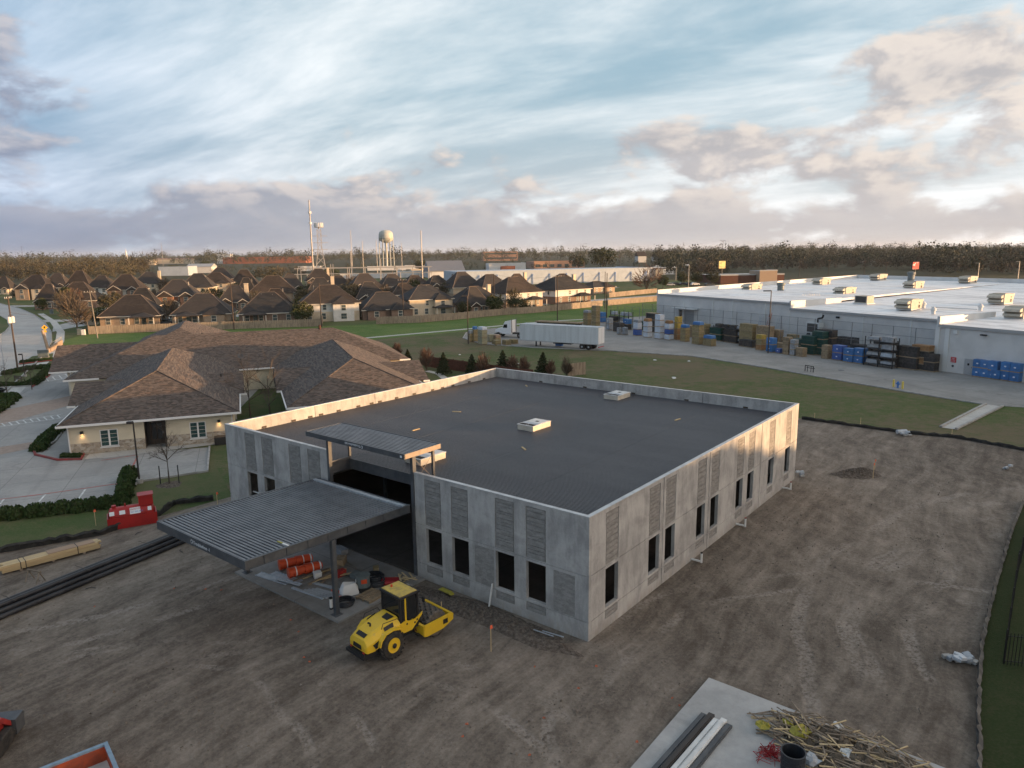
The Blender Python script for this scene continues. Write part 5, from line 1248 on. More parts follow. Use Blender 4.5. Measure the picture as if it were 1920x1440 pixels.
for k in range(60):
    x, y = rs.gauss(0, .2), rs.gauss(0, .17); b.path([(x, y, .02), (x + rs.uniform(-.25, .25), y + rs.uniform(-.25, .25), rs.uniform(.06, .28)), (x + rs.uniform(-.4, .4), y + rs.uniform(-.4, .4), .05)], .012, 3)
tag(b.build('red_netting', 'red_plastic', None, BW(-2.5, -9.05, .07)), 'tangle of bright red netting beside the black bucket', 'netting')
tag(MB().lathe([(.36, 0), (.38, .04), (.36, .10), (.39, .14), (.37, .30), (.40, .34), (.38, .50), (.41, .54), (.39, .72), (.42, .76), (.37, .76), (.34, .1)], 26).build('black_drum', 'pipe_black', None, BW(-2.85, -9.95, .065)), 'open black corrugated drum before the debris pile', 'drum')

# loose clods and stones over the graded soil
def clods():
    rg = np.random.default_rng(4); c = rg.uniform([-40, 16], [34, 62], (420, 2)); i = rg.integers(0, 420, 15000); p = c[i] + rg.normal(size=(15000, 2)) * rg.uniform(.3, 2.6, (420, 1))[i]
    d = p - np.array([C0.x, C0.y]); lx = d[:, 0] * cos(R(TH)) + d[:, 1] * sin(R(TH)); ly = -d[:, 0] * sin(R(TH)) + d[:, 1] * cos(R(TH))
    ok = ~((lx > -.3) & (lx < L1 + .3) & (ly > -.2) & (ly < L2 + .3)) & ~((lx > -6.1) & (lx < 0) & (ly > 10.2) & (ly < 19.8)) & ~((lx < .8) & (ly < -5.3)) & (p[:, 0] < p[:, 1] * .62 + .8) & ((p[:, 0] > -20) | (p[:, 1] < 38)) & (p[:, 1] < 58)
    p = p[ok]; n = len(p); s_ = .018 + .05 * rg.random((n, 1, 1)) ** 3
    base = np.array([[1, 0, -.4], [-.5, .87, -.4], [-.5, -.87, -.4], [0, 0, .8]]); v = (base[None] + rg.normal(size=(n, 4, 3)) * .28) * s_; v[..., :2] += p[:, None, :]; v[..., 2] += .0
    k = (np.arange(n) * 4)[:, None, None]; f = (np.array([[0, 1, 3], [1, 2, 3], [2, 0, 3]])[None] + k).reshape(-1, 3)
    me = bpy.data.meshes.new('soil_clods'); me.from_pydata(v.reshape(-1, 3).tolist(), [], f.tolist()); me.materials.append(M['clod_pale']); tag(mesh_obj('soil_clods', me), kind='stuff')
clods()
# ------------------------------------------------------------------ wrapped rubble, blocks, litter on the right
def rubble(p, n, r, label, rz=0.0, m='plastic_clear'):
    t = thing('wrapped_blocks', label, 'blocks', (*p, 0), rz); q_ = random.Random(n)
    for k in range(n): MB().box((q_.uniform(-r, r), q_.uniform(-r, r) * .8, .08 + .12 * (k % 3)), (.34, .22, .15), q_.uniform(-.6, .6), q_.uniform(.8, 1), q_.uniform(-.3, .3)).build('block', ('kerb', m, 'galv')[k % 3], t, bevel=.02)
rubble((19.15, 28.06), 16, .5, 'heap of film-wrapped blocks by the silt fence'); rubble((36.93, 65.60), 10, .55, 'low row of wrapped blocks beyond the far dirt edge', .2); rubble((39.36, 54.89), 3, .25, 'pale wrapped block at the right of the dirt'); rubble((22.40, 53.71), 6, .3, 'scraps at the far right wall foot')
tag(MB().lathe([(.16, -.5), (.2, -.48), (.2, .48), (.16, .5)], 14, (0, 0, .2), 'x').build('film_roll', 'galv', None, (*(36.90, 66.00), .1), .15), 'silver roll lying on the wrapped blocks', 'roll')
# dumpster and track loader, both cut by the frame
p = Vector((-14.40, 22.55)); t = thing('skip_bin', 'open blue steel bin with orange inside at the lower left', 'bin', (*p, 0), R(-50))
MB().bb(0, 1.7, -2.4, 0, 0, .06).build('floor', 'white_metal', t)
for bx in ((0, 1.7, -.07, 0, .06, .62), (0, .07, -2.4, -.071, .06, .62), (1.63, 1.7, -2.4, -.071, .06, .62), (.071, 1.629, -2.4, -2.33, .06, .62)): MB().bb(*bx).build('side', 'bin_orange', t)
for bx in ((-.03, 1.73, -.1, .03, .62, .70), (-.03, .10, -2.43, -.101, .62, .70), (1.60, 1.73, -2.43, -.101, .62, .70), (.101, 1.599, -2.43, -2.30, .62, .70)): MB().bb(*bx).build('rim', 'bin_blue', t)
p = Vector((-19.16, 22.20)); t = thing('track_loader', 'red and cream compact loader cut off at the lower left', 'loader', (*p, 0), R(100))
MB().sideprism([(-1.3, .35), (1.25, .35), (1.45, .7), (1.2, 1.15), (.3, 1.25), (-1.3, 1.2)], -.62, .62).build('body', 'mach_red', t, bevel=.05)
MB().sideprism([(-.5, 1.25), (.55, 1.25), (.72, 1.7), (.5, 2.05), (-.5, 2.08)], -.56, .56).build('cab', 'mach_cream', t, bevel=.06)
MB().bb(-.4, .4, -.575, -.565, 1.45, 1.9).build('cab_glass', 'dark_glass', t)
for s_ in (-1, 1):
    MB().sideprism([(-1.5, .3), (-1.3, .02), (1.2, .02), (1.5, .3), (1.2, .62), (-1.2, .62)], min(s_ * .64, s_ * .95), max(s_ * .64, s_ * .95)).build('track', 'rubber', t, bevel=.04)
    MB().sideprism([(-1.35, 1.2), (-1.1, 1.5), (1.0, 1.15), (1.75, .45), (1.65, .35), (.95, .95), (-1.15, 1.25)], min(s_ * .66, s_ * .8), max(s_ * .66, s_ * .8)).build('lift_arm', 'mach_red', t)
MB().bb(1.5, 2.1, -.95, .95, .1, .7).build('bucket', 'grey_steel', t)

# ------------------------------------------------------------------ silt fences and iron fence
def silt(name, pts, h, m, label, lean=.0, seed=1, step=.45):
    q_ = random.Random(seed); b = MB(); P_ = []
    for a_, c_ in zip(pts, pts[1:]):
        d = (Vector(c_) - Vector(a_)).length; n = max(1, int(d / step)); P_ += [lerp(a_, c_, k / n) for k in range(n)]
    P_.append(pts[-1]); vs = []
    for p_ in P_:
        hh = h * q_.uniform(.62, 1.05); dx = q_.uniform(-.05, .05); vs += [(p_[0] + q_.uniform(-.03, .03), p_[1] + q_.uniform(-.03, .03), -.03), (p_[0] + dx, p_[1] + q_.uniform(-.05, .05) - lean, hh), (p_[0] + dx + .03 + lean, p_[1] - .12 - lean, max(0, hh - .12))]
    n = len(P_); b.add(vs, [(3 * i + k, 3 * i + 3 + k, 3 * i + 4 + k, 3 * i + 1 + k) for i in range(n - 1) for k in (0, 1)])
    return tag(b.build(name, m), label, 'silt fence', 'silt fences round the site')
silt('silt_fence', [(35.42, 47.57), (30.68, 41.94), (25.02, 34.89), (21.04, 29.74), (19.26, 27.19), (17.69, 24.81), (15.40, 21.15)], .26, 'silt_grey', 'sagging grey silt fence down the right edge of the dirt', .05, 4, .3)
silt('silt_fence', [(30.11, 72.72), (34.00, 69.52), (37.61, 66.38), (41.12, 64.63), (44.73, 59.61)], .35, 'silt_black', 'black silt fence along the far edge of the dirt', .0, 5, .5)
silt('silt_fence', [(-31.40, 40.44), (-29.54, 41.49), (-26.32, 43.33), (-24.22, 46.75), (-24.14, 48.96), (-21.75, 49.67)], .5, 'silt_black', 'black silt fence between the clinic lawn and the site', .02, 6, .3)
pts = [(32.83, 43.20), (26.62, 35.47), (20.80, 27.83)]
t = thing('iron_fence', 'black iron picket fence at the right edge', 'fence', (0, 0, 0))
for a_, c_ in zip(pts, pts[1:]):
    d = (Vector(c_) - Vector(a_)); n = int(d.length / .13)
    for k in range(n + 1):
        p_ = lerp(a_, c_, k / n); r_ = .03 if k % 18 == 0 else .011
        MB().bb(-r_, r_, -r_, r_, -.03, 1.45 if r_ < .02 else 1.55).build('post' if r_ > .02 else 'picket', 'iron_black', t, (p_[0], p_[1], 0))
    for z in (.15, 1.3): MB().tube((a_[0], a_[1], z), (c_[0], c_[1], z), .02, .02, 4).build('rail', 'iron_black', t)
c_ = (20.80, 27.83); e_ = (c_[0] + 5.0, c_[1] - 1.2)
for k in range(38):
    p_ = lerp(c_, e_, (k + 1) / 38); MB().bb(-.011, .011, -.011, .011, -.03, 1.45).build('picket', 'iron_black', t, (p_[0], p_[1], 0))
for z in (.15, 1.3): MB().tube((c_[0], c_[1], z), (e_[0], e_[1], z), .02, .02, 4).build('rail', 'iron_black', t)

# ------------------------------------------------------------------ warehouse
WA = -61.5; WO = Vector((61.04, 102.0, 0))
def WW(x, y, z=0.0): return (WO.x + x * cos(R(WA)) - y * sin(R(WA)), WO.y + x * sin(R(WA)) + y * cos(R(WA)), z)
RS = .026
def rz_(y): return 6.75 + RS * (y - 7)
def build_warehouse():
    t = thing('warehouse', 'long pale warehouse with a big white flat roof', 'building', tuple(WO), R(WA))
    XL, XB, XR, YB = -70, -76, 46, 86
    # walls: each run of wall between its pilasters
    def wall(x0, x1, y, h, m='wh_wall', openings=()):
        us = [x0, x1]; zs = [0, h]
        for a, c, z in openings: us += [a, c]; zs += [z]
        def fn(u, z):
            for a, c, zz in openings:
                if a < u < c and z < zz: return None, 0
            return 0.0, 0
        return cells(us, zs, fn, .3).build('wall', m, t, (0, y, 0))
    wall(XL, -32.1, 7, 7.55, openings=[(-62.5, -57.6, 4.4)]); wall(-32.1, -.4, 7, 6.55); wall(0, XR, 0, 6.6)
    MB().bb(-62.5, -57.6, 7.9, 8.0, 0, 4.4).build('roller_door', 'wh_band', t); MB().bb(-63, -56.2, 5.3, 7.0, 4.75, 4.9).build('door_canopy', 'wh_trim', t)
    MB().bb(-.4, 0, .0, 7.3, 0, 6.6).build('wall', 'wh_wall', t); MB().prism([(XL, 7.3), (XL + .3, 7.3), (XB + .3, YB), (XB, YB)], 0, 8.3).build('wall', 'wh_wall', t)
    MB().bb(XB, XR, YB, YB + .3, 0, 8.8).build('wall', 'wh_wall', t)
    # pilasters, downpipes, eave bands
    for x in (-61, -52, -46.5, -38, -32.2, -25.2, -17, -8.6): MB().bb(x - .12, x + .12, 6.9, 6.998, 0, 7.4 if x < -32 else 6.4).build('pilaster', 'wh_trim', t)
    for x in (-.1, 1.3): MB().bb(x - .3, x + .3, -.12, -.002, 0, 6.5).build('pilaster', 'wh_trim', t)
    MB().bb(XL, -32.1, 6.75, 6.998, 7.25, 7.60).build('eave_band', 'wh_band', t); MB().bb(-32.1, -.42, 6.75, 6.998, 6.22, 6.60).build('eave_band', 'wh_band', t); MB().bb(0, XR, -.25, -.002, 6.25, 6.66).build('eave_band', 'wh_band', t)
    # roof: sloped membrane
    def slab(pts, m='wh_roof', n='roof'):
        MB().add([(*p, z) for p, z in pts], [tuple(range(len(pts)))]).build(n, m, t)
    slab([((XL, 7), 7.56), ((-32.1, 7), 7.56), ((-32.1, 20), rz_(20) + .25), ((-34, YB), rz_(YB) + .02), ((XB, YB), rz_(YB) + .02)])
    slab([((-32.1, 7), 6.62), ((0, 7), 6.62), ((0, YB), rz_(YB)), ((-34.2, YB), rz_(YB)), ((-32.1, 22), rz_(22))])
    slab([((0, 0), 6.66), ((XR, 0), 6.66), ((XR, YB), rz_(YB) - .01), ((0, YB), rz_(YB) - .01)])
    # parapets
    MB().add([(XL, 7, 7.5), (XL + .35, 7, 7.5), (XB + .35, YB, 8.5), (XB, YB, 8.5), (XL, 7, 8.45), (XL + .35, 7, 8.45), (XB + .35, YB, 9.75), (XB, YB, 9.75)], [(4, 5, 6, 7), (0, 1, 5, 4), (1, 2, 6, 5), (2, 3, 7, 6), (3, 0, 4, 7)]).build('parapet', 'metal_white', t)
    MB().bb(XB + .4, XR, YB - .3, YB, 8.5, 9.75).build('parapet', 'metal_white', t)
    MB().bb(-32.3, -31.9, 6.9, 21, 6.5, 7.95).build('parapet', 'metal_white', t); MB().bb(-.3, .1, -.1, 14, 6.5, 7.75).build('parapet', 'metal_white', t)
    # door, sign, lights on the near wall
    d = MB().bb(4.0, 5.15, -.06, -.002, .05, 2.2).build('side_door', 'wh_band', t); MB().bb(4.45, 4.7, -.075, -.06, 1.3, 1.6).build('pane', 'dark_glass', d); MB().bb(5.0, 5.06, -.1, -.06, 1.0, 1.1).build('handle', 'black', d)
    s = MB().bb(2.1, 2.85, -.05, -.002, 1.45, 2.2).build('wall_sign', 'sign_red', t)
    text_mesh('NO', .24, 'sign_text', 'white_print', s, Matrix(((1, 0, 0, 2.26), (0, 0, -1, -.052), (0, 1, 0, 1.93), (0, 0, 0, 1)))); text_mesh('PARKING', .15, 'sign_text', 'white_print', s, Matrix(((1, 0, 0, 2.13), (0, 0, -1, -.052), (0, 1, 0, 1.74), (0, 0, 0, 1)))); text_mesh('FIRE LANE', .13, 'sign_text', 'white_print', s, Matrix(((1, 0, 0, 2.13), (0, 0, -1, -.052), (0, 1, 0, 1.54), (0, 0, 0, 1))))
    MB().lathe([(.16, 0), (.16, .05)], 12, (0, 0, 0), 'y').build('hose_outlet', 'grey_steel', t, (2.45, -.06, .95))
    MB().bb(5.45, 5.65, -.12, -.002, 2.0, 2.2).build('lamp', 'black', t); MB().bb(2.2, 2.7, -.28, -.002, 5.5, 6.0).build('lamp', 'wh_trim', t)
    MB().bb(5.9, 6.6, -.5, -.05, 5.62, 5.78).build('flood_light', 'black', t); MB().bb(-22, -21.5, 6.6, 6.99, 5.5, 5.8).build('flood_light', 'black', t)
build_warehouse()

def ac_unit(x, y, label, s=1.0):
    z = rz_(y); t = thing('rooftop_unit', label, 'rooftop unit', WW(x, y, z), R(WA + 6), 'units on the warehouse roof')
    MB().bb(-1.1 * s, 1.1 * s, -1.5 * s, 1.5 * s, 0, .18).build('curb', 'wh_trim', t)
    MB().sideprism([(-1.6 * s, .2), (1.35 * s, .2), (1.95 * s, 1.55 * s), (-1.6 * s, 1.55 * s)], -1.1 * s, 1.1 * s, 'x').build('cabinet', 'ac_beige', t)
    # angled intake hoods on the far side, dark fan opening near
    MB().sideprism([(-1.6 * s, 1.5 * s), (-2.5 * s, 1.25 * s), (-2.5 * s, .95 * s), (-1.6 * s, .95 * s)], -1.0 * s, 1.0 * s, 'x').build('intake_hood', 'ac_beige', t)
    MB().sideprism([(-1.6 * s, .9 * s), (-2.3 * s, .65 * s), (-2.3 * s, .4 * s), (-1.6 * s, .4 * s)], -1.0 * s, 1.0 * s, 'x').build('intake_hood', 'ac_beige', t)
    MB().bb(1.09 * s, 1.12 * s, .5 * s, .95 * s, .3 * s, .75 * s).build('fan_opening', 'ac_shadow', t); MB().bb(1.09 * s, 1.12 * s, .6 * s, .85 * s, .95 * s, 1.15 * s).build('fan_opening', 'ac_shadow', t)
    MB().bb(-.9 * s, .9 * s, -.9 * s, .9 * s, 1.55 * s, 1.62 * s).build('top_panel', 'ac_beige', t)
for x, y, lb in ((-65, 32.2, 'beige rooftop unit nearest the left roof edge'), (-65, 57, 'beige rooftop unit in the left row, second back'), (-64.4, 79, 'beige rooftop unit at the back left by the parapet'), (-40.9, 34, 'beige rooftop unit in the middle row, front'), (-40.5, 57.2, 'beige rooftop unit in the middle row with a vent behind'), (-40.8, 79, 'beige rooftop unit in the middle row by the back parapet'), (-15, 16.1, 'beige rooftop unit on a tall white curb near the front'), (-10.1, 34.7, 'beige rooftop unit in the right row'), (3, 14.6, 'beige rooftop unit cut by the right edge of the view')):
    ac_unit(x, y, lb, 1.15)
for x, y, lb, h, r in ((-56.4, 32.1, 'grey round roof vent right of the first unit', 2.4, .75), (-55.3, 79, 'tall grey roof vent near the back parapet', 2.6, .8)):
    t = thing('roof_vent', lb, 'roof vent', WW(x, y, rz_(y)), R(WA), 'vents on the warehouse roof')
    MB().tube((0, 0, 0), (0, 0, h * .7), r, r, 14).build('stack', 'bucket_grey', t); MB().lathe([(r * 1.05, h * .7), (r * 1.25, h * .75), (r * 1.25, h * .95), (r * .6, h)], 14).build('cowl', 'bucket_grey', t); MB().bb(-r * 1.2, r * 1.2, -r * 1.2, r * 1.2, 0, .2).build('curb', 'wh_trim', t)
for x, y, lb in ((-14.9, 20.0, 'small white roof cowl left of the pair'), (-8.5, 12.4, 'small white roof cowl near the eave'), (-6.2, 21.4, 'small white roof cowl at the end of the pipe')):
    t = thing('roof_cowl', lb, 'roof vent', WW(x, y, rz_(y)), R(WA), 'cowls on the warehouse roof')
    MB().tube((0, 0, 0), (0, 0, .6), .3, .3, 10).build('stack', 'wh_trim', t); MB().lathe([(.42, .55), (.42, .8), (.1, 1.15)], 10).build('hood', 'wh_trim', t)
tag(MB().tube((0, 0, .2), (-7, -1, .2), .1, .1, 6).build('roof_pipe', 'wh_trim', None, WW(-6.6, 21.2, rz_(21)), R(WA)), 'white pipe run lying on the warehouse roof', 'pipe')
t = thing('condenser_box', 'small beige condenser with a dark louvre on the warehouse roof', 'condenser', WW(-26.9, 20.8, rz_(20.8)), R(WA))
MB().bb(-1.3, 1.3, -1, 1, .15, 1.5).build('cabinet', 'ac_beige', t); MB().bb(-1.1, 1.1, -1.02, -1.002, .3, 1.4).build('louvre', 'ac_shadow', t); MB().bb(-1.5, 1.5, -1.2, 1.2, 0, .15).build('curb', 'wh_trim', t)
t = thing('roof_hatch_rail', 'white guard rail round the roof hatch', 'guard rail', WW(-41, 23.5, rz_(23.5)), R(WA))
for k in range(5):
    for y in (-1, 1): MB().bb(-1.2 + k * .6 - .03, -1.2 + k * .6 + .03, y - .03, y + .03, 0, 1.1).build('post', 'wh_trim', t)
for z in (.55, 1.08):
    for y in (-1, 1): MB().bb(-1.2, 1.2, y - .03, y + .03, z - .03, z + .03).build('rail', 'wh_trim', t)

# tall chain-link yard fence
t = thing('yard_fence', 'tall grey chain-link fence along the front of the warehouse', 'fence', tuple(WO), R(WA))
for k in range(20):
    x = -68 + k * 3.55; MB().tube((x, 1.2, 0), (x, 1.2, 5.7), .05, .05, 6).build('post', 'fence_steel', t)
for z in (2.9, 4.3, 5.65): MB().tube((-68, 1.2, z), (-.5, 1.2, z), .028, .028, 5).build('rail', 'fence_steel', t)
MB().add([(-68, 1.21, .05), (-.5, 1.21, .05), (-.5, 1.21, 5.65), (-68, 1.21, 5.65)], [(0, 1, 2, 3)]).build('wire_mesh', 'mesh_wire', t)
t = thing('side_yard_fence', 'chain-link fence running left from the warehouse corner', 'fence', tuple(WO), R(WA))
for k in range(8):
    x = -70 - k * 3.0; MB().tube((x, 2 + k * .2, 0), (x, 2 + k * .2, 4.6), .05, .05, 6).build('post', 'fence_steel', t)
for z in (.2, 2.4, 4.55): MB().tube((-70, 2, z), (-91, 3.4, z), .028, .028, 5).build('rail', 'fence_steel', t)

# ------------------------------------------------------------------ palletised goods
YR = R(WA)
def goods(p, n, m, label, w=1.25, d=1.1, h=1.05, cat='pallet load', top=None, grp='goods stacked along the yard', rz=None, seams=3):
    t = thing('pallet_load', label, cat, (*p, 0), YR if rz is None else rz, grp)
    q_ = random.Random(int(p[0] * 97 + p[1] * 31)); z = 0
    for k in range(n):
        MB().bb(-w / 2, w / 2, -d / 2, d / 2, z, z + .12).build('pallet', 'pallet_wood', t); z += .125
        hh = h * q_.uniform(.88, 1.06); mm = m if isinstance(m, str) else m[k % len(m)]
        if seams:
            sh = hh / seams
            for s_ in range(seams):
                dx = q_.uniform(-.03, .03); MB().bb(-w / 2 + .03 + dx, w / 2 - .03 + dx, -d / 2 + .03, d / 2 - .03, z + s_ * sh + .006, z + (s_ + 1) * sh - .012).build('bag_layer', mm, t)
        else:
            MB().bb(-w / 2, w / 2, -d / 2, d / 2, z, z + hh).build('wrapped_cube', mm, t, bevel=.03); MB().bb(-.12, .12, -d / 2 - .012, -d / 2, z + hh * .4, z + hh * .55).build('label_patch', 'white_print', t)
        z += hh + .02
    if top: MB().box((0, 0, z + .3), (w * .95, d * .95, .6), .1, .9).build('top_load', top, t, bevel=.1)
    return t
goods((-8.08, 142.07), 1, 'bag_tan', 'grey wrapped load on a tan pallet left of the truck', 1.0, 1.0, 1.5, top='wrap_grey'); goods((-7.23, 141.99), 2, 'bag_tan', 'narrow tan load topped with blue wrap by the lamp post', .8, .9, 1.1, top='wrap_blue', seams=2)
goods((-5.58, 137.65), 2, 'bag_olive', 'pale olive stack left of the truck', 1.9, 1.2, 1.35, top='bag_white'); goods((-4.12, 140.85), 1, 'bag_olive', 'lower pale olive load beside the taller stack', 1.0, 1.0, 1.3)
for i, (p, lb) in enumerate((((-2.88, 136.61), 'low brown paper bundle nearest the olive stack'), ((-2.96, 140.74), 'brown paper bundle on the second row'), ((-0.94, 136.44), 'low brown bundle behind the trailer nose'), ((0.40, 137.94), 'low brown bundle under the trailer nose'))): goods(p, 1, 'bag_tan', lb, 1.6, 1.2, .8, top='plywood' if i == 1 else None)
goods((18.22, 171.93), 2, 'bag_tan', 'tan stack behind the trailer roof, left of the pair', 1.9, 1.2, 1.4, seams=2, top='wrap_grey'); goods((19.67, 166.81), 4, 'bag_tan', 'tall tan stack behind the trailer tail', 1.9, 1.2, 1.1, seams=2)
goods((21.93, 159.65), 2, 'wrap_grey', 'grey wrapped load right of the trailer tail', 1.1, 1.1, 1.2, seams=0); goods((23.45, 156.25), 1, 'mulch_dark', 'dark load behind the small grey pair', 2.4, 1.4, 2.0, seams=2); goods((25.97, 160.34), 2, ['mulch_dark', 'wrap_blue'], 'dark load topped with a blue cube', 1.6, 1.2, 1.1, seams=0)
goods((22.81, 151.18), 1, 'wrap_grey', 'small grey load, left of the pair before the white stacks', .8, .8, 1.5); goods((23.88, 150.08), 1, 'wrap_grey', 'small grey load, right of the pair before the white stacks', .9, .9, 1.5)
goods((26.25, 148.88), 2, ['wrap_indigo', 'bag_white'], 'white stack with blue bottom layer, leftmost', 1.5, 1.2, 1.2, top='wrap_grey'); goods((27.80, 145.89), 3, 'bag_white', 'white stack topped with a brown sack bundle, second', 1.5, 1.2, .95, top='bag_brown'); goods((29.61, 142.98), 4, 'bag_white', 'tallest white stack in the yard', 1.6, 1.2, 1.05); goods((31.12, 141.07), 3, ['bag_white', 'wrap_indigo', 'bag_white'], 'white stack with a dark blue band', 1.4, 1.2, 1.0, top='bag_brown')
goods((32.87, 140.91), 4, ['bag_brown', 'bag_brown', 'bag_yellow', 'bag_yellow'], 'narrow brown and yellow stack beside the white ones', 1.0, 1.2, 1.05); goods((33.61, 138.27), 2, 'bag_tan', 'tan stack topped with a blue cube, left', 1.5, 1.2, 1.25, top='wrap_blue'); goods((35.02, 134.06), 3, 'bag_tan', 'tall tan stack topped with a blue cube, right', 1.9, 1.3, 1.1, top='wrap_blue'); goods((36.55, 131.60), 1, 'bag_tan', 'low wide tan load with a blue cube on it', 2.2, 1.3, 1.3, top='wrap_blue')
goods((43.81, 125.14), 3, ['bag_brown', 'bag_tan', 'bag_yellow'], 'brown and yellow stack in front of the lamp post', 1.3, 1.2, .8); goods((44.68, 122.34), 2, 'wrap_blue', 'two blue cubes right of the lamp post', 1.3, 1.2, 1.1, seams=0); goods((45.55, 120.96), 1, 'wrap_indigo', 'single low blue cube between the lamp post and pallets', .95, .9, .7, seams=0)
goods((46.39, 119.60), 4, 'pallet_wood', 'stack of worn brown bundles left of the green load', 1.2, 1.1, .62, seams=2); goods((46.96, 118.29), 3, 'wrap_grey', 'grey layered stack left of the green load', 1.0, 1.0, .75); goods((47.69, 116.99), 2, 'pallet_wood', 'low brown stack before the green load', 1.4, 1.1, .6)
goods((50.05, 119.31), 2, 'mulch_green', 'dark green wrapped load in the yard', 2.6, 1.5, 1.4, seams=2); goods((52.65, 119.10), 3, 'mulch_dark', 'tall black load behind the brown pallets', 3.0, 1.5, 1.3, seams=2); goods((50.69, 114.36), 3, 'pallet_wood', 'brown slatted stack before the black load', 1.2, 1.1, .6)
goods((51.93, 112.54), 2, 'wrap_indigo', 'indigo cubes, leftmost of the three blue groups', 1.7, 1.3, 1.15, seams=0); goods((52.56, 110.26), 2, 'wrap_blue', 'blue cubes, middle of the three blue groups', 1.6, 1.2, 1.05, seams=0); goods((53.58, 109.10), 2, 'wrap_blue', 'blue cubes, nearest the steel rack', 1.6, 1.2, 1.05, seams=0)
goods((59.37, 102.61), 4, ['mulch_dark', 'bag_brown'], 'dark brown load at the end of the fence', 2.6, 1.4, .8, seams=2); goods((58.02, 103.67), 2, 'mulch_dark', 'black load right of the steel rack', 3.2, 1.4, 1.5, seams=2)
for i, (px, n) in enumerate((((63.71, 96.45), 2), ((64.16, 95.58), 2), ((64.61, 94.72), 2), ((64.82, 94.30), 1), ((65.46, 93.45), 2), ((65.89, 92.23), 2))): goods(px, n, 'wrap_blue', ('blue cubes by the near wall, first from the door', 'blue cubes by the near wall, second from the door', 'blue cubes by the near wall, third from the door', 'single blue cube at the end of the first row by the near wall', 'blue cubes of the second row by the near wall, left', 'blue cubes of the second row by the near wall, right')[i], 1.15, 1.1, 1.1, seams=0)
# second row of mixed goods behind
for p, n, m, lb, w, h in (((30.54, 155.52), 3, 'mulch_dark', 'dark load behind the second white stack', 2.6, 1.2), ((33.75, 149.12), 2, 'wrap_grey', 'grey load behind the banded white stack', 2.4, 1.3), ((40.71, 141.05), 2, 'wrap_grey', 'grey load behind the low tan load', 2.6, 1.2), ((42.98, 129.53), 1, 'mulch_dark', 'low dark load below the ladders', 3.2, 1.3), ((48.06, 129.09), 3, 'pallet_wood', 'brown stack behind the two blue cubes', 1.8, .9), ((50.32, 127.44), 2, 'bag_tan', 'tan load behind the grey layered stack', 1.8, 1.2), ((56.10, 118.82), 2, 'mulch_dark', 'black load behind the blue cubes', 3.4, 1.3), ((56.99, 113.88), 1, 'mulch_dark', 'low black load left of the steel rack', 3.0, 1.6), ((58.69, 108.19), 2, 'wrap_grey', 'grey load behind the black ones at the fence end', 2.8, 1.2), ((59.93, 101.15), 2, 'mulch_dark', 'black load against the wall corner', 1.6, 1.2), ((23.88, 167.56), 2, 'mulch_dark', 'dark load behind the grey wrapped one', 2.2, 1.2), ((22.44, 178.05), 2, 'wrap_blue', 'blue load behind the tall tan stack', 1.8, 1.2)):
    goods(p, n, m, lb, w, 1.3, h, seams=2 if m != 'wrap_blue' else 0)
q_ = random.Random(77)
for k in range(17):
    x = -66 + k * 3.9; m = q_.choice(['mulch_dark', 'wrap_grey', 'pallet_wood', 'mulch_dark', 'bag_tan', 'wrap_grey', 'mulch_green'])
    goods(WW(x, -.6)[:2], q_.choice([1, 2, 2, 3]), m, 'weathered load against the fence, %s from the warehouse left corner' % 'first second third fourth fifth sixth seventh eighth ninth tenth eleventh twelfth thirteenth fourteenth fifteenth sixteenth seventeenth'.split()[k], q_.uniform(2.2, 3.4), 1.5, q_.uniform(.8, 1.2), seams=q_.choice([2, 3]))
# steel racks
def rack(p, L_, h, label, seed=1):
    t = thing('steel_rack', label, 'rack', (*p, 0), YR, 'steel racks in the yard'); q_ = random.Random(seed); n = max(2, int(L_ / 1.6)); 
    for k in range(n + 1):
        for y in (-.6, .6): MB().bb(-L_ / 2 + k * L_ / n - .05, -L_ / 2 + k * L_ / n + .05, y - .05, y + .05, 0, h).build('upright', 'black', t)
    z = .3
    while z < h:
        MB().bb(-L_ / 2, L_ / 2, -.65, .65, z, z + .07).build('shelf', 'grey_steel', t)
        for k in range(n):
            if q_.random() < .85: MB().box((-L_ / 2 + (k + .5) * L_ / n, 0, z + .42), (L_ / n * .8, 1.0, q_.uniform(.35, .75)), q_.uniform(-.1, .1), .9).build('shelf_load', q_.choice(['wrap_grey', 'galv', 'mulch_dark', 'wrap_grey']), t)
        z += 1.15
rack((55.06, 105.86), 4.6, 4.4, 'black steel rack of grey goods right of the blue cubes', 3); rack((41.83, 136.69), 7.5, 3.0, 'long rack of grey goods behind the tan stacks', 4); rack((25.72, 167.36), 7.0, 3.6, 'bare steel rack near the warehouse left corner', 5)
for i, p in enumerate(((44.77, 137.25), (45.54, 135.54), (46.13, 135.48), (46.71, 133.03))):
    t = thing('ladder', ('grey ladder leaning on the warehouse, leftmost', 'second grey ladder leaning on the warehouse', 'tall orange ladder leaning on the warehouse', 'grey ladder leaning right of the orange one')[i], 'ladder', (*p, 0), YR, 'ladders leaning on the warehouse'); hh = 5.6 if i == 2 else 4.6; m = 'bin_orange' if i == 2 else 'galv'
    for s_ in (-.25, .25): MB().tube((s_ + (.8 if i != 2 else 0), 2.4, 0), (s_, 4.2, hh), .05, .05, 5).build('stile', m, t)
    for k in range(12): f = (k + 1) / 13; x = (.8 if i != 2 else 0) * (1 - f); MB().tube((x - .25, 2.4 + 1.8 * f, hh * f), (x + .25, 2.4 + 1.8 * f, hh * f), .03, .03, 4).build('rung', m, t)
t = thing('wall_condenser', 'white condenser with dark fan mounted high behind the lamp post', 'condenser', WW(-25.8, 6.1, 0), YR)
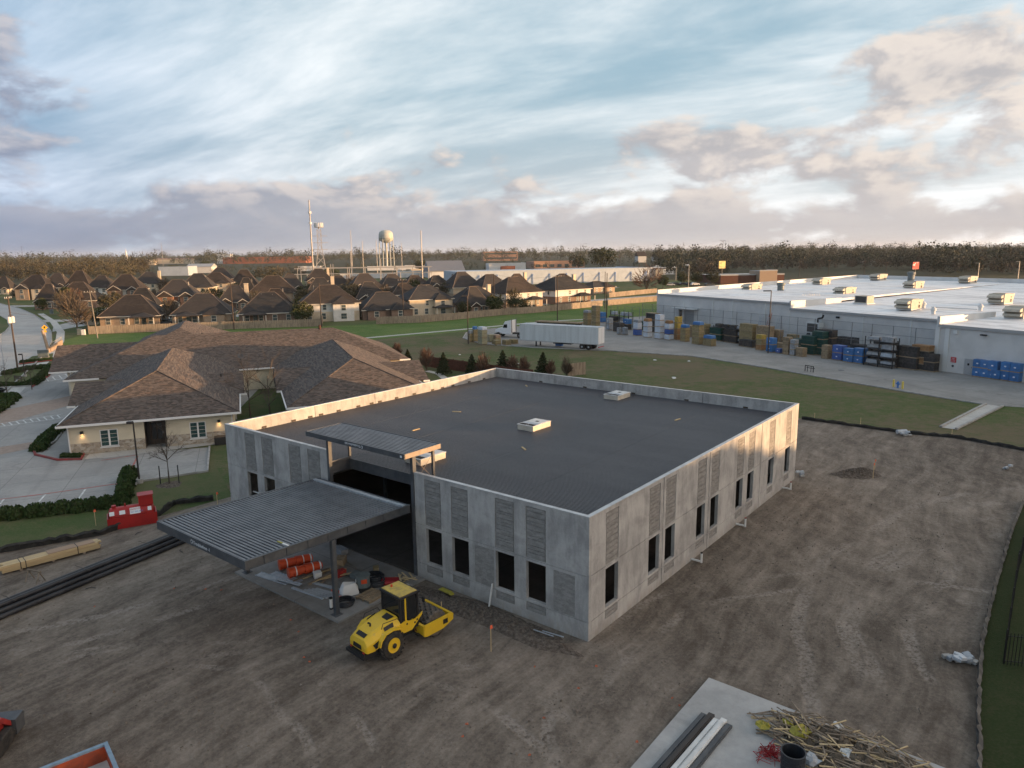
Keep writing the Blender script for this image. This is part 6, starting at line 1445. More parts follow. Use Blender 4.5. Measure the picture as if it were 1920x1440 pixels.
MB().bb(-1.4, 1.4, -.6, .6, 2.6, 4.5).build('cabinet', 'wh_trim', t); MB().bb(-1.1, 1.1, -.63, -.605, 2.8, 4.3).build('fan_opening', 'ac_shadow', t); MB().path([(.6, 0, 4.5), (.6, 0, 5.2), (1.5, 0, 5.4), (1.7, 0, 5.9)], .16).build('duct', 'black', t)
for x in (-1.2, 1.2): MB().bb(x - .08, x + .08, -.4, .4, 0, 2.6).build('leg', 'grey_steel', t)

# ------------------------------------------------------------------ trailer and truck
r_, f_ = Vector((16.02, 127.45)), Vector((1.82, 136.20)); ang = atan2(f_.y - r_.y, f_.x - r_.x)
t = thing('semi_trailer', 'long white box trailer parked alone on landing legs', 'trailer', (*r_, 0), ang); TL = min(16.2, (f_ - r_).length)
MB().bb(0, TL, -1.28, 1.28, 1.12, 4.05).build('box_body', 'trailer_white', t); MB().bb(-.02, TL + .02, -1.3, 1.3, 4.05, 4.10).build('roof_rail', 'galv', t); MB().bb(0, TL, -1.3, 1.3, 1.0, 1.12).build('bottom_rail', 'wh_band', t)
for k in range(1, 13): MB().bb(k * TL / 13 - .02, k * TL / 13 + .02, -1.292, -1.281, 1.14, 4.03).build('side_post', 'trailer_white', t); MB().bb(k * TL / 13 - .02, k * TL / 13 + .02, 1.281, 1.292, 1.14, 4.03).build('side_post', 'trailer_white', t)
for s_ in (-1, 1): MB().bb(-.05, -.002, min(s_ * .03, s_ * 1.24), max(s_ * .03, s_ * 1.24), 1.15, 4.0).build('rear_door', 'truck_white', t)
for x in (1.9, 3.2):
    for s_ in (-1, 1):
        w = MB().lathe([(.30, -.28), (.52, -.28), (.52, .28), (.30, .28)], 22, (0, 0, 0), 'y').build('tyre', 'rubber', t, (x, s_ * .98, .52)); MB().lathe([(.29, -.26), (.29, .26), (.1, .29)], 14, (0, 0, 0), 'y').build('rim', 'galv', w)
MB().bb(1.2, 4.0, -.5, .5, .55, 1.0).build('bogie', 'black', t); MB().bb(-.05, .08, -1.1, 1.1, .5, .62).build('rear_guard', 'mach_red', t); MB().bb(5.6, 9.2, -1.0, 1.0, .75, 1.0).build('underbox', 'black', t)
for s_ in (-1, 1): MB().bb(TL - 3.4, TL - 3.2, s_ * .8 - .08, s_ * .8 + .08, 0, 1.0).bb(TL - 3.45, TL - 3.15, s_ * .8 - .14, s_ * .8 + .14, 0, .06).build('landing_leg', 'black', t)
MB().bb(8.3, 9.6, -1.32, -.6, .12, .8).build('blue_tub', 'stop_blue', t)
# tractor parked behind the trailer nose
t = thing('truck_tractor', 'white conventional truck cab behind the trailer nose', 'truck', (*(0.33, 148.51), 0), ang + R(4))
MB().sideprism([(1.9, .75), (3.5, .75), (3.7, 1.0), (3.6, 1.55), (2.9, 1.85), (1.9, 1.95)], -1.0, 1.0).build('hood', 'truck_white', t, bevel=.08)
MB().sideprism([(-.1, .7), (1.95, .7), (1.95, 2.0), (1.6, 2.75), (1.3, 3.3), (-.1, 3.6)], -1.15, 1.15).build('cab', 'truck_white', t, bevel=.08)
for s_ in (-1, 1): MB().sideprism([(.75, 2.0), (1.8, 2.0), (1.5, 2.7), (.75, 2.75)], min(s_ * 1.15, s_ * 1.165), max(s_ * 1.15, s_ * 1.165)).build('side_window', 'dark_glass', t)
MB().add([(1.97, -1.0, 2.05), (1.97, 1.0, 2.05), (1.64, .95, 2.75), (1.64, -.95, 2.75)], [(0, 1, 2, 3)]).build('windscreen', 'dark_glass', t); MB().bb(3.70, 3.74, -.55, .55, .95, 1.5).build('grille', 'chrome', t); MB().bb(3.6, 3.85, -1.1, 1.1, .45, .78).build('bumper', 'chrome', t)
MB().bb(-4.2, 1.9, -.45, .45, .7, 1.0).build('chassis', 'black', t); MB().tube((-.25, 1.0, 1.0), (-.25, 1.0, 3.9), .09, .09, 8).build('exhaust_stack', 'chrome', t); MB().tube((-.25, -1.0, 1.0), (-.25, -1.0, 3.9), .09, .09, 8).build('exhaust_stack', 'chrome', t)
for x in (2.9, -2.0, -3.3):
    for s_ in (-1, 1):
        w = MB().lathe([(.30, -.2), (.5, -.2), (.5, .2), (.3, .2)], 20, (0, 0, 0), 'y').build('tyre', 'rubber', t, (x, s_ * .98, .5)); MB().lathe([(.29, -.18), (.29, .18), (.1, .21)], 12, (0, 0, 0), 'y').build('rim', 'chrome', w)
    for s_ in (-1, 1): MB().sideprism([(x - .62, .95), (x - .5, 1.15), (x + .5, 1.15), (x + .62, .95), (x + .55, .95), (x + .45, 1.09), (x - .45, 1.09), (x - .55, .95)], min(s_ * .75, s_ * 1.2), max(s_ * .75, s_ * 1.2)).build('mudguard', 'truck_white' if x > 0 else 'black', t)
t = thing('flatbed_trailer', 'low flatbed trailer behind the white box trailer', 'trailer', (*(9.66, 167.90), 0), ang)
MB().bb(-7.5, 4, -1.25, 1.25, 1.1, 1.35).build('deck', 'pallet_wood', t); MB().bb(-7.5, 4, -.5, .5, .8, 1.1).build('chassis', 'black', t)
for x in (-6, -4.7):
    for s_ in (-1, 1): MB().lathe([(.2, -.2), (.5, -.2), (.5, .2), (.2, .2)], 16, (0, 0, 0), 'y').build('wheel', 'rubber', t, (x, s_ * .95, .5))
MB().bb(2.6, 2.8, -.9, .9, 0, 1.1).build('landing_leg', 'black', t)

# hydrant with bollards, rack, drain, litter
p = Vector((48.83, 89.15)); t = thing('fire_hydrant', 'blue fire hydrant between two yellow posts', 'hydrant', (*p, 0), YR)
MB().lathe([(.18, 0), (.18, .06), (.12, .08), (.13, .55), (.17, .58), (.15, .72), (.05, .80)], 14).build('barrel', 'stop_blue', t); MB().lathe([(.08, -.26), (.08, .26)], 10, (0, 0, .5), 'x').build('outlet', 'stop_blue', t); MB().tube((0, 0, .8), (0, 0, .86), .04, .04, 6).build('cap_nut', 'stop_blue', t)
for i, p in enumerate(((48.67, 89.88), (49.04, 88.42))):
    tag(MB().lathe([(.12, 0), (.12, .85), (.10, .92), (.03, .96)], 12).build('bollard', 'bollard_yellow', None, (*p, 0)), ('yellow post left of the blue hydrant', 'yellow post right of the blue hydrant')[i], 'bollard', 'posts beside the hydrant')
t = thing('bike_rack', 'small black steel frame at the yard edge', 'rack', (*(42.81, 101.85), 0), YR)
MB().path([(-.7, 0, 0), (-.7, 0, .85), (.7, 0, .85), (.7, 0, 0)], .06).build('hoop', 'black', t); MB().path([(-.7, .3, .5), (.7, .3, .5)], .05).build('rail', 'black', t); MB().path([(-.3, 0, 0), (-.3, 0, .85)], .04).build('upright', 'black', t); MB().path([(.3, 0, 0), (.3, 0, .85)], .04).build('upright', 'black', t)
tag(MB().lathe([(.45, 0), (.45, .02)], 16).build('manhole_cover', 'grey_steel', None, (*(47.91, 102.92), -.012)), 'round dark manhole cover in the yard', 'manhole cover')
for i, (p, s_) in enumerate((((22.48, 97.85), .5), ((23.15, 114.70), .35), ((28.30, 113.17), .3), ((-9.01, 123.35), .3), ((1.05, 112.39), .25))):
    b = MB().lathe([(.02, 0), (.8, .05), (.6, .35), (.1, .5)], 7); q_ = random.Random(i + 40); b.v = [(v[0] * s_ * q_.uniform(.5, 1.3), v[1] * s_ * q_.uniform(.5, 1.3), v[2] * s_ * q_.uniform(.4, 1.1)) for v in b.v]
    tag(b.build('litter', 'pvc_white', None, (*p, -.03)), ('largest white litter scrap on the field behind the building', 'white litter scrap on the field near the drive', 'second white litter scrap near the drive', 'white litter scrap near the shrubs', 'white litter scrap above the back parapet')[i], 'litter', 'litter on the field')

# ------------------------------------------------------------------ houses of the estate
def house(spec, rz, storeys, low, up_, roof, label, feats='', dep=None, seed=1):
    x, y, wa, H_ = spec; H_ *= .87; q_ = random.Random(seed); rz = R(rz)
    w = wa * .87; d = dep or min(13.5, w * .74)
    ew = (2.6, 4.6)[storeys - 1] if storeys < 3 else 3.4                 # eave height
    ew = min(ew, H_ * .58); oh = .45
    t = thing('house', label, 'house', (x - sin(rz) * d / 2, y + cos(rz) * d / 2, 0), rz, 'houses of the estate')
    hw, hd = w / 2, d / 2
    z1 = 2.5 if storeys == 2 else ew
    MB().bb(-hw, hw, -hd, hd, -.05, z1).build('wall', low, t)
    if storeys == 2: MB().bb(-hw + .03, hw - .03, -hd + .03, hd - .03, z1, ew).build('upper_wall', up_, t)
    ax = 'x' if w >= d else 'y'; half = (d if ax == 'x' else w) / 2 + oh
    pit = (H_ - ew) / half
    rf = gable_or_hip(MB(), -hw - oh, hw + oh, -hd - oh, hd + oh, ew, pit, ax).build('roof', roof, t)
    hip_caps(MB(), -hw - oh, hw + oh, -hd - oh, hd + oh, ew, pit, ax).build('ridge_cap', 'sunlit_ridge_tile', rf)
    MB().bb(-hw - oh - .02, hw + oh + .02, -hd - oh - .05, -hd - oh - .005, ew - .16, ew + .02).build('fascia', 'trim', t)
    MB().bb(hw + oh + .005, hw + oh + .05, -hd - oh, hd + oh, ew - .16, ew + .02).build('fascia', 'trim', t)
    for k in range(3):
        vx, vy = q_.uniform(-.3, .3) * w, q_.uniform(-.1, .25) * d
        zz = ew + pit * (half - (abs(vy) if ax == 'x' else abs(vx))) * .85
        MB().tube((vx, vy, zz - .4), (vx, vy, zz + .75), .07, .07, 6).build('vent_pipe', 'pole_steel', rf)
    def window(cx, cz, ww, wh, face='f', yy=None):
        yy = -hd if yy is None else yy
        if face == 'f': f = MB().bb(cx - ww / 2 - .1, cx + ww / 2 + .1, yy - .06, yy - .002, cz - wh / 2 - .1, cz + wh / 2 + .1).build('window', 'trim', t); MB().bb(cx - ww / 2, cx + ww / 2, yy - .075, yy - .06, cz - wh / 2, cz + wh / 2).build('pane', 'house_glass', f); MB().bb(cx - ww / 2, cx + ww / 2, yy - .085, yy - .075, cz - .03, cz + .03).build('muntin', 'trim', f)
        else:
            s_ = -1 if face == 'l' else 1; a, b_ = sorted((s_ * hw, s_ * (hw + .06)))
            f = MB().bb(a + .002 * (s_ > 0), b_ - .002 * (s_ < 0), cx - ww / 2 - .1, cx + ww / 2 + .1, cz - wh / 2 - .1, cz + wh / 2 + .1).build('window', 'trim', t); a, b_ = sorted((s_ * (hw + .06), s_ * (hw + .075))); MB().bb(a, b_, cx - ww / 2, cx + ww / 2, cz - wh / 2, cz + wh / 2).build('pane', 'house_glass', f)
    def gable(cx, gw, proj, wallm, ez, gh=None, hip=False, win=True):
        """projecting wing on the side we see, with its own gable or hip"""
        y0 = -hd - proj; z0 = 0 if ez < 3.2 else 0
        gp = (gh or gw * .36) / (gw / 2 + .3)
        MB().bb(cx - gw / 2, cx + gw / 2, y0, -hd + .02, -.04, ez).build('wing_wall', wallm, t)
        if not hip: MB().sideprism([(cx - gw / 2, ez), (cx + gw / 2, ez), (cx, ez + gp * (gw / 2))], y0 + .02, y0 + .25).build('gable_wall', wallm, t)
        gable_or_hip(MB(), cx - gw / 2 - .3, cx + gw / 2 + .3, y0 - .3, 0, ez, gp, 'y', 'hip' if hip else 'gable', 'gable', .1).build('wing_roof', roof, t)
        if not hip:
            b = MB()
            for s_ in (-1, 1): b.add([(cx + s_ * (gw / 2 + .3), y0 - .34, ez - .12), (cx, y0 - .34, ez + gp * (gw / 2 + .3) - .02), (cx, y0 - .34, ez + gp * (gw / 2 + .3) + .16), (cx + s_ * (gw / 2 + .3), y0 - .34, ez + .06), (cx + s_ * (gw / 2 + .3), y0 - .302, ez - .12), (cx, y0 - .302, ez + gp * (gw / 2 + .3) - .02), (cx, y0 - .302, ez + gp * (gw / 2 + .3) + .16), (cx + s_ * (gw / 2 + .3), y0 - .302, ez + .06)], [(0, 1, 2, 3), (7, 6, 5, 4), (0, 4, 5, 1), (3, 2, 6, 7)])
            b.build('barge_board', 'trim', t)
        if win: window(cx, min(ez - .9, 1.5) if ez < 3.5 else ez - 1.0, 1.1, 1.4, 'f', y0)
        if win and ez > 3.5: window(cx, 1.3, 1.4, 1.4, 'f', y0)
    def porch(cx, gw, proj, ez=2.5):
        y0 = -hd - proj
        gable_or_hip(MB(), cx - gw / 2, cx + gw / 2, y0, -hd + 1.5, ez, .30, 'y', 'hip', 'gable', .2).build('porch_roof', roof, t)
        for s_ in (-1, 1): MB().bb(cx + s_ * (gw / 2 - .25) - .1, cx + s_ * (gw / 2 - .25) + .1, y0 + .2, y0 + .4, 0, ez - .2).build('porch_post', 'trim', t)
        d_ = MB().bb(cx - .5, cx + .5, -hd - .05, -hd - .002, 0, 2.1).build('patio_door', 'house_glass', t); MB().bb(cx - .52, cx - .5, -hd - .06, -hd - .01, 0, 2.1).build('jamb', 'trim', d_)
    if 'G' in feats: gable(-w * .24, w * .40, 1.6, low if storeys == 1 else low, ew - .1)
    if 'g' in feats: gable(w * .27, w * .30, 1.0, low, ew - .1)
    if 'h' in feats: gable(w * .22, w * .36, 1.4, low if storeys == 1 else up_, ew - .08, None, True)
    if 'H' in feats: gable(-w * .25, w * .34, 1.2, low, ew - .08, None, True)
    if 'e' in feats:
        gable(.02 * w, w * .18, 2.4, 'siding_white', 2.5); MB().bb(-.4, .6, -hd - 2.46, -hd - 2.405, 0, 2.0).build('door', 'pole_wood', t)
    if 'p' in feats: porch(w * .24, w * .45, 3.0)
    if 'P' in feats: porch(-w * .22, w * .42, 2.8)
    if 'c' in feats:
        cx, cy = w * .36, -d * .05; MB().bb(cx - .6, cx + .6, cy - .45, cy + .45, ew - 1, H_ + .3).bb(cx - .68, cx + .68, cy - .53, cy + .53, H_ + .3, H_ + .45).build('chimney', 'siding_cream', t)
    if not set('GHghpP') & set(feats): gable(w * .2, w * .42, 1.0, low, ew - .06, None, True)
    # lower ridge crossing the main roof
    sx = q_.choice((-1, 1)); gable_or_hip(MB(), sx * w * .27 - w * .21, sx * w * .27 + w * .21, -hd - oh + .02, hd + oh + 1.6, ew + .02, pit * .92, 'y', 'hip', 'hip').build('cross_roof', roof, t)
    xs = [-.36, -.12, .12, .36]
    for f in xs:
        if not ('G' in feats and f < -.05) and not ('H' in feats and f < -.05): window(f * w, 1.35, 1.0, 1.5)
    if storeys == 2:
        for f in (-.1, .1, .34): window(f * w, ew - .95, .85, 1.3, 'f', -hd + .028)
    for f in (-.25, .2): window(f * d, ew - .9 if storeys == 2 else 1.4, .8, 1.2, 'l'); window(f * d, ew - .9 if storeys == 2 else 1.4, .8, 1.2, 'r')
    return t

HS = [
 ((-96.0, 180.6, 15.8, 8.8), 13, 1, 'brick_tan', 'siding_cream', 'roof_brown', 'single-storey house at the left end of the fence, patio roof facing us', 'p'),
 ((-79.4, 184.2, 16.2, 8.7), 14, 1, 'brick_tan', 'siding_cream', 'roof_brown', 'single-storey house behind the fence with a hipped bay and sunlit windows', 'hP'),
 ((-62.7, 185.1, 16.2, 8.9), 16, 1, 'brick_brown', 'siding_cream', 'roof_black', 'single-storey house behind the fence, left of the small cream shed', 'P'),
 ((-47.5, 189.1, 17.1, 10.6), 18, 2, 'siding_cream', 'siding_white', 'roof_umber', 'big steep-roofed house with an open back lawn and no fence', 'h'),
 ((-33.1, 193.4, 15.7, 8.1), 24, 1, 'brick_brown', 'siding_cream', 'roof_black', 'single-storey house behind the fence with two small hipped bays', 'hH'),
 ((-22.3, 201.8, 15.0, 9.7), 30, 2, 'siding_cream', 'siding_cream', 'roof_black', 'two-storey cream house with a low patio roof, sunlit upper windows', 'hp'),
 ((-8.2, 214.5, 15.9, 8.4), 36, 1, 'brick_tan', 'siding_cream', 'roof_black', 'single-storey house with a pale chimney right of the two-storey cream house', 'c'),
 ((4.4, 229.4, 17.7, 10.9), 40, 2, 'brick_tan', 'siding_white', 'roof_umber', 'two-storey house with white side wall and a bare yellow tree before it', 'p'),
 ((21.3, 246.0, 20.1, 10.3), 42, 2, 'brick_brown', 'siding_white', 'roof_black', 'two-storey white-sided house with a tall chimney at the right end', 'cp'),
 ((38.8, 299.8, 14.7, 5.7), 40, 1, 'brick_tan', 'siding_cream', 'roof_brown', 'low house behind the chimney house at the right end', ''),
 ((-107.9, 232.3, 13.8, 11.2), 12, 2, 'brick_orange', 'brick_orange', 'roof_umber', 'orange brick two-storey house with twin gables and a white entry', 'Gge'),
 ((-149.6, 247.2, 15.1, 10.1), 10, 1, 'brick_brown', 'siding_tan', 'roof_umber', 'brown house behind the bare tree at the left', 'G'),
 ((-198.6, 299.8, 15.2, 11.6), 4, 2, 'brick_tan', 'siding_cream', 'roof_brown', 'two-storey house at far left with a bright sunlit upper wall', 'hG'),
 ((-186.8, 311.8, 11.6, 13.2), 8, 2, 'brick_tan', 'siding_cream', 'roof_brown', 'two-storey house with a sunlit cream gable at the left', 'Gh'),
 ((-171.7, 302.0, 11.2, 11.0), 8, 2, 'brick_brown', 'siding_white', 'roof_brown', 'house with a white side wall behind the left street', 'h'),
 ((-149.4, 279.0, 14.1, 12.0), 10, 2, 'brick_brown', 'siding_white', 'roof_brown', 'two-storey house with twin gables behind the left street', 'Gg'),
 ((-111.3, 216.8, 10.0, 9.2), 14, 1, 'brick_brown', 'siding_tan', 'roof_black', 'dark hipped house between the fence house and the orange brick house', 'H'),
 ((-171.1, 340.9, 14.2, 11.4), 10, 2, 'brick_tan', 'siding_cream', 'roof_brown', 'house with a cream upper wall and pale chimney behind the orange brick one', 'ch'),
 ((-128.0, 294.4, 14.0, 11.6), 10, 2, 'brick_brown', 'siding_cream', 'roof_brown', 'house with a sunlit cream dormer right behind the orange brick one', 'h'),
 ((-136.7, 334.1, 15.9, 10.9), 12, 2, 'brick_brown', 'siding_tan', 'roof_umber', 'tall hipped house before the white metal shed', 'h'),
 ((-88.1, 229.5, 11.3, 9.1), 14, 1, 'brick_brown', 'siding_tan', 'roof_brown', 'house with two small pale gables and a white chimney', 'Ggc'),
 ((-131.3, 356.0, 14.8, 11.7), 14, 1, 'brick_brown', 'siding_cream', 'roof_umber', 'far hipped house in front of the red brick store', 'h'),
 ((-99.2, 270.8, 8.5, 10.3), 14, 1, 'siding_white', 'siding_cream', 'roof_black', 'house with a small white three-window gable', 'g'),
 ((-80.4, 244.2, 17.8, 11.8), 16, 2, 'brick_tan', 'siding_white', 'roof_umber', 'big hipped house with a white end wall behind the left shed', ''),
 ((-66.6, 204.0, 11.2, 9.0), 16, 1, 'brick_orange', 'siding_cream', 'roof_brown', 'brick-gabled house half hidden behind the shed', 'g'),
 ((-91.9, 347.8, 14.5, 11.9), 18, 2, 'brick_brown', 'siding_cream', 'roof_brown', 'dark-roofed house with a pale chimney below the cell tower', 'cG'),
 ((-65.4, 249.3, 13.3, 10.6), 18, 1, 'brick_brown', 'siding_cream', 'roof_black', 'house with a cream chimney behind the big steep-roofed house', 'c'),
 ((-61.9, 311.5, 16.2, 10.2), 24, 1, 'brick_brown', 'siding_white', 'roof_umber', 'hipped house with a small white gable below the substation', 'G'),
 ((-46.1, 239.1, 12.1, 9.3), 26, 1, 'brick_brown', 'siding_cream', 'roof_black', 'dark house with twin small gables near the white pickup', 'Gg'),
 ((-52.0, 326.0, 14.5, 9.3), 28, 1, 'brick_brown', 'siding_tan', 'roof_umber', 'brown hipped house below the water tower', 'g'),
 ((-37.3, 260.8, 13.6, 7.6), 28, 1, 'brick_tan', 'siding_cream', 'roof_brown', 'house with a pale gable behind the two-storey cream house', 'g'),
 ((-42.5, 332.9, 14.4, 8.3), 30, 1, 'brick_brown', 'siding_tan', 'roof_umber', 'brown hipped house left of the white steel building', ''),
 ((-31.4, 321.8, 12.4, 8.5), 32, 1, 'brick_brown', 'siding_tan', 'roof_black', 'dark hipped house in front of the white steel building', 'G'),
 ((-16.0, 268.8, 14.4, 11.8), 34, 2, 'brick_tan', 'siding_tan', 'roof_brown', 'two-storey tan house before the long blue-white building', 'h'),
 ((-9.3, 203.6, 8.8, 9.0), 36, 1, 'brick_brown', 'siding_cream', 'roof_brown', 'brown gabled house right of the two-storey tan house', 'G'),
 ((-5.2, 267.0, 14.3, 10.7), 36, 2, 'brick_tan', 'siding_white', 'roof_brown', 'two-storey house with a white wall in front of the long building', ''),
 ((4.8, 284.4, 12.3, 10.2), 38, 1, 'brick_tan', 'siding_cream', 'roof_umber', 'hipped house with a chimney in front of the long building', 'c'),
 ((24.5, 310.6, 11.5, 9.1), 40, 2, 'brick_brown', 'siding_cream', 'roof_umber', 'hipped house peeking over the chimney house at right', ''),
 ((-243.7, 346.1, 9.3, 9.6), 2, 1, 'siding_cream', 'siding_cream', 'roof_brown', 'cream house cut by the left edge of the view', 'g'),
 ((-156.9, 243.6, 8.3, 9.8), 6, 1, 'brick_brown', 'siding_tan', 'roof_umber', 'brown gabled house behind the dark shrub at left', 'G'),
 ((-78.3, 331.2, 12.8, 8.7), 22, 1, 'brick_brown', 'siding_tan', 'roof_brown', 'hipped house behind the steep-roofed house and pole', 'h'),
 ((-96.6, 318.1, 12.8, 10.2), 18, 1, 'brick_brown', 'siding_tan', 'roof_umber', 'hipped house left of the cell tower', 'g'),
 ((-186.0, 462.7, 19.3, 10.7), 14, 1, 'brick_brown', 'siding_tan', 'roof_black', 'far dark hipped house left of the red brick store', ''),
 ((-238.3, 378.3, 13.5, 10.2), 6, 1, 'brick_brown', 'siding_tan', 'roof_umber', 'small gabled house between the two sunlit houses at left', 'g'),
]
for i, h_ in enumerate(HS): house(*h_, seed=i + 5)
# garden sheds
def shed(p, rz, w, d, h, m, rm, label):
    t = thing('garden_shed', label, 'shed', (*p, 0), R(rz), 'garden sheds')
    MB().bb(-w / 2, w / 2, -d / 2, d / 2, 0, h).build('wall', m, t); gable_or_hip(MB(), -w / 2 - .15, w / 2 + .15, -d / 2 - .15, d / 2 + .15, h, .5, 'x', 'gable', 'gable', .06).build('roof', rm, t)
    MB().sideprism([(-d / 2, h), (d / 2, h), (0, h + .5 * d / 2)], -w / 2, -w / 2 + .05, 'x').build('gable_wall', m, t); MB().bb(-w / 2 - .03, -w / 2 - .002, -.5, .5, 0, 1.8).build('door', 'trim', t)
shed((-53.14, 189.72), 14, 4.2, 2.6, 2.1, 'siding_cream', 'roof_umber', 'cream shed behind the fence end'); shed((-36.84, 193.85), 20, 3.2, 2.6, 1.9, 'wrap_grey', 'bag_white', 'small white shed on the open lawn'); shed((-108.91, 186.11), 14, 2.6, 2.4, 1.5, 'siding_tan', 'roof_black', 'low shed at the left end of the fence')

# ------------------------------------------------------------------ timber fence in panels
def picket_mesh(n, w, h, m):
    b = MB(); q_ = random.Random(2)
    for k in range(n):
        hh = h * q_.uniform(.985, 1.0); b.bb(k * w / n + .006, (k + 1) * w / n - .006, -.012, .012, .03, hh)
    b.bb(0, w, .012, .05, .35, .44); b.bb(0, w, .012, .05, h - .4, h - .31)
    return b.mesh('fence_panel', m)
PM = picket_mesh(17, 2.42, 1.85, 'fence_wood'); PMR = picket_mesh(17, 2.42, 1.7, 'fence_red')
def fence(pts, label, pm=PM, m='fence_wood', h=1.95):
    t = thing('timber_fence', label, 'fence', (0, 0, 0))
    for a, c in zip(pts, pts[1:]):
        d = Vector(c) - Vector(a); n = max(1, int(round(d.length / 2.42))); ang = atan2(d.y, d.x); sx = d.length / n / 2.42
        for k in range(n):
            p = lerp(a, c, k / n); mesh_obj('fence_panel', pm, t, (p[0], p[1], 0), ang, (sx, 1, 1)); MB().bb(-.06, .06, -.05, .05, 0, h).build('post', m, t, (p[0] - sin(ang) * .1, p[1] + cos(ang) * .1, 0), ang)
    return t
fence([(-96.08, 162.91), (-82.01, 167.00), (-66.16, 171.18), (-46.56, 175.26)], 'weathered timber fence behind the clinic, left run'); fence([(-46.56, 175.26), (-49.26, 187.80)], 'short timber fence return beside the open lawn')
fence([(-33.68, 179.04), (-22.84, 181.90), (-13.90, 189.54), (-2.77, 201.04), (6.37, 206.91), (18.11, 218.82), (29.29, 230.16)], 'weathered timber fence along the green strip, right run'); fence([(31.26, 232.17), (39.51, 240.54), (50.52, 249.18)], 'sunlit timber fence left of the warehouse corner')
fence([(36.99, 272.04), (49.15, 286.67), (60.61, 299.39)], 'far shaded timber fence behind the sunlit one')
fence([(-96.08, 162.91), (-107.59, 181.92)], 'timber fence return at the left end')
fence([(-13.24, 110.20), (-8.79, 106.34), (-4.23, 102.24), (0.01, 98.02), (2.91, 96.19)], 'dark red timber fence behind the shrubs and the new building', PMR, 'fence_red', 1.8); fence([(8.02, 100.09), (10.60, 101.72)], 'short pale timber fence beyond the back parapet')

# ------------------------------------------------------------------ trees, shrubs, woods
def quads_mesh(name, V, m, tint=None):
    """V: (n,4,3) array of loose leaf quads"""
    n = V.shape[0]; me = bpy.data.meshes.new(name)
    me.vertices.add(n * 4); me.vertices.foreach_set('co', V.astype(np.float32).ravel())
    me.loops.add(n * 4); me.loops.foreach_set('vertex_index', np.arange(n * 4, dtype=np.int32))
    me.polygons.add(n); me.polygons.foreach_set('loop_start', np.arange(0, n * 4, 4, dtype=np.int32)); me.polygons.foreach_set('loop_total', np.full(n, 4, dtype=np.int32))
    me.materials.append(M[m]); me.update(calc_edges=True)
    a = me.attributes.new('tint', 'FLOAT', 'POINT'); a.data.foreach_set('value', np.repeat(np.full(n, .45) if tint is None else tint, 4).astype(np.float32))
    return me
def leaf_quads(P, size, rg, flat=0.0, long=1.0, up=None):
    n = len(P); a = rg.normal(size=(n, 3)); 
    if up is not None: a = a * (1 - .6) + up * 1.3
    a /= np.linalg.norm(a, axis=1, keepdims=True) + 1e-9
    b = np.cross(a, rg.normal(size=(n, 3))); b /= np.linalg.norm(b, axis=1, keepdims=True) + 1e-9
    s = size * rg.uniform(.6, 1.35, (n, 1)); a = a * s * long; b = b * s
    j = lambda: 1 + rg.uniform(-.35, .35, (n, 1))
    return np.stack([P - a * j() - b * j(), P + a * j() - b * j(), P + a * j() + b * j(), P - a * j() + b * j()], axis=1)
def crown_pts(n, rx, ry, rz, cz, rg, clumps=14, spread=.34):
    c = rg.normal(size=(clumps, 3)); c /= np.linalg.norm(c, axis=1, keepdims=True); c *= rg.uniform(.35, .95, (clumps, 1)) ** .6
    i = rg.integers(0, clumps, n); p = c[i] + rg.normal(size=(n, 3)) * spread * rg.uniform(.6, 1.2, (clumps, 1))[i]
    r = np.linalg.norm(p, axis=1, keepdims=True); p = np.where(r > 1.12, p / r * 1.12, p)
    return p * np.array([rx, ry, rz]) + np.array([0, 0, cz])
def limbs(b, p, d, L_, r, depth, rg, spread=.55, kids=3, up=.15):
    q_ = p + d * L_; b.tube(p, q_, r, r * .68, 5 if r > .03 else 3, False)
    if depth == 0: return
    for k in range(kids + (depth > 1)):
        v = Vector(rg.normal(size=3)); v = (d + v * spread + Vector((0, 0, up))).normalized()
        f = rg.uniform(.45, 1.0); limbs(b, p + d * L_ * f, v, L_ * rg.uniform(.55, .8), r * .6 * (1.1 - .3 * f), depth - 1, rg, spread, kids, up)
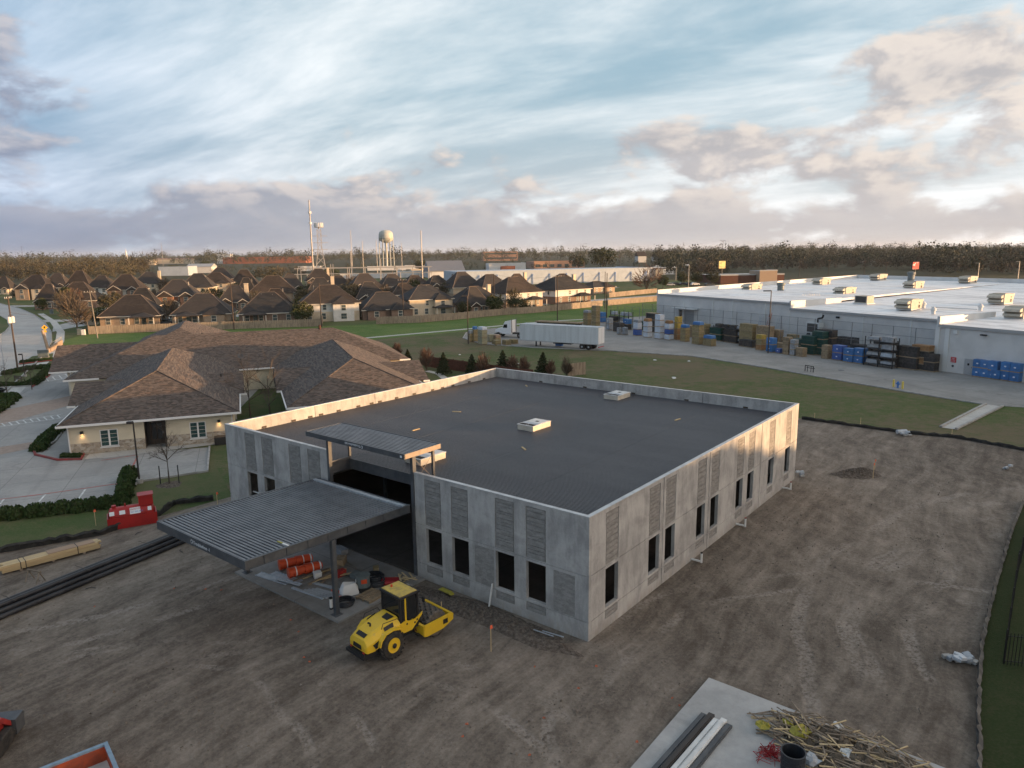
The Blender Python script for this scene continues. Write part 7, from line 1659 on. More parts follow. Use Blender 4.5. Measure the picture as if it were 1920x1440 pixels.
def make_tree(kind, h, label, loc, seed, cat='tree', grp=None, w=None, twig=None):
    rg = np.random.default_rng(seed); t = thing({'bare': 'bare_tree', 'oak': 'broadleaf_tree', 'pine': 'pine_tree', 'conifer': 'conifer_shrub', 'young': 'young_tree', 'rust': 'bare_shrub', 'olive': 'broadleaf_tree'}[kind], label, cat, (*loc, 0), float(rg.uniform(0, 6)), grp)
    w = w or h * .38
    if kind in ('bare', 'young', 'rust'):
        tr = MB(); tr.tube((0, 0, -.1), (0, 0, h * (.25 if kind != 'rust' else .06)), h * (.018 if kind != 'young' else .010) + .02, h * (.014 if kind != 'young' else .008) + .012, 7); tr.build('trunk', 'bark_pale' if kind == 'bare' else 'bark', t)
        b = MB(); n0 = 5 if kind == 'bare' else 4
        for k in range(n0 + (4 if kind == 'rust' else 0)):
            a = 2 * pi * k / n0 + rg.uniform(-.4, .4); tilt = rg.uniform(.25, .75) if kind != 'young' else rg.uniform(.6, 1.15)
            d = Vector((cos(a) * sin(tilt), sin(a) * sin(tilt), cos(tilt))); z0 = h * (.2 if kind != 'rust' else .03) + h * .10 * rg.random() * (3 if kind == 'young' else 1)
            limbs(b, Vector((0, 0, z0)), d, h * (.30 if kind != 'young' else .22), h * (.010 if kind != 'young' else .005) + .008, 3, rg, .45 if kind == 'rust' else .55, 3)
        if kind == 'young': limbs(b, Vector((0, 0, h * .25)), Vector((0, 0, 1)), h * .4, h * .006 + .01, 3, rg, .5, 3)
        b.build('branches', 'bark_pale' if kind == 'bare' else 'bark', t)
        if kind != 'young':
            P = crown_pts(700 if kind == 'bare' else 420, w, w, h * .42, h * .60, rg, 20, .30)
            up = P - np.array([0, 0, h * .2]); up /= np.linalg.norm(up, axis=1, keepdims=True)
            mesh_obj('crown', quads_mesh('crown', leaf_quads(P, h * .006 + .008, rg, 0, 14, up), twig or ('twig_brown' if kind == 'bare' else 'twig_rust')), t)
    else:
        tr = MB(); tr.tube((0, 0, -.1), (0, 0, h * .5), h * .022 + .02, h * .012, 7); tr.build('trunk', 'bark', t)
        if kind == 'conifer':
            P = rg.uniform(0, 1, (1300, 1)); a = rg.uniform(0, 2 * pi, (1300, 1)); r = (1 - P) ** .8 * w * np.sqrt(rg.uniform(.1, 1, (1300, 1))) * (1 + .35 * np.sin(P * 46)); P = np.concatenate([r * np.cos(a), r * np.sin(a), h * .06 + P * h * .95], 1); V = leaf_quads(P, h * .030, rg)
        elif kind == 'pine': P = crown_pts(1100, w, w, h * .33, h * .68, rg, 22, .25); V = leaf_quads(P, h * .026, rg)
        else: P = crown_pts(1500, w, w, h * .38, h * .60, rg, 26, .27); V = leaf_quads(P, h * .024, rg)
        mesh_obj('crown', quads_mesh('crown', V, twig or {'oak': 'leaf_oak', 'pine': 'leaf_pine', 'conifer': 'leaf_pine', 'olive': 'twig_olive'}[kind]), t)
    return t
T = make_tree
T('bare', 8.6, 'tall bare tree by the street corner at the left', (-105.53, 174.11), 3); T('bare', 6.5, 'bare brown tree behind the corner tree', (-136.59, 220.09), 4); T('rust', 7.0, 'rusty bare tree beside the left street', (-135.89, 223.84), 5)
T('oak', 4.2, 'dark round evergreen at the left street', (-153.99, 236.53), 6); T('olive', 6.5, 'olive tree against the fence house at the left', (-127.25, 228.68), 7, w=3.2)
young = T('young', 4.4, 'young bare tree in a mulch ring by the car park', (-26.71, 53.48), 8)
tag(heap('mulch_ring', (-26.71, 53.48), .95, .95, .14, 0, 'clods', 13, 20, 20), 'dark mulch ring under the young bare tree', 'mulch')
for i, p in enumerate(((-27.42, 53.51), (-26.07, 53.72))): tag(MB().bb(-.03, .03, -.03, .03, 0, 1.5).build('tree_stake', 'black', None, (*p, -.02)), ('left black stake of the young tree', 'right black stake of the young tree')[i], 'stake')
T('young', 7.5, 'thin bare tree in the clinic courtyard, left', (-27.91, 74.56), 9); T('young', 7.5, 'thin bare tree in the clinic courtyard, right', (-25.78, 74.46), 10)
T('young', 3.6, 'small bare shrub before the clinic windows', (-30.51, 66.77), 12); T('young', 3.2, 'bare sapling before the clinic entrance', (-32.18, 64.55), 11)
T('young', 4.5, 'bare sapling at the left edge by the road', (-64.82, 90.46), 13); T('young', 4.2, 'bare sapling beside the garden bench', (-64.51, 94.80), 14)
for i, (p, k, h) in enumerate((((-16.17, 110.40), 'conifer', 3.6), ((-12.83, 106.61), 'rust', 4.2), ((-9.93, 103.08), 'conifer', 4.2), ((-5.75, 101.89), 'conifer', 4.0), ((-4.10, 100.89), 'rust', 4.4), ((-1.31, 103.43), 'conifer', 4.4), ((0.02, 102.42), 'rust', 3.6), ((1.77, 101.39), 'rust', 3.4), ((4.44, 101.22), 'conifer', 4.4), ((5.46, 100.26), 'rust', 3.0), ((7.72, 100.11), 'rust', 3.4), ((-19.47, 120.97), 'rust', 3.0))):
    h *= .74; T(k, h, ('dark conifer nearest the clinic roof', 'rusty bare shrub between the first two conifers', 'second dark conifer from the clinic', 'third dark conifer from the clinic', 'rusty bare shrub right of the third conifer', 'fourth conifer, with rusty shrubs beside it', 'rusty bare shrub right of the fourth conifer', 'rusty bare shrub above the back parapet', 'fifth dark conifer, above the back parapet', 'low rusty shrub beside the fifth conifer', 'palest bare shrub, rightmost of the row', 'rusty shrub at the clinic roof corner')[i], p, 30 + i, 'shrub', 'shrub row behind the building', w=h * (.34 if k == 'conifer' else .28), twig='twig_brown' if i == 10 else None)
hs_names = [h_[6] for h_ in HS]
for i, h_ in enumerate(HS[10:] + HS[:4]):
    x, y, wa, hh = h_[0]; q_ = random.Random(i * 7 + 1); s_ = q_.choice((-1, 1)); k_ = ('bare', 'oak', 'bare', 'olive', 'oak')[i % 5]
    T(k_, q_.uniform(4.0, 7.5), {'bare': 'bare', 'oak': 'dark leafy', 'olive': 'olive'}[k_] + ' yard tree by the ' + ' '.join(h_[6].split()[:9]), (x + s_ * wa * .56, y - 2 + 6 * q_.random()), 200 + i, 'tree', 'yard trees of the estate', w=q_.uniform(1.8, 3.2))
T('rust', 11, 'big rust-coloured tree left of the warehouse', (58.53, 312.03), 50, w=6.0); T('oak', 6, 'dark tree right of the rust-coloured tree', (70.89, 336.94), 51)
T('bare', 6, 'bare yellowish tree before the white-walled house', (0.56, 215.25), 52, twig='twig_olive'); T('oak', 4.5, 'dark bush before the white-walled house', (2.56, 209.25), 53, w=3); T('oak', 4.0, 'green bush by the two-storey cream house', (-12.90, 200.63), 54, w=2.2)
T('oak', 7, 'dark oak before the two-storey tan house', (-21.68, 275.99), 55, w=4.5); T('oak', 8, 'round oak before the white metal shed', (-343.01, 730.19), 56, w=7); T('olive', 10, 'olive tree left of the red brick store', (-151.25, 453.58), 57, w=9); T('bare', 9, 'bare tree below the red brick store', (-149.55, 469.33), 58, w=7); T('oak', 8, 'oak right of the lattice tower', (-120.50, 487.56), 59, w=5); T('bare', 8, 'bare tree below the lattice tower', (-154.23, 527.06), 60, w=6); T('oak', 6, 'oak near the two pale gables', (-105.58, 255.41), 61, w=4); T('olive', 6, 'olive tree beside the open lawn', (-63.51, 283.25), 62, w=4)
for i, p in enumerate(((88.49, 371.35), (93.49, 364.11), (101.03, 362.26))): T('oak', 6.5, ('clipped tree in the far car park, left', 'clipped tree in the far car park, middle', 'clipped tree in the far car park, right')[i], p, 70 + i, 'tree', 'far car park trees', w=3.2)
for i, (p, h) in enumerate((((-84.09, 682.85), 11), ((82.27, 649.54), 20), ((65.19, 696.54), 14), ((-378.26, 900.33), 10), ((-622.52, 1191.72), 12))): T('oak', h, ('dark oak left of the white steel building', 'huge dark oak beyond the long white building', 'oak left of the huge dark one', 'oak behind the white metal shed', 'oak near the church')[i], p, 80 + i, w=h * .6)

# clipped shrubs and hedges: one shape of foliage, many bushes
def shrub_mesh(seed, n=520):
    rg = np.random.default_rng(seed); p = rg.normal(size=(n, 3)); p /= np.linalg.norm(p, axis=1, keepdims=True); p *= rg.uniform(.72, 1.05, (n, 1)); p[:, 2] = np.abs(p[:, 2]) * 1.0
    p = np.sign(p) * np.abs(p) ** .85
    return quads_mesh('foliage', leaf_quads(p, .085, rg), 'leaf_shrub')
SH = [shrub_mesh(s) for s in (1, 2, 3)]
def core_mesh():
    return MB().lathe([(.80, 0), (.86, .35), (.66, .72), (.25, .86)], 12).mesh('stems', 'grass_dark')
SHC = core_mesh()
def shrub(p, w, h, label, grp, i):
    t = thing('clipped_shrub', label, 'shrub', (*p, -.02), i * 1.3, grp)
    mesh_obj('foliage', SH[i % 3], t, (0, 0, 0), 0, (w, w, h)); mesh_obj('stems', SHC, t, (0, 0, 0), 0, (w, w, h))
row = [(-35.52, 46.20), (-34.69, 46.57), (-34.02, 46.65), (-32.99, 47.02), (-32.26, 47.20), (-31.42, 47.59), (-30.49, 47.77), (-29.71, 48.17), (-28.88, 48.57), (-28.16, 49.21), (-28.72, 50.71), (-29.49, 52.31), (-30.14, 53.86), (-30.73, 55.23)]
for i, p in enumerate(row): shrub(p, .62 if i < 10 else .66, .85 if i < 10 else 1.05, ('clipped shrub number %s from the left in the car park hedge' % ('first second third fourth fifth sixth seventh eighth ninth tenth eleventh twelfth thirteenth last'.split()[i])).replace('number ', ''), 'car park hedge', i)
k = 0
for nm, pts, n, w, h in (('hedge along the garden bench island', [(-66.65, 98.06), (-68.33, 102.38), (-72.61, 111.23)], 9, .75, .8), ('front hedge of the bench island', [(-70.71, 97.50), (-68.40, 97.36), (-66.81, 98.07)], 8, .6, .6), ('back hedge of the bench island', [(-76.75, 107.53), (-76.45, 109.96), (-76.13, 112.51), (-74.18, 113.43)], 8, .7, .7), ('hedge on the lower left island', [(-58.68, 78.61), (-60.15, 82.87), (-62.53, 88.30)], 7, .8, .8), ('hedge behind the lower left island', [(-65.04, 88.44), (-63.98, 89.05), (-63.38, 89.35)], 4, .7, .7), ('planting bed beside the clinic corner', [(-43.67, 63.93), (-45.04, 67.00), (-46.44, 71.24)], 9, .7, .75), ('low planting at the clinic corner', [(-39.94, 61.68), (-39.26, 61.65), (-38.58, 61.63)], 4, .35, .35), ('planting under the clinic windows', [(-31.02, 65.63), (-29.73, 66.74), (-28.34, 67.88)], 7, .4, .4), ('hedge by the corner lawn', [(-82.43, 119.64), (-80.98, 120.72), (-79.43, 122.44)], 7, .45, .5), ('planting in the clinic courtyard', [(-36.36, 93.88), (-35.32, 95.36), (-32.64, 95.98)], 6, .7, .8)):
    for j in range(n):
        f = j / (n - 1) * (len(pts) - 1); a = int(min(f, len(pts) - 2)); shrub(lerp(pts[a], pts[a + 1], f - a), w, h, 'shrub %s of the %s' % ('first second third fourth fifth sixth seventh eighth ninth'.split()[j] + ' from one end', nm), nm, k); k += 1

# woods: masses of far trees nobody could count
def wood(name, d0, d1, r0, r1, n, h0, h1, per, m, seed, dens=None, gap=None):
    rg = np.random.default_rng(seed); d = np.sqrt(rg.uniform(d0 * d0, d1 * d1, n)); r = rg.uniform(r0, r1, n); x = r * d; y = d
    if gap is not None: keep = gap(x, y, rg); x, y = x[keep], y[keep]; n = len(x)
    h = (h0 + (h1 - h0) * rg.beta(1.6, 2.2, n)) * (1 + .22 * np.sin(x * .011 + seed) * np.cos(y * .013) + .18 * np.sin(x * .047 + y * .02)); w = h * rg.uniform(.24, .58, n)
    nc = 6; c = rg.normal(size=(n, nc, 3)); c /= np.linalg.norm(c, axis=2, keepdims=True); c *= rg.uniform(.3, .9, (n, nc, 1))
    i = rg.integers(0, nc, (n, per)); p = np.take_along_axis(c, i[..., None].repeat(3, 2), 1) + np.clip(rg.normal(size=(n, per, 3)), -1.6, 1.6) * .27
    p *= np.stack([w, w, h * .42], 1)[:, None, :]; p += np.stack([x, y, h * .56], 1)[:, None, :]; p[..., 2] = np.maximum(p[..., 2], .3)
    sz = np.repeat(h * .019 + .05, per)[:, None]
    V = leaf_quads(p.reshape(-1, 3), sz, rg)
    return tag(mesh_obj(name, quads_mesh(name, V, m, np.repeat(rg.beta(.8, .9, n), per))), kind='stuff')
clear = lambda x, y, rg: ~((x / y > .30) & (x / y < .56) & (y < 560)) & ~((np.abs(x / y - .02) < .16) & (y < 760) & (rg.random(len(x)) < .7))
wood('far_wood', 1050, 2400, -.86, .86, 2600, 15, 28, 100, 'wood_mass', 1)
wood('far_wood', 500, 1000, -.90, -.50, 620, 7, 16, 210, 'twig_olive', 2)
wood('far_wood', 620, 1050, -.50, .24, 260, 4, 8, 100, 'wood_mass', 3)
wood('far_wood', 440, 1000, .20, .95, 1150, 8, 21, 230, 'wood_mass', 4, gap=clear)
wood('far_wood', 445, 640, .24, .92, 520, 5, 13, 190, 'twig_brown', 5, gap=clear)
# belt of trees south of the warehouse, off to the right; its long evening shadow lies over the site
def tree_belt():
    rg = np.random.default_rng(77); P = []; Z = []
    for k in range(138):
        y = -45 + k * .78; x = 90 + 8 * rg.random()
        h = float(np.interp(y, [-45, 20, 25, 31.7, 34.8, 39.6, 44.7, 62], [12.2, 12.0, 11.3, 10.2, 9.1, 7.5, 6.0, 5.6])) * rg.uniform(.95, 1.02)
        n = 620; p = crown_pts(n, 2.6, 2.6, h * .47, h * .53, rg, 16, .34); p[:, 2] = np.clip(p[:, 2], .2, h); P.append(p + np.array([x, y, 0]))
    return tag(mesh_obj('tree_belt', quads_mesh('tree_belt', leaf_quads(np.concatenate(P), .36, rg), 'leaf_oak')), kind='stuff')
tree_belt()

# ------------------------------------------------------------------ poles, wires, towers, far buildings
def pole(p, h, label, m='pole_wood', arms=1, trans=0, r=.15, cat='utility pole', rz=.3, lean=0.0):
    t = thing('utility_pole', label, cat, (*p, -.05), rz, 'utility poles')
    MB().tube((0, 0, 0), (lean, 0, h), r, r * .62, 8).build('shaft', m, t)
    for k in range(arms):
        z = h - .35 - k * .9; MB().bb(-1.15 + lean, 1.15 + lean, -.05, .05, z - .06, z + .06).build('crossarm', m, t)
        for x in (-1.0, -.4, .4, 1.0): MB().tube((x + lean, 0, z + .06), (x + lean, 0, z + .28), .05, .04, 6).build('insulator', 'wh_trim', t)
    for k in range(trans):
        x = -.5 if k == 0 else .5; MB().lathe([(.28, 0), (.30, .06), (.30, .85), (.26, .95), (.1, 1.0)], 14, (x, 0, h - 4.2)).build('transformer', 'wh_trim', t); MB().tube((x, 0, h - 3.2), (x, 0, h - 2.9), .05, .04, 6).build('bushing', 'bark', t)
    return t
PP = [((-79.29, 113.79), 11.5, 'dark utility pole with two white transformers at the left road', 'pole_wood', 1, 2), ((-89.87, 155.16), 10.3, 'pale leaning utility pole behind the clinic', 'pole_grey', 1, 0), ((-65.83, 169.96), 11.2, 'brown utility pole before the second fence house', 'pole_wood', 0, 0), ((-46.09, 173.94), 10.6, 'dark utility pole at the end of the fence', 'pole_wood', 0, 0), ((-27.59, 183.85), 11.0, 'utility pole with crossarm right of the open lawn', 'pole_wood', 1, 0), ((-4.76, 203.02), 11.4, 'utility pole before the chimneyed house', 'pole_wood', 0, 0), ((11.61, 180.70), 11.6, 'tall utility pole left of the trailer tail', 'pole_wood', 1, 0), ((28.84, 221.45), 11.2, 'utility pole at the end of the timber fence', 'pole_wood', 0, 0), ((22.28, 167.74), 12.4, 'utility pole beside the yard racks', 'pole_wood', 0, 0)]
for p, h, lb, m, a, tr in PP: pole(p, h, lb, m, a, tr, rz=R(100) if tr else .3, lean=-.5 if 'leaning' in lb else 0)
def cable(p0, p1, sag, label, r=.02, n=10):
    p0, p1 = Vector(p0), Vector(p1); pts = [p0.lerp(p1, k / n) - Vector((0, 0, 4 * sag * (k / n) * (1 - k / n))) for k in range(n + 1)]
    b = MB(); b.path(pts, r, 3); return tag(b.build('power_cable', 'cable'), label, 'cable', 'overhead cables')
chain = [PP[0], PP[1], PP[2], PP[3], PP[4], PP[5], PP[6], PP[7]]
nms = ['left road pole', 'pale leaning pole', 'brown fence pole', 'fence-end pole', 'crossarm pole', 'chimney-house pole', 'trailer pole', 'last fence pole']
for a, (u, v) in enumerate(zip(chain, chain[1:])):
    for j, (dz, s) in enumerate(((0.0, 1.0), (-1.1, 1.2), (-2.6, 1.4))):
        cable((u[0][0], u[0][1], u[1] + dz), (v[0][0], v[0][1], v[1] + dz), s, '%s cable between the %s and the %s' % (('top', 'middle', 'low')[j], nms[a], nms[a + 1]))
def lamp_post(p, h, label, m='bronze_pole', arm=.5, rz=0.0, lit=False, base=True, r=.07):
    t = thing('lamp_post', label, 'lamp post', (*p, -.03), rz, 'lamp posts')
    MB().tube((0, 0, .3 if base else 0), (0, 0, h), r, r * .8, 8).build('shaft', m, t)
    if base: MB().tube((0, 0, 0), (0, 0, .34), .26, .26, 14).build('footing', 'kerb', t)
    hd = MB().bb(-arm - .3, -.05, -.16, .16, h - .12, h + .06).build('lamp_head', m, t)
    if lit: MB().bb(-arm - .25, -.1, -.12, .12, h - .135, h - .122).build('lamp_lens', 'lamp_white', hd)
lamp_post((-29.28, 53.96), 4.9, 'dark square lamp post at the clinic car park', arm=.15); lamp_post((-8.37, 137.90), 9.3, 'tall slim lamp post left of the truck', m='pole_wood', arm=.8, base=False, r=.1); lamp_post((43.69, 121.10), 10.6, 'dark lamp post before the warehouse wall', m='bronze_pole', arm=1.0, base=False, r=.1)
lamp_post((-72.47, 105.36), 3.4, 'short lamp post by the garden bench', arm=.2); lamp_post((-81.53, 113.95), 9, 'pale street lamp at the left edge', m='galv', arm=1.6, base=False)
for i, (p, h) in enumerate((((212.9, 330.0, 10.1), 0), ((231.2, 330.0, 10.6), 0), ((81.0, 330.0, 10.8), 0), ((85.5, 420.0, 8.6), 0), ((95.7, 420.0, 7.8), 0))):
    lamp_post((p[0], p[1]), p[2], ('far lamp post behind the warehouse, left of the pair', 'far lamp post behind the warehouse at the right edge', 'lamp post in the far car park, right', 'lamp post in the far car park, left', 'lamp post in the far car park, middle')[i], m='pole_steel', arm=1.4, base=False, r=.2, lit=i > 1)
# bench, cabinets, sign, guard wall
t = thing('garden_bench', 'dark wooden bench on the island lawn', 'bench', (*(-70.10, 100.76), 0), R(160))
for k in range(4): MB().bb(-.75, .75, -.22 + k * .12, -.13 + k * .12, .42, .45).build('seat_slat', 'pole_wood', t)
for k in range(3): MB().bb(-.75, .75, .26, .29, .55 + k * .14, .65 + k * .14).build('back_slat', 'pole_wood', t)
for x in (-.68, .68):
    for y in (-.2, .26): MB().bb(x - .04, x + .04, y - .04, y + .04, 0, .42 if y < 0 else .95).build('leg', 'pole_wood', t)
    MB().bb(x - .04, x + .04, -.24, .26, .62, .66).build('arm', 'pole_wood', t)
t = thing('warning_sign', 'yellow diamond road sign with a plate below', 'sign', (*(-97.86, 150.24), 0), R(20))
MB().tube((0, 0, 0), (0, 0, 3.4), .05, .05, 6).build('post', 'pole_steel', t); MB().box((0, -.06, 2.9), (.85, .03, .85), 0, 1, R(45)).build('diamond', 'sign_yellow', t); MB().bb(-.3, .3, -.08, -.05, 1.9, 2.3).build('plate', 'sign_yellow', t)
MB().add([(-.12, -.10, 2.75), (.1, -.10, 2.75), (.1, -.10, 3.0), (.2, -.10, 3.0), (0, -.10, 3.2), (-.2, -.10, 3.0), (-.12, -.10, 3.0)], [(0, 1, 2, 3, 4, 5, 6)]).build('symbol', 'black', t)
tag(MB().tube((0, 0, 0), (-.9, .3, 4.2), .28, .24, 10).build('pole_stub', 'brick_tan', None, (*(-85.92, 132.25), -.1)), 'thick leaning tan stub pole by the road', 'pole')
t = thing('guard_wall', 'low tan wall with a rail beside the footpath', 'wall', (0, 0, 0)); a, c = (-86.08, 132.98), (-90.87, 144.34); d = atan2(c[1] - a[1], c[0] - a[0]); ln = (Vector(c) - Vector(a)).length
MB().bb(0, ln, -.12, .12, 0, 1.0).build('wall_body', 'brick_tan', t, (a[0], a[1], 0), d); MB().bb(0, ln, -.04, .04, 1.5, 1.58).build('rail', 'kerb', t, (a[0], a[1], 0), d)
for k in range(9): MB().bb(k * ln / 8 - .03, k * ln / 8 + .03, -.03, .03, 1.0, 1.5).build('baluster', 'kerb', t, (a[0], a[1], 0), d)
for i, (p, w, h, m) in enumerate((((-98.40, 163.14), .9, 1.3, 'bucket_grey'), ((-96.83, 161.92), .7, 1.2, 'wh_trim'), ((-82.82, 125.87), 1.6, 1.3, 'bucket_grey'), ((-143.67, 224.86), .9, 1.3, 'bucket_grey'))):
    t = thing('utility_cabinet', ('grey utility cabinet before the fence end', 'white utility cabinet before the fence end', 'grey cabinet on the corner lawn', 'grey cabinet beside the left footpath')[i], 'cabinet', (*p, -.02), .2); MB().bb(-w / 2, w / 2, -.3, .3, .06, h).build('body', m, t); MB().bb(-w / 2 - .05, w / 2 + .05, -.35, .35, 0, .06).build('plinth', 'kerb', t); MB().bb(-w / 2 - .03, w / 2 + .03, -.33, .33, h, h + .05).build('lid', m, t)
# cars
def car(p, rz, m, label, L_=4.6, pickup=False):
    t = thing('parked_car', label, 'car', (*p, 0), rz, 'parked cars')
    prof = [(-L_ / 2, .35), (L_ / 2, .35), (L_ / 2, .75), (L_ * .30, .95), (L_ * .14, 1.45), (-L_ * (.06 if pickup else .30), 1.48), (-L_ * (.10 if pickup else .42), 1.0), (-L_ / 2, .95)]
    MB().sideprism(prof, -.9, .9).build('body', m, t, bevel=.08)
    for s_ in (-1, 1): MB().sideprism([(L_ * .27, .98), (L_ * .13, 1.38), (-L_ * (.05 if pickup else .28), 1.40), (-L_ * (.07 if pickup else .36), 1.0)], min(s_ * .9, s_ * .912), max(s_ * .9, s_ * .912)).build('side_window', 'dark_glass', t)
    for x in (-L_ * .31, L_ * .31):
        for s_ in (-1, 1): MB().lathe([(.2, -.11), (.33, -.11), (.33, .11), (.2, .11)], 16, (0, 0, 0), 'y').build('wheel', 'rubber', t, (x, s_ * .82, .33))
car((-83.45, 366.14), R(15), 'car_white', 'white pickup in the estate street', 5.6, True)
for i, (p, m, rz) in enumerate((((78.35, 356.30), 'car_silver', .2), ((82.06, 361.08), 'car_dark', .3), ((85.84, 360.17), 'car_dark', .2), ((88.85, 359.44), 'car_dark', .1), ((91.35, 358.83), 'car_white', .3), ((96.62, 351.95), 'car_dark', .2), ((-200.07, 303.46), 'car_dark', .4), ((-88.60, 183.84), 'car_dark', .2), ((-100.08, 185.13), 'car_dark', .3))): car(p, rz, m, ('silver car at the left of the far car park', 'dark car beside the silver one in the far car park', 'dark car in the middle of the far car park', 'dark car left of the white one in the far car park', 'white car in the far car park', 'dark car at the right of the far car park', 'dark car before the far left house', 'dark car between the first two fence houses', 'dark car under the patio of the first fence house')[i])

# far commercial buildings
def block(spec, rz, m, label, roof='wh_band', dep=None, bands=0, parapet=.6, wins=0, wm='house_glass', cat='building', pitch=0, rm='metal_grey_roof'):
    x, y, w, h = spec; d = dep or max(10, w * .35); t = thing('commercial_building', label, cat, (x - sin(R(rz)) * d / 2, y + cos(R(rz)) * d / 2, 0), R(rz), 'far buildings')
    MB().bb(-w / 2, w / 2, -d / 2, d / 2, 0, h).build('wall', m, t)
    if pitch: gable_or_hip(MB(), -w / 2 - .5, w / 2 + .5, -d / 2 - .5, d / 2 + .5, h, pitch, 'x', 'gable', 'gable', .3).build('roof', rm, t)
    else:
        MB().bb(-w / 2 - .1, w / 2 + .1, -d / 2 - .1, -d / 2 + .25, h, h + parapet).bb(w / 2 - .25, w / 2 + .1, -d / 2 + .25, d / 2, h, h + parapet).build('parapet', roof, t); MB().bb(-w / 2, w / 2, -d / 2 + .26, d / 2, h, h + .1).build('roof', roof, t)
    for k in range(bands): z = h * (k + .42) / (bands); MB().bb(-w / 2 + w * .04, w / 2 - w * .04, -d / 2 - .08, -d / 2 - .01, z, z + h * .17).build('window_band', wm, t)
    for k in range(wins): x_ = -w / 2 + (k + .5) * w / wins; f = MB().bb(x_ - w / wins * .28, x_ + w / wins * .28, -d / 2 - .1, -d / 2 - .01, h * .2, h * .62).build('window', wm, t)
    return t
block((-477.9, 1413.4, 157.6, 12.2), 4, 'brick_red_far', 'long red brick store on the horizon at left', 'brick_red_far', 60); block((-585.7, 1487.3, 26.5, 18.2), 4, 'metal_white', 'white entrance block of the red brick store', 'metal_white', 20)
block((-19.1, 1416.3, 67.4, 17.4), 8, 'brick_pink_far', 'three-storey pinkish office on the horizon', 'brick_pink_far', 40, bands=2); block((50.3, 748.5, 54.5, 7.0), 14, 'brick_pink_far', 'low pink brick building right of the office', 'brick_pink_far', 30, wins=7); block((-3.2, 706.7, 36.3, 6.1), 10, 'metal_white', 'white and red low shop below the office', 'metal_white', 22, wins=0); block((-2.3, 686.2, 13.3, 3.5), 10, 'brick_red_far', 'small red front of the white shop', 'brick_red_far', 6)
block((-293.7, 632.7, 24.5, 7.3), 6, 'metal_blue_white', 'pale blue metal shed behind the estate', 'metal_blue_white', 25); block((-307.2, 716.6, 23.4, 6.2), 6, 'siding_white', 'low white building right of the pale blue shed', dep=18, pitch=.3, rm='wh_band'); block((-691.2, 1492.7, 72.1, 9.7), 6, 'siding_cream', 'low pink-roofed building on the left horizon', dep=18, pitch=.25, rm='brick_pink_far'); block((-686.0, 1371.5, 26.5, 10.9), 4, 'siding_cream', 'low cream hall beside the church', dep=14, pitch=.35, rm='roof_brown')
block((-44.0, 503.6, 24.7, 4.8), 16, 'metal_white', 'white steel building with a grey pitched roof', dep=24, pitch=.55); block((-67.8, 521.6, 24.0, 4.2), 16, 'metal_white', 'flat white wing left of the white steel building', 'metal_white', 18)
t = block((28.9, 399.4, 112.8, 7.0), 22, 'metal_blue_white', 'very long blue-white metal building behind the estate', 'metal_blue_white', 40)
x_, y_, w_, h_ = (28.9, 399.4, 112.8, 7.0)
for k in range(11): b = MB(); xx = -w_ / 2 + (k + .7) * w_ / 11; b.tube((xx, -20.3, 0), (xx, -20.3, h_ * .8), .16, .16, 4); b.tube((xx - 3.5, -20.3, h_ * .2), (xx, -20.3, h_ * .75), .14, .14, 4); b.build('brace', 'stop_blue', t)
block((89.1, 514.7, 63.5, 4.5), 20, 'metal_white', 'cream low building right of the long metal building', 'metal_white', 30); block((94.4, 460.6, 5.5, 5.4), 20, 'siding_cream', 'tall cream front at the end of the long building', 'brick_brown', 12); block((-63.4, 608.8, 39.8, 3.5), 12, 'siding_cream', 'row of cream shops behind the white steel building', 'siding_cream', 20)
block((125.1, 374.5, 36.2, 4.1), 12, 'fence_red', 'low dark red restaurant behind the warehouse', 'wh_band', 26); block((132.5, 372.6, 10.0, 6.2), 12, 'brick_tan', 'tan upper block of the red restaurant', 'wh_band', 10); block((189.8, 1049.7, 12.5, 9.1), 10, 'siding_white', 'white house in the right-hand wood', dep=14, pitch=.8, rm='roof_umber'); block((229.4, 1131.4, 10.1, 7.4), 10, 'siding_white', 'second pale house in the right-hand wood', dep=14, pitch=.8, rm='roof_umber'); block((430.5, 868.4, 14.2, 3.8), 10, 'siding_white', 'pale roof in the wood above the warehouse', dep=14, pitch=.8, rm='wh_band')
for i, s_ in enumerate(((-100.6, 510.7, 38.0, 3.0), (-100.8, 772.8, 23.0, 3.9), (-126.4, 740.0, 38.5, 3.8), (-209.2, 754.5, 22.4, 4.4))): block(s_, 10, 'metal_white', ('low white wall behind the substation', 'low white shop left of the slim mast', 'pale shed behind the water tower', 'low pale shop left of the lattice tower')[i], 'metal_white', 14)
# church with steeple
x, y, w, h = (-748.2, 1467.1, 53.5, 15.9); t = thing('church', 'brown-roofed church with a white steeple on the left horizon', 'church', (x, y, 0), R(4))
MB().bb(-w / 2, w / 2, 0, w * .4, 0, h * .45).build('nave', 'brick_tan', t); gable_or_hip(MB(), -w / 2 - .5, w / 2 + .5, -.5, w * .4 + .5, h * .45, .5, 'x', 'gable', 'gable').build('roof', 'roof_umber', t)
MB().bb(-w / 2 + .5, -w / 2 + 4.5, -1, 3, 0, h * 1.0).build('tower', 'metal_white', t); MB().lathe([(2.6, h), (2.0, h + 4), (.15, h + 16)], 8, (-w / 2 + 2.5, 1, 0)).build('spire', 'metal_white', t)

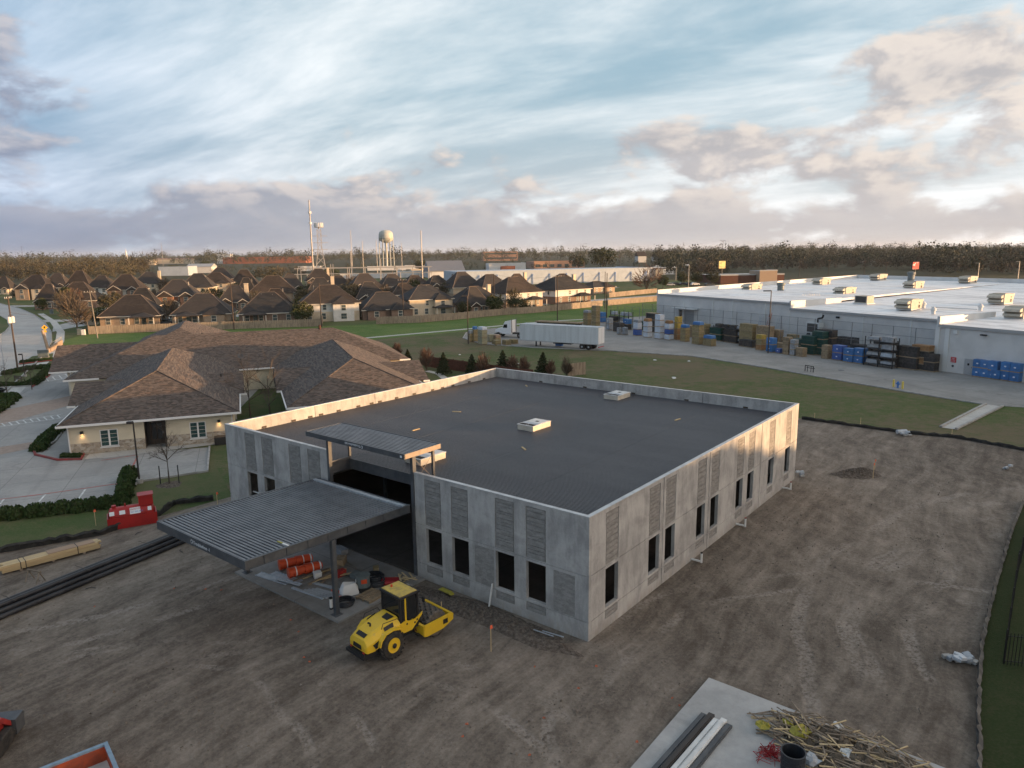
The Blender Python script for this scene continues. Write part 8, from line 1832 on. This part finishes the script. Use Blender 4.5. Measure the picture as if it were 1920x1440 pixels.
# masts and towers
def mast(tp, r, label, m='pole_steel', name='mast', collars=()):
    t = thing(name, label, 'mast', (tp[0], tp[1], 0)); MB().tube((0, 0, 0), (0, 0, tp[2]), r, r * .55, 10).build('shaft', m, t)
    for z in collars: MB().tube((0, 0, tp[2] - z), (0, 0, tp[2] - z + 1.4), r * 1.8, r * 1.8, 8).build('antenna', 'wh_trim', t)
    return t
mast((-136.0, 500.0, 53.3), .62, 'tall tapering steel monopole left of the lattice tower', collars=(9, 16)); mast((-61.0, 500.0, 32.3), .5, 'slim pale mast right of the water tower')
for i, tp in enumerate(((-113.3, 520.0, 33.5), (-97.3, 480.0, 25.3), (-103.1, 470.0, 19.2), (-429.7, 900.0, 33.0), (-102.8, 560.0, 27.3), (-83.7, 560.0, 25.1))): mast(tp, .28, ('thin aerial mast right of the lattice tower', 'steel pole left of the substation', 'short pole in the substation', 'thin mast on the left horizon', 'thin pole left of the water tower', 'thin pole right of the water tower')[i])
tp = (-135.7, 520.0, 39.3); t = thing('lattice_tower', 'lattice power tower carrying a ring of white antennas', 'tower', (tp[0], tp[1], 0), .3); Hh = tp[2]
def leg_w(z): return 4.2 - 2.9 * min(1, z / (Hh * .55)) if z < Hh * .55 else 1.3
zs = [0, 5, 10, 15, Hh * .55, Hh * .66, Hh * .77, Hh * .88]
for sx in (-1, 1):
    for sy in (-1, 1):
        b = MB()
        for a, c in zip(zs, zs[1:]): b.tube((sx * leg_w(a), sy * leg_w(a), a), (sx * leg_w(c), sy * leg_w(c), c), .2, .2, 4)
        b.build('leg', 'tower_steel', t)
for a, c in zip(zs, zs[1:]):
    for s_ in (-1, 1): MB().tube((-leg_w(a), s_ * leg_w(a), a), (leg_w(c), s_ * leg_w(c), c), .12, .12, 4).tube((leg_w(a), s_ * leg_w(a), a), (-leg_w(c), s_ * leg_w(c), c), .12, .12, 4).build('brace', 'tower_steel', t)
for z, l in ((Hh * .52, 5.5), (Hh * .64, 6), (Hh * .76, 5.5)): MB().bb(-l, l, -.25, .25, z - .15, z + .15).build('crossarm', 'tower_steel', t)
MB().tube((0, 0, Hh * .88), (0, 0, Hh - 2.5), .5, .5, 8).build('top_pole', 'tower_steel', t); MB().lathe([(3.1, 0), (3.1, .25)], 16, (0, 0, Hh - 3.6)).build('platform', 'tower_steel', t)
for k in range(12): a = 2 * pi * k / 12; MB().box((3.0 * cos(a), 3.0 * sin(a), Hh - 1.8), (.5, .8, 2.9), a).build('antenna', 'wh_trim', t)
tp = (-127.5, 750.0, 40.7); t = thing('water_tower', 'pale round-tanked water tower on tall legs', 'water tower', (tp[0], tp[1], 0), .2); Hh = tp[2]
MB().lathe([(.3, Hh), (4.2, Hh - .6), (6.6, Hh - 2.4), (7.3, Hh - 4.8), (7.3, Hh - 8.4), (6.4, Hh - 10.8), (3.8, Hh - 12.4), (1.2, Hh - 13.2)], 32).build('tank', 'tower_paint', t, smooth=True)
MB().lathe([(7.35, Hh - 8.5), (8.0, Hh - 8.5), (8.0, Hh - 8.3), (7.35, Hh - 8.3)], 32).build('walkway', 'tower_paint', t); MB().tube((0, 0, 0), (0, 0, Hh - 13), 1.1, 1.1, 12).build('riser', 'tower_paint', t)
for k in range(6): a = 2 * pi * k / 6; MB().tube((7.6 * cos(a), 7.6 * sin(a), 0), (6.9 * cos(a), 6.9 * sin(a), Hh - 8.5), .42, .38, 8).build('leg', 'tower_paint', t)
for z in (Hh * .30, Hh * .55):
    for k in range(6):
        a, c = 2 * pi * k / 6, 2 * pi * (k + 1) / 6; r_ = 7.6 - 1.4 * z / (Hh - 8.5); MB().tube((r_ * cos(a), r_ * sin(a), z), (r_ * cos(c), r_ * sin(c), z), .16, .16, 5).build('strut', 'tower_paint', t)
# substation: gantries and bus posts
t = thing('substation', 'electric substation of pale steel gantries behind the estate', 'substation', (-95, 450, 0), R(8))
q_ = random.Random(8)
for k in range(9):
    x = -36 + k * 10; hh = q_.choice([9, 11, 14]); MB().tube((x, 0, 0), (x, 0, hh), .22, .18, 5).build('gantry_post', 'tower_steel', t); MB().tube((x, 14, 0), (x, 14, hh), .22, .18, 5).build('gantry_post', 'tower_steel', t)
for y, z in ((0, 8.6), (14, 8.6), (0, 5.2)): MB().bb(-38, 46, y - .25, y + .25, z - .2, z + .2).build('gantry_beam', 'tower_steel', t)
for k in range(26): x, y = q_.uniform(-38, 46), q_.uniform(-8, 18); h_ = q_.uniform(2.5, 5); MB().tube((x, y, 0), (x, y, h_), .14, .14, 5).tube((x, y, h_), (x, y, h_ + 1.1), .26, .2, 6).build('bus_post', ('tower_steel', 'brick_brown')[k % 2], t)
# distant pole line
for i, px in enumerate(((-601.9, 900.0, 30.4), (-422.7, 700.0, 23.0), (-382.1, 700.0, 20.5), (77.4, 650.0, 17.4), (83.9, 560.0, 14.0), (164.5, 620.0, 15.5), (145.9, 430.0, 9.6), (167.1, 420.0, 11.0), (188.4, 430.0, 11.0), (209.6, 430.0, 10.1), (222.6, 430.0, 9.4), (-53.2, 620.0, 14.4), (29.8, 560.0, 13.0))):
    t = thing('distant_pole', ('distant pole above the left wood', 'distant pole at the left houses', 'second distant pole at the left houses', 'distant pole in the middle distance', 'distant pole beyond the long building', 'distant pole left of the yellow sign', 'distant pole right of the yellow sign', 'distant pole above the restaurant', 'distant pole with a lamp above the warehouse', 'distant pole left of the red sign', 'distant pole nearest the red sign', 'distant pole above the white steel building', 'distant pole beyond the estate chimneys')[i], 'pole', (px[0], px[1], 0), .4, 'distant poles')
    MB().tube((0, 0, 0), (0, 0, px[2]), .17, .12, 5).build('shaft', 'pole_wood', t); MB().bb(-1.3, 1.3, -.08, .08, px[2] - .9, px[2] - .7).build('crossarm', 'pole_wood', t)
a, c, e = (108.3, 430.0, 1.9), (162.9, 425.0, 10.1), (222.7, 430.0, 8.7)
for z in (0, -1.2): cable((a[0], a[1], a[2] + z), (c[0], c[1], c[2] + z), 1.5, ('upper' if not z else 'lower') + ' far cable left of the middle pole above the restaurant', .06); cable((c[0], c[1], c[2] + z), (e[0], e[1], e[2] + z), 1.5, ('upper' if not z else 'lower') + ' far cable right of the middle pole above the warehouse', .06)
# pole signs
for i, (tp, w, h, m, lb) in enumerate((((122.1, 420.0, 10.9), 4.2, 4.4, 'sign_lit', 'yellow lit pole sign beyond the warehouse'), ((183.9, 330.0, 10.9), 3.4, 3.4, 'sign_lit_red', 'red and white pole sign beyond the warehouse'))):
    t = thing('pole_sign', lb, 'sign', (tp[0], tp[1], 0), R(10)); MB().tube((0, 0, 0), (0, 0, tp[2] - h), .3, .3, 8).build('post', 'bronze_pole', t); MB().bb(-w / 2, w / 2, -.35, .35, tp[2] - h, tp[2]).build('cabinet', 'bronze_pole', t); MB().bb(-w / 2 + .1, w / 2 - .1, -.38, -.352, tp[2] - h + .1, tp[2] - .1).build('face', m, t)

# ------------------------------------------------------------------ evening haze over the plain
def haze():
    m = bpy.data.materials.new('haze_air'); m.use_nodes = True; nt = m.node_tree
    for n in list(nt.nodes):
        if n.type == 'BSDF_PRINCIPLED': nt.nodes.remove(n)
    v = nt.nodes.new('ShaderNodeVolumePrincipled'); v.inputs['Color'].default_value = (.86, .90, .96, 1); v.inputs['Density'].default_value = 0.000045; v.inputs['Anisotropy'].default_value = 0.2
    nt.links.new(v.outputs[0], nt.nodes['Material Output'].inputs['Volume'])
    M['haze_air'] = m
    tag(MB().bb(-9100, 9100, -3100, 12100, -1.1, 70).build('haze', 'haze_air'), kind='stuff')
haze()
S.cycles.volume_bounces = 0
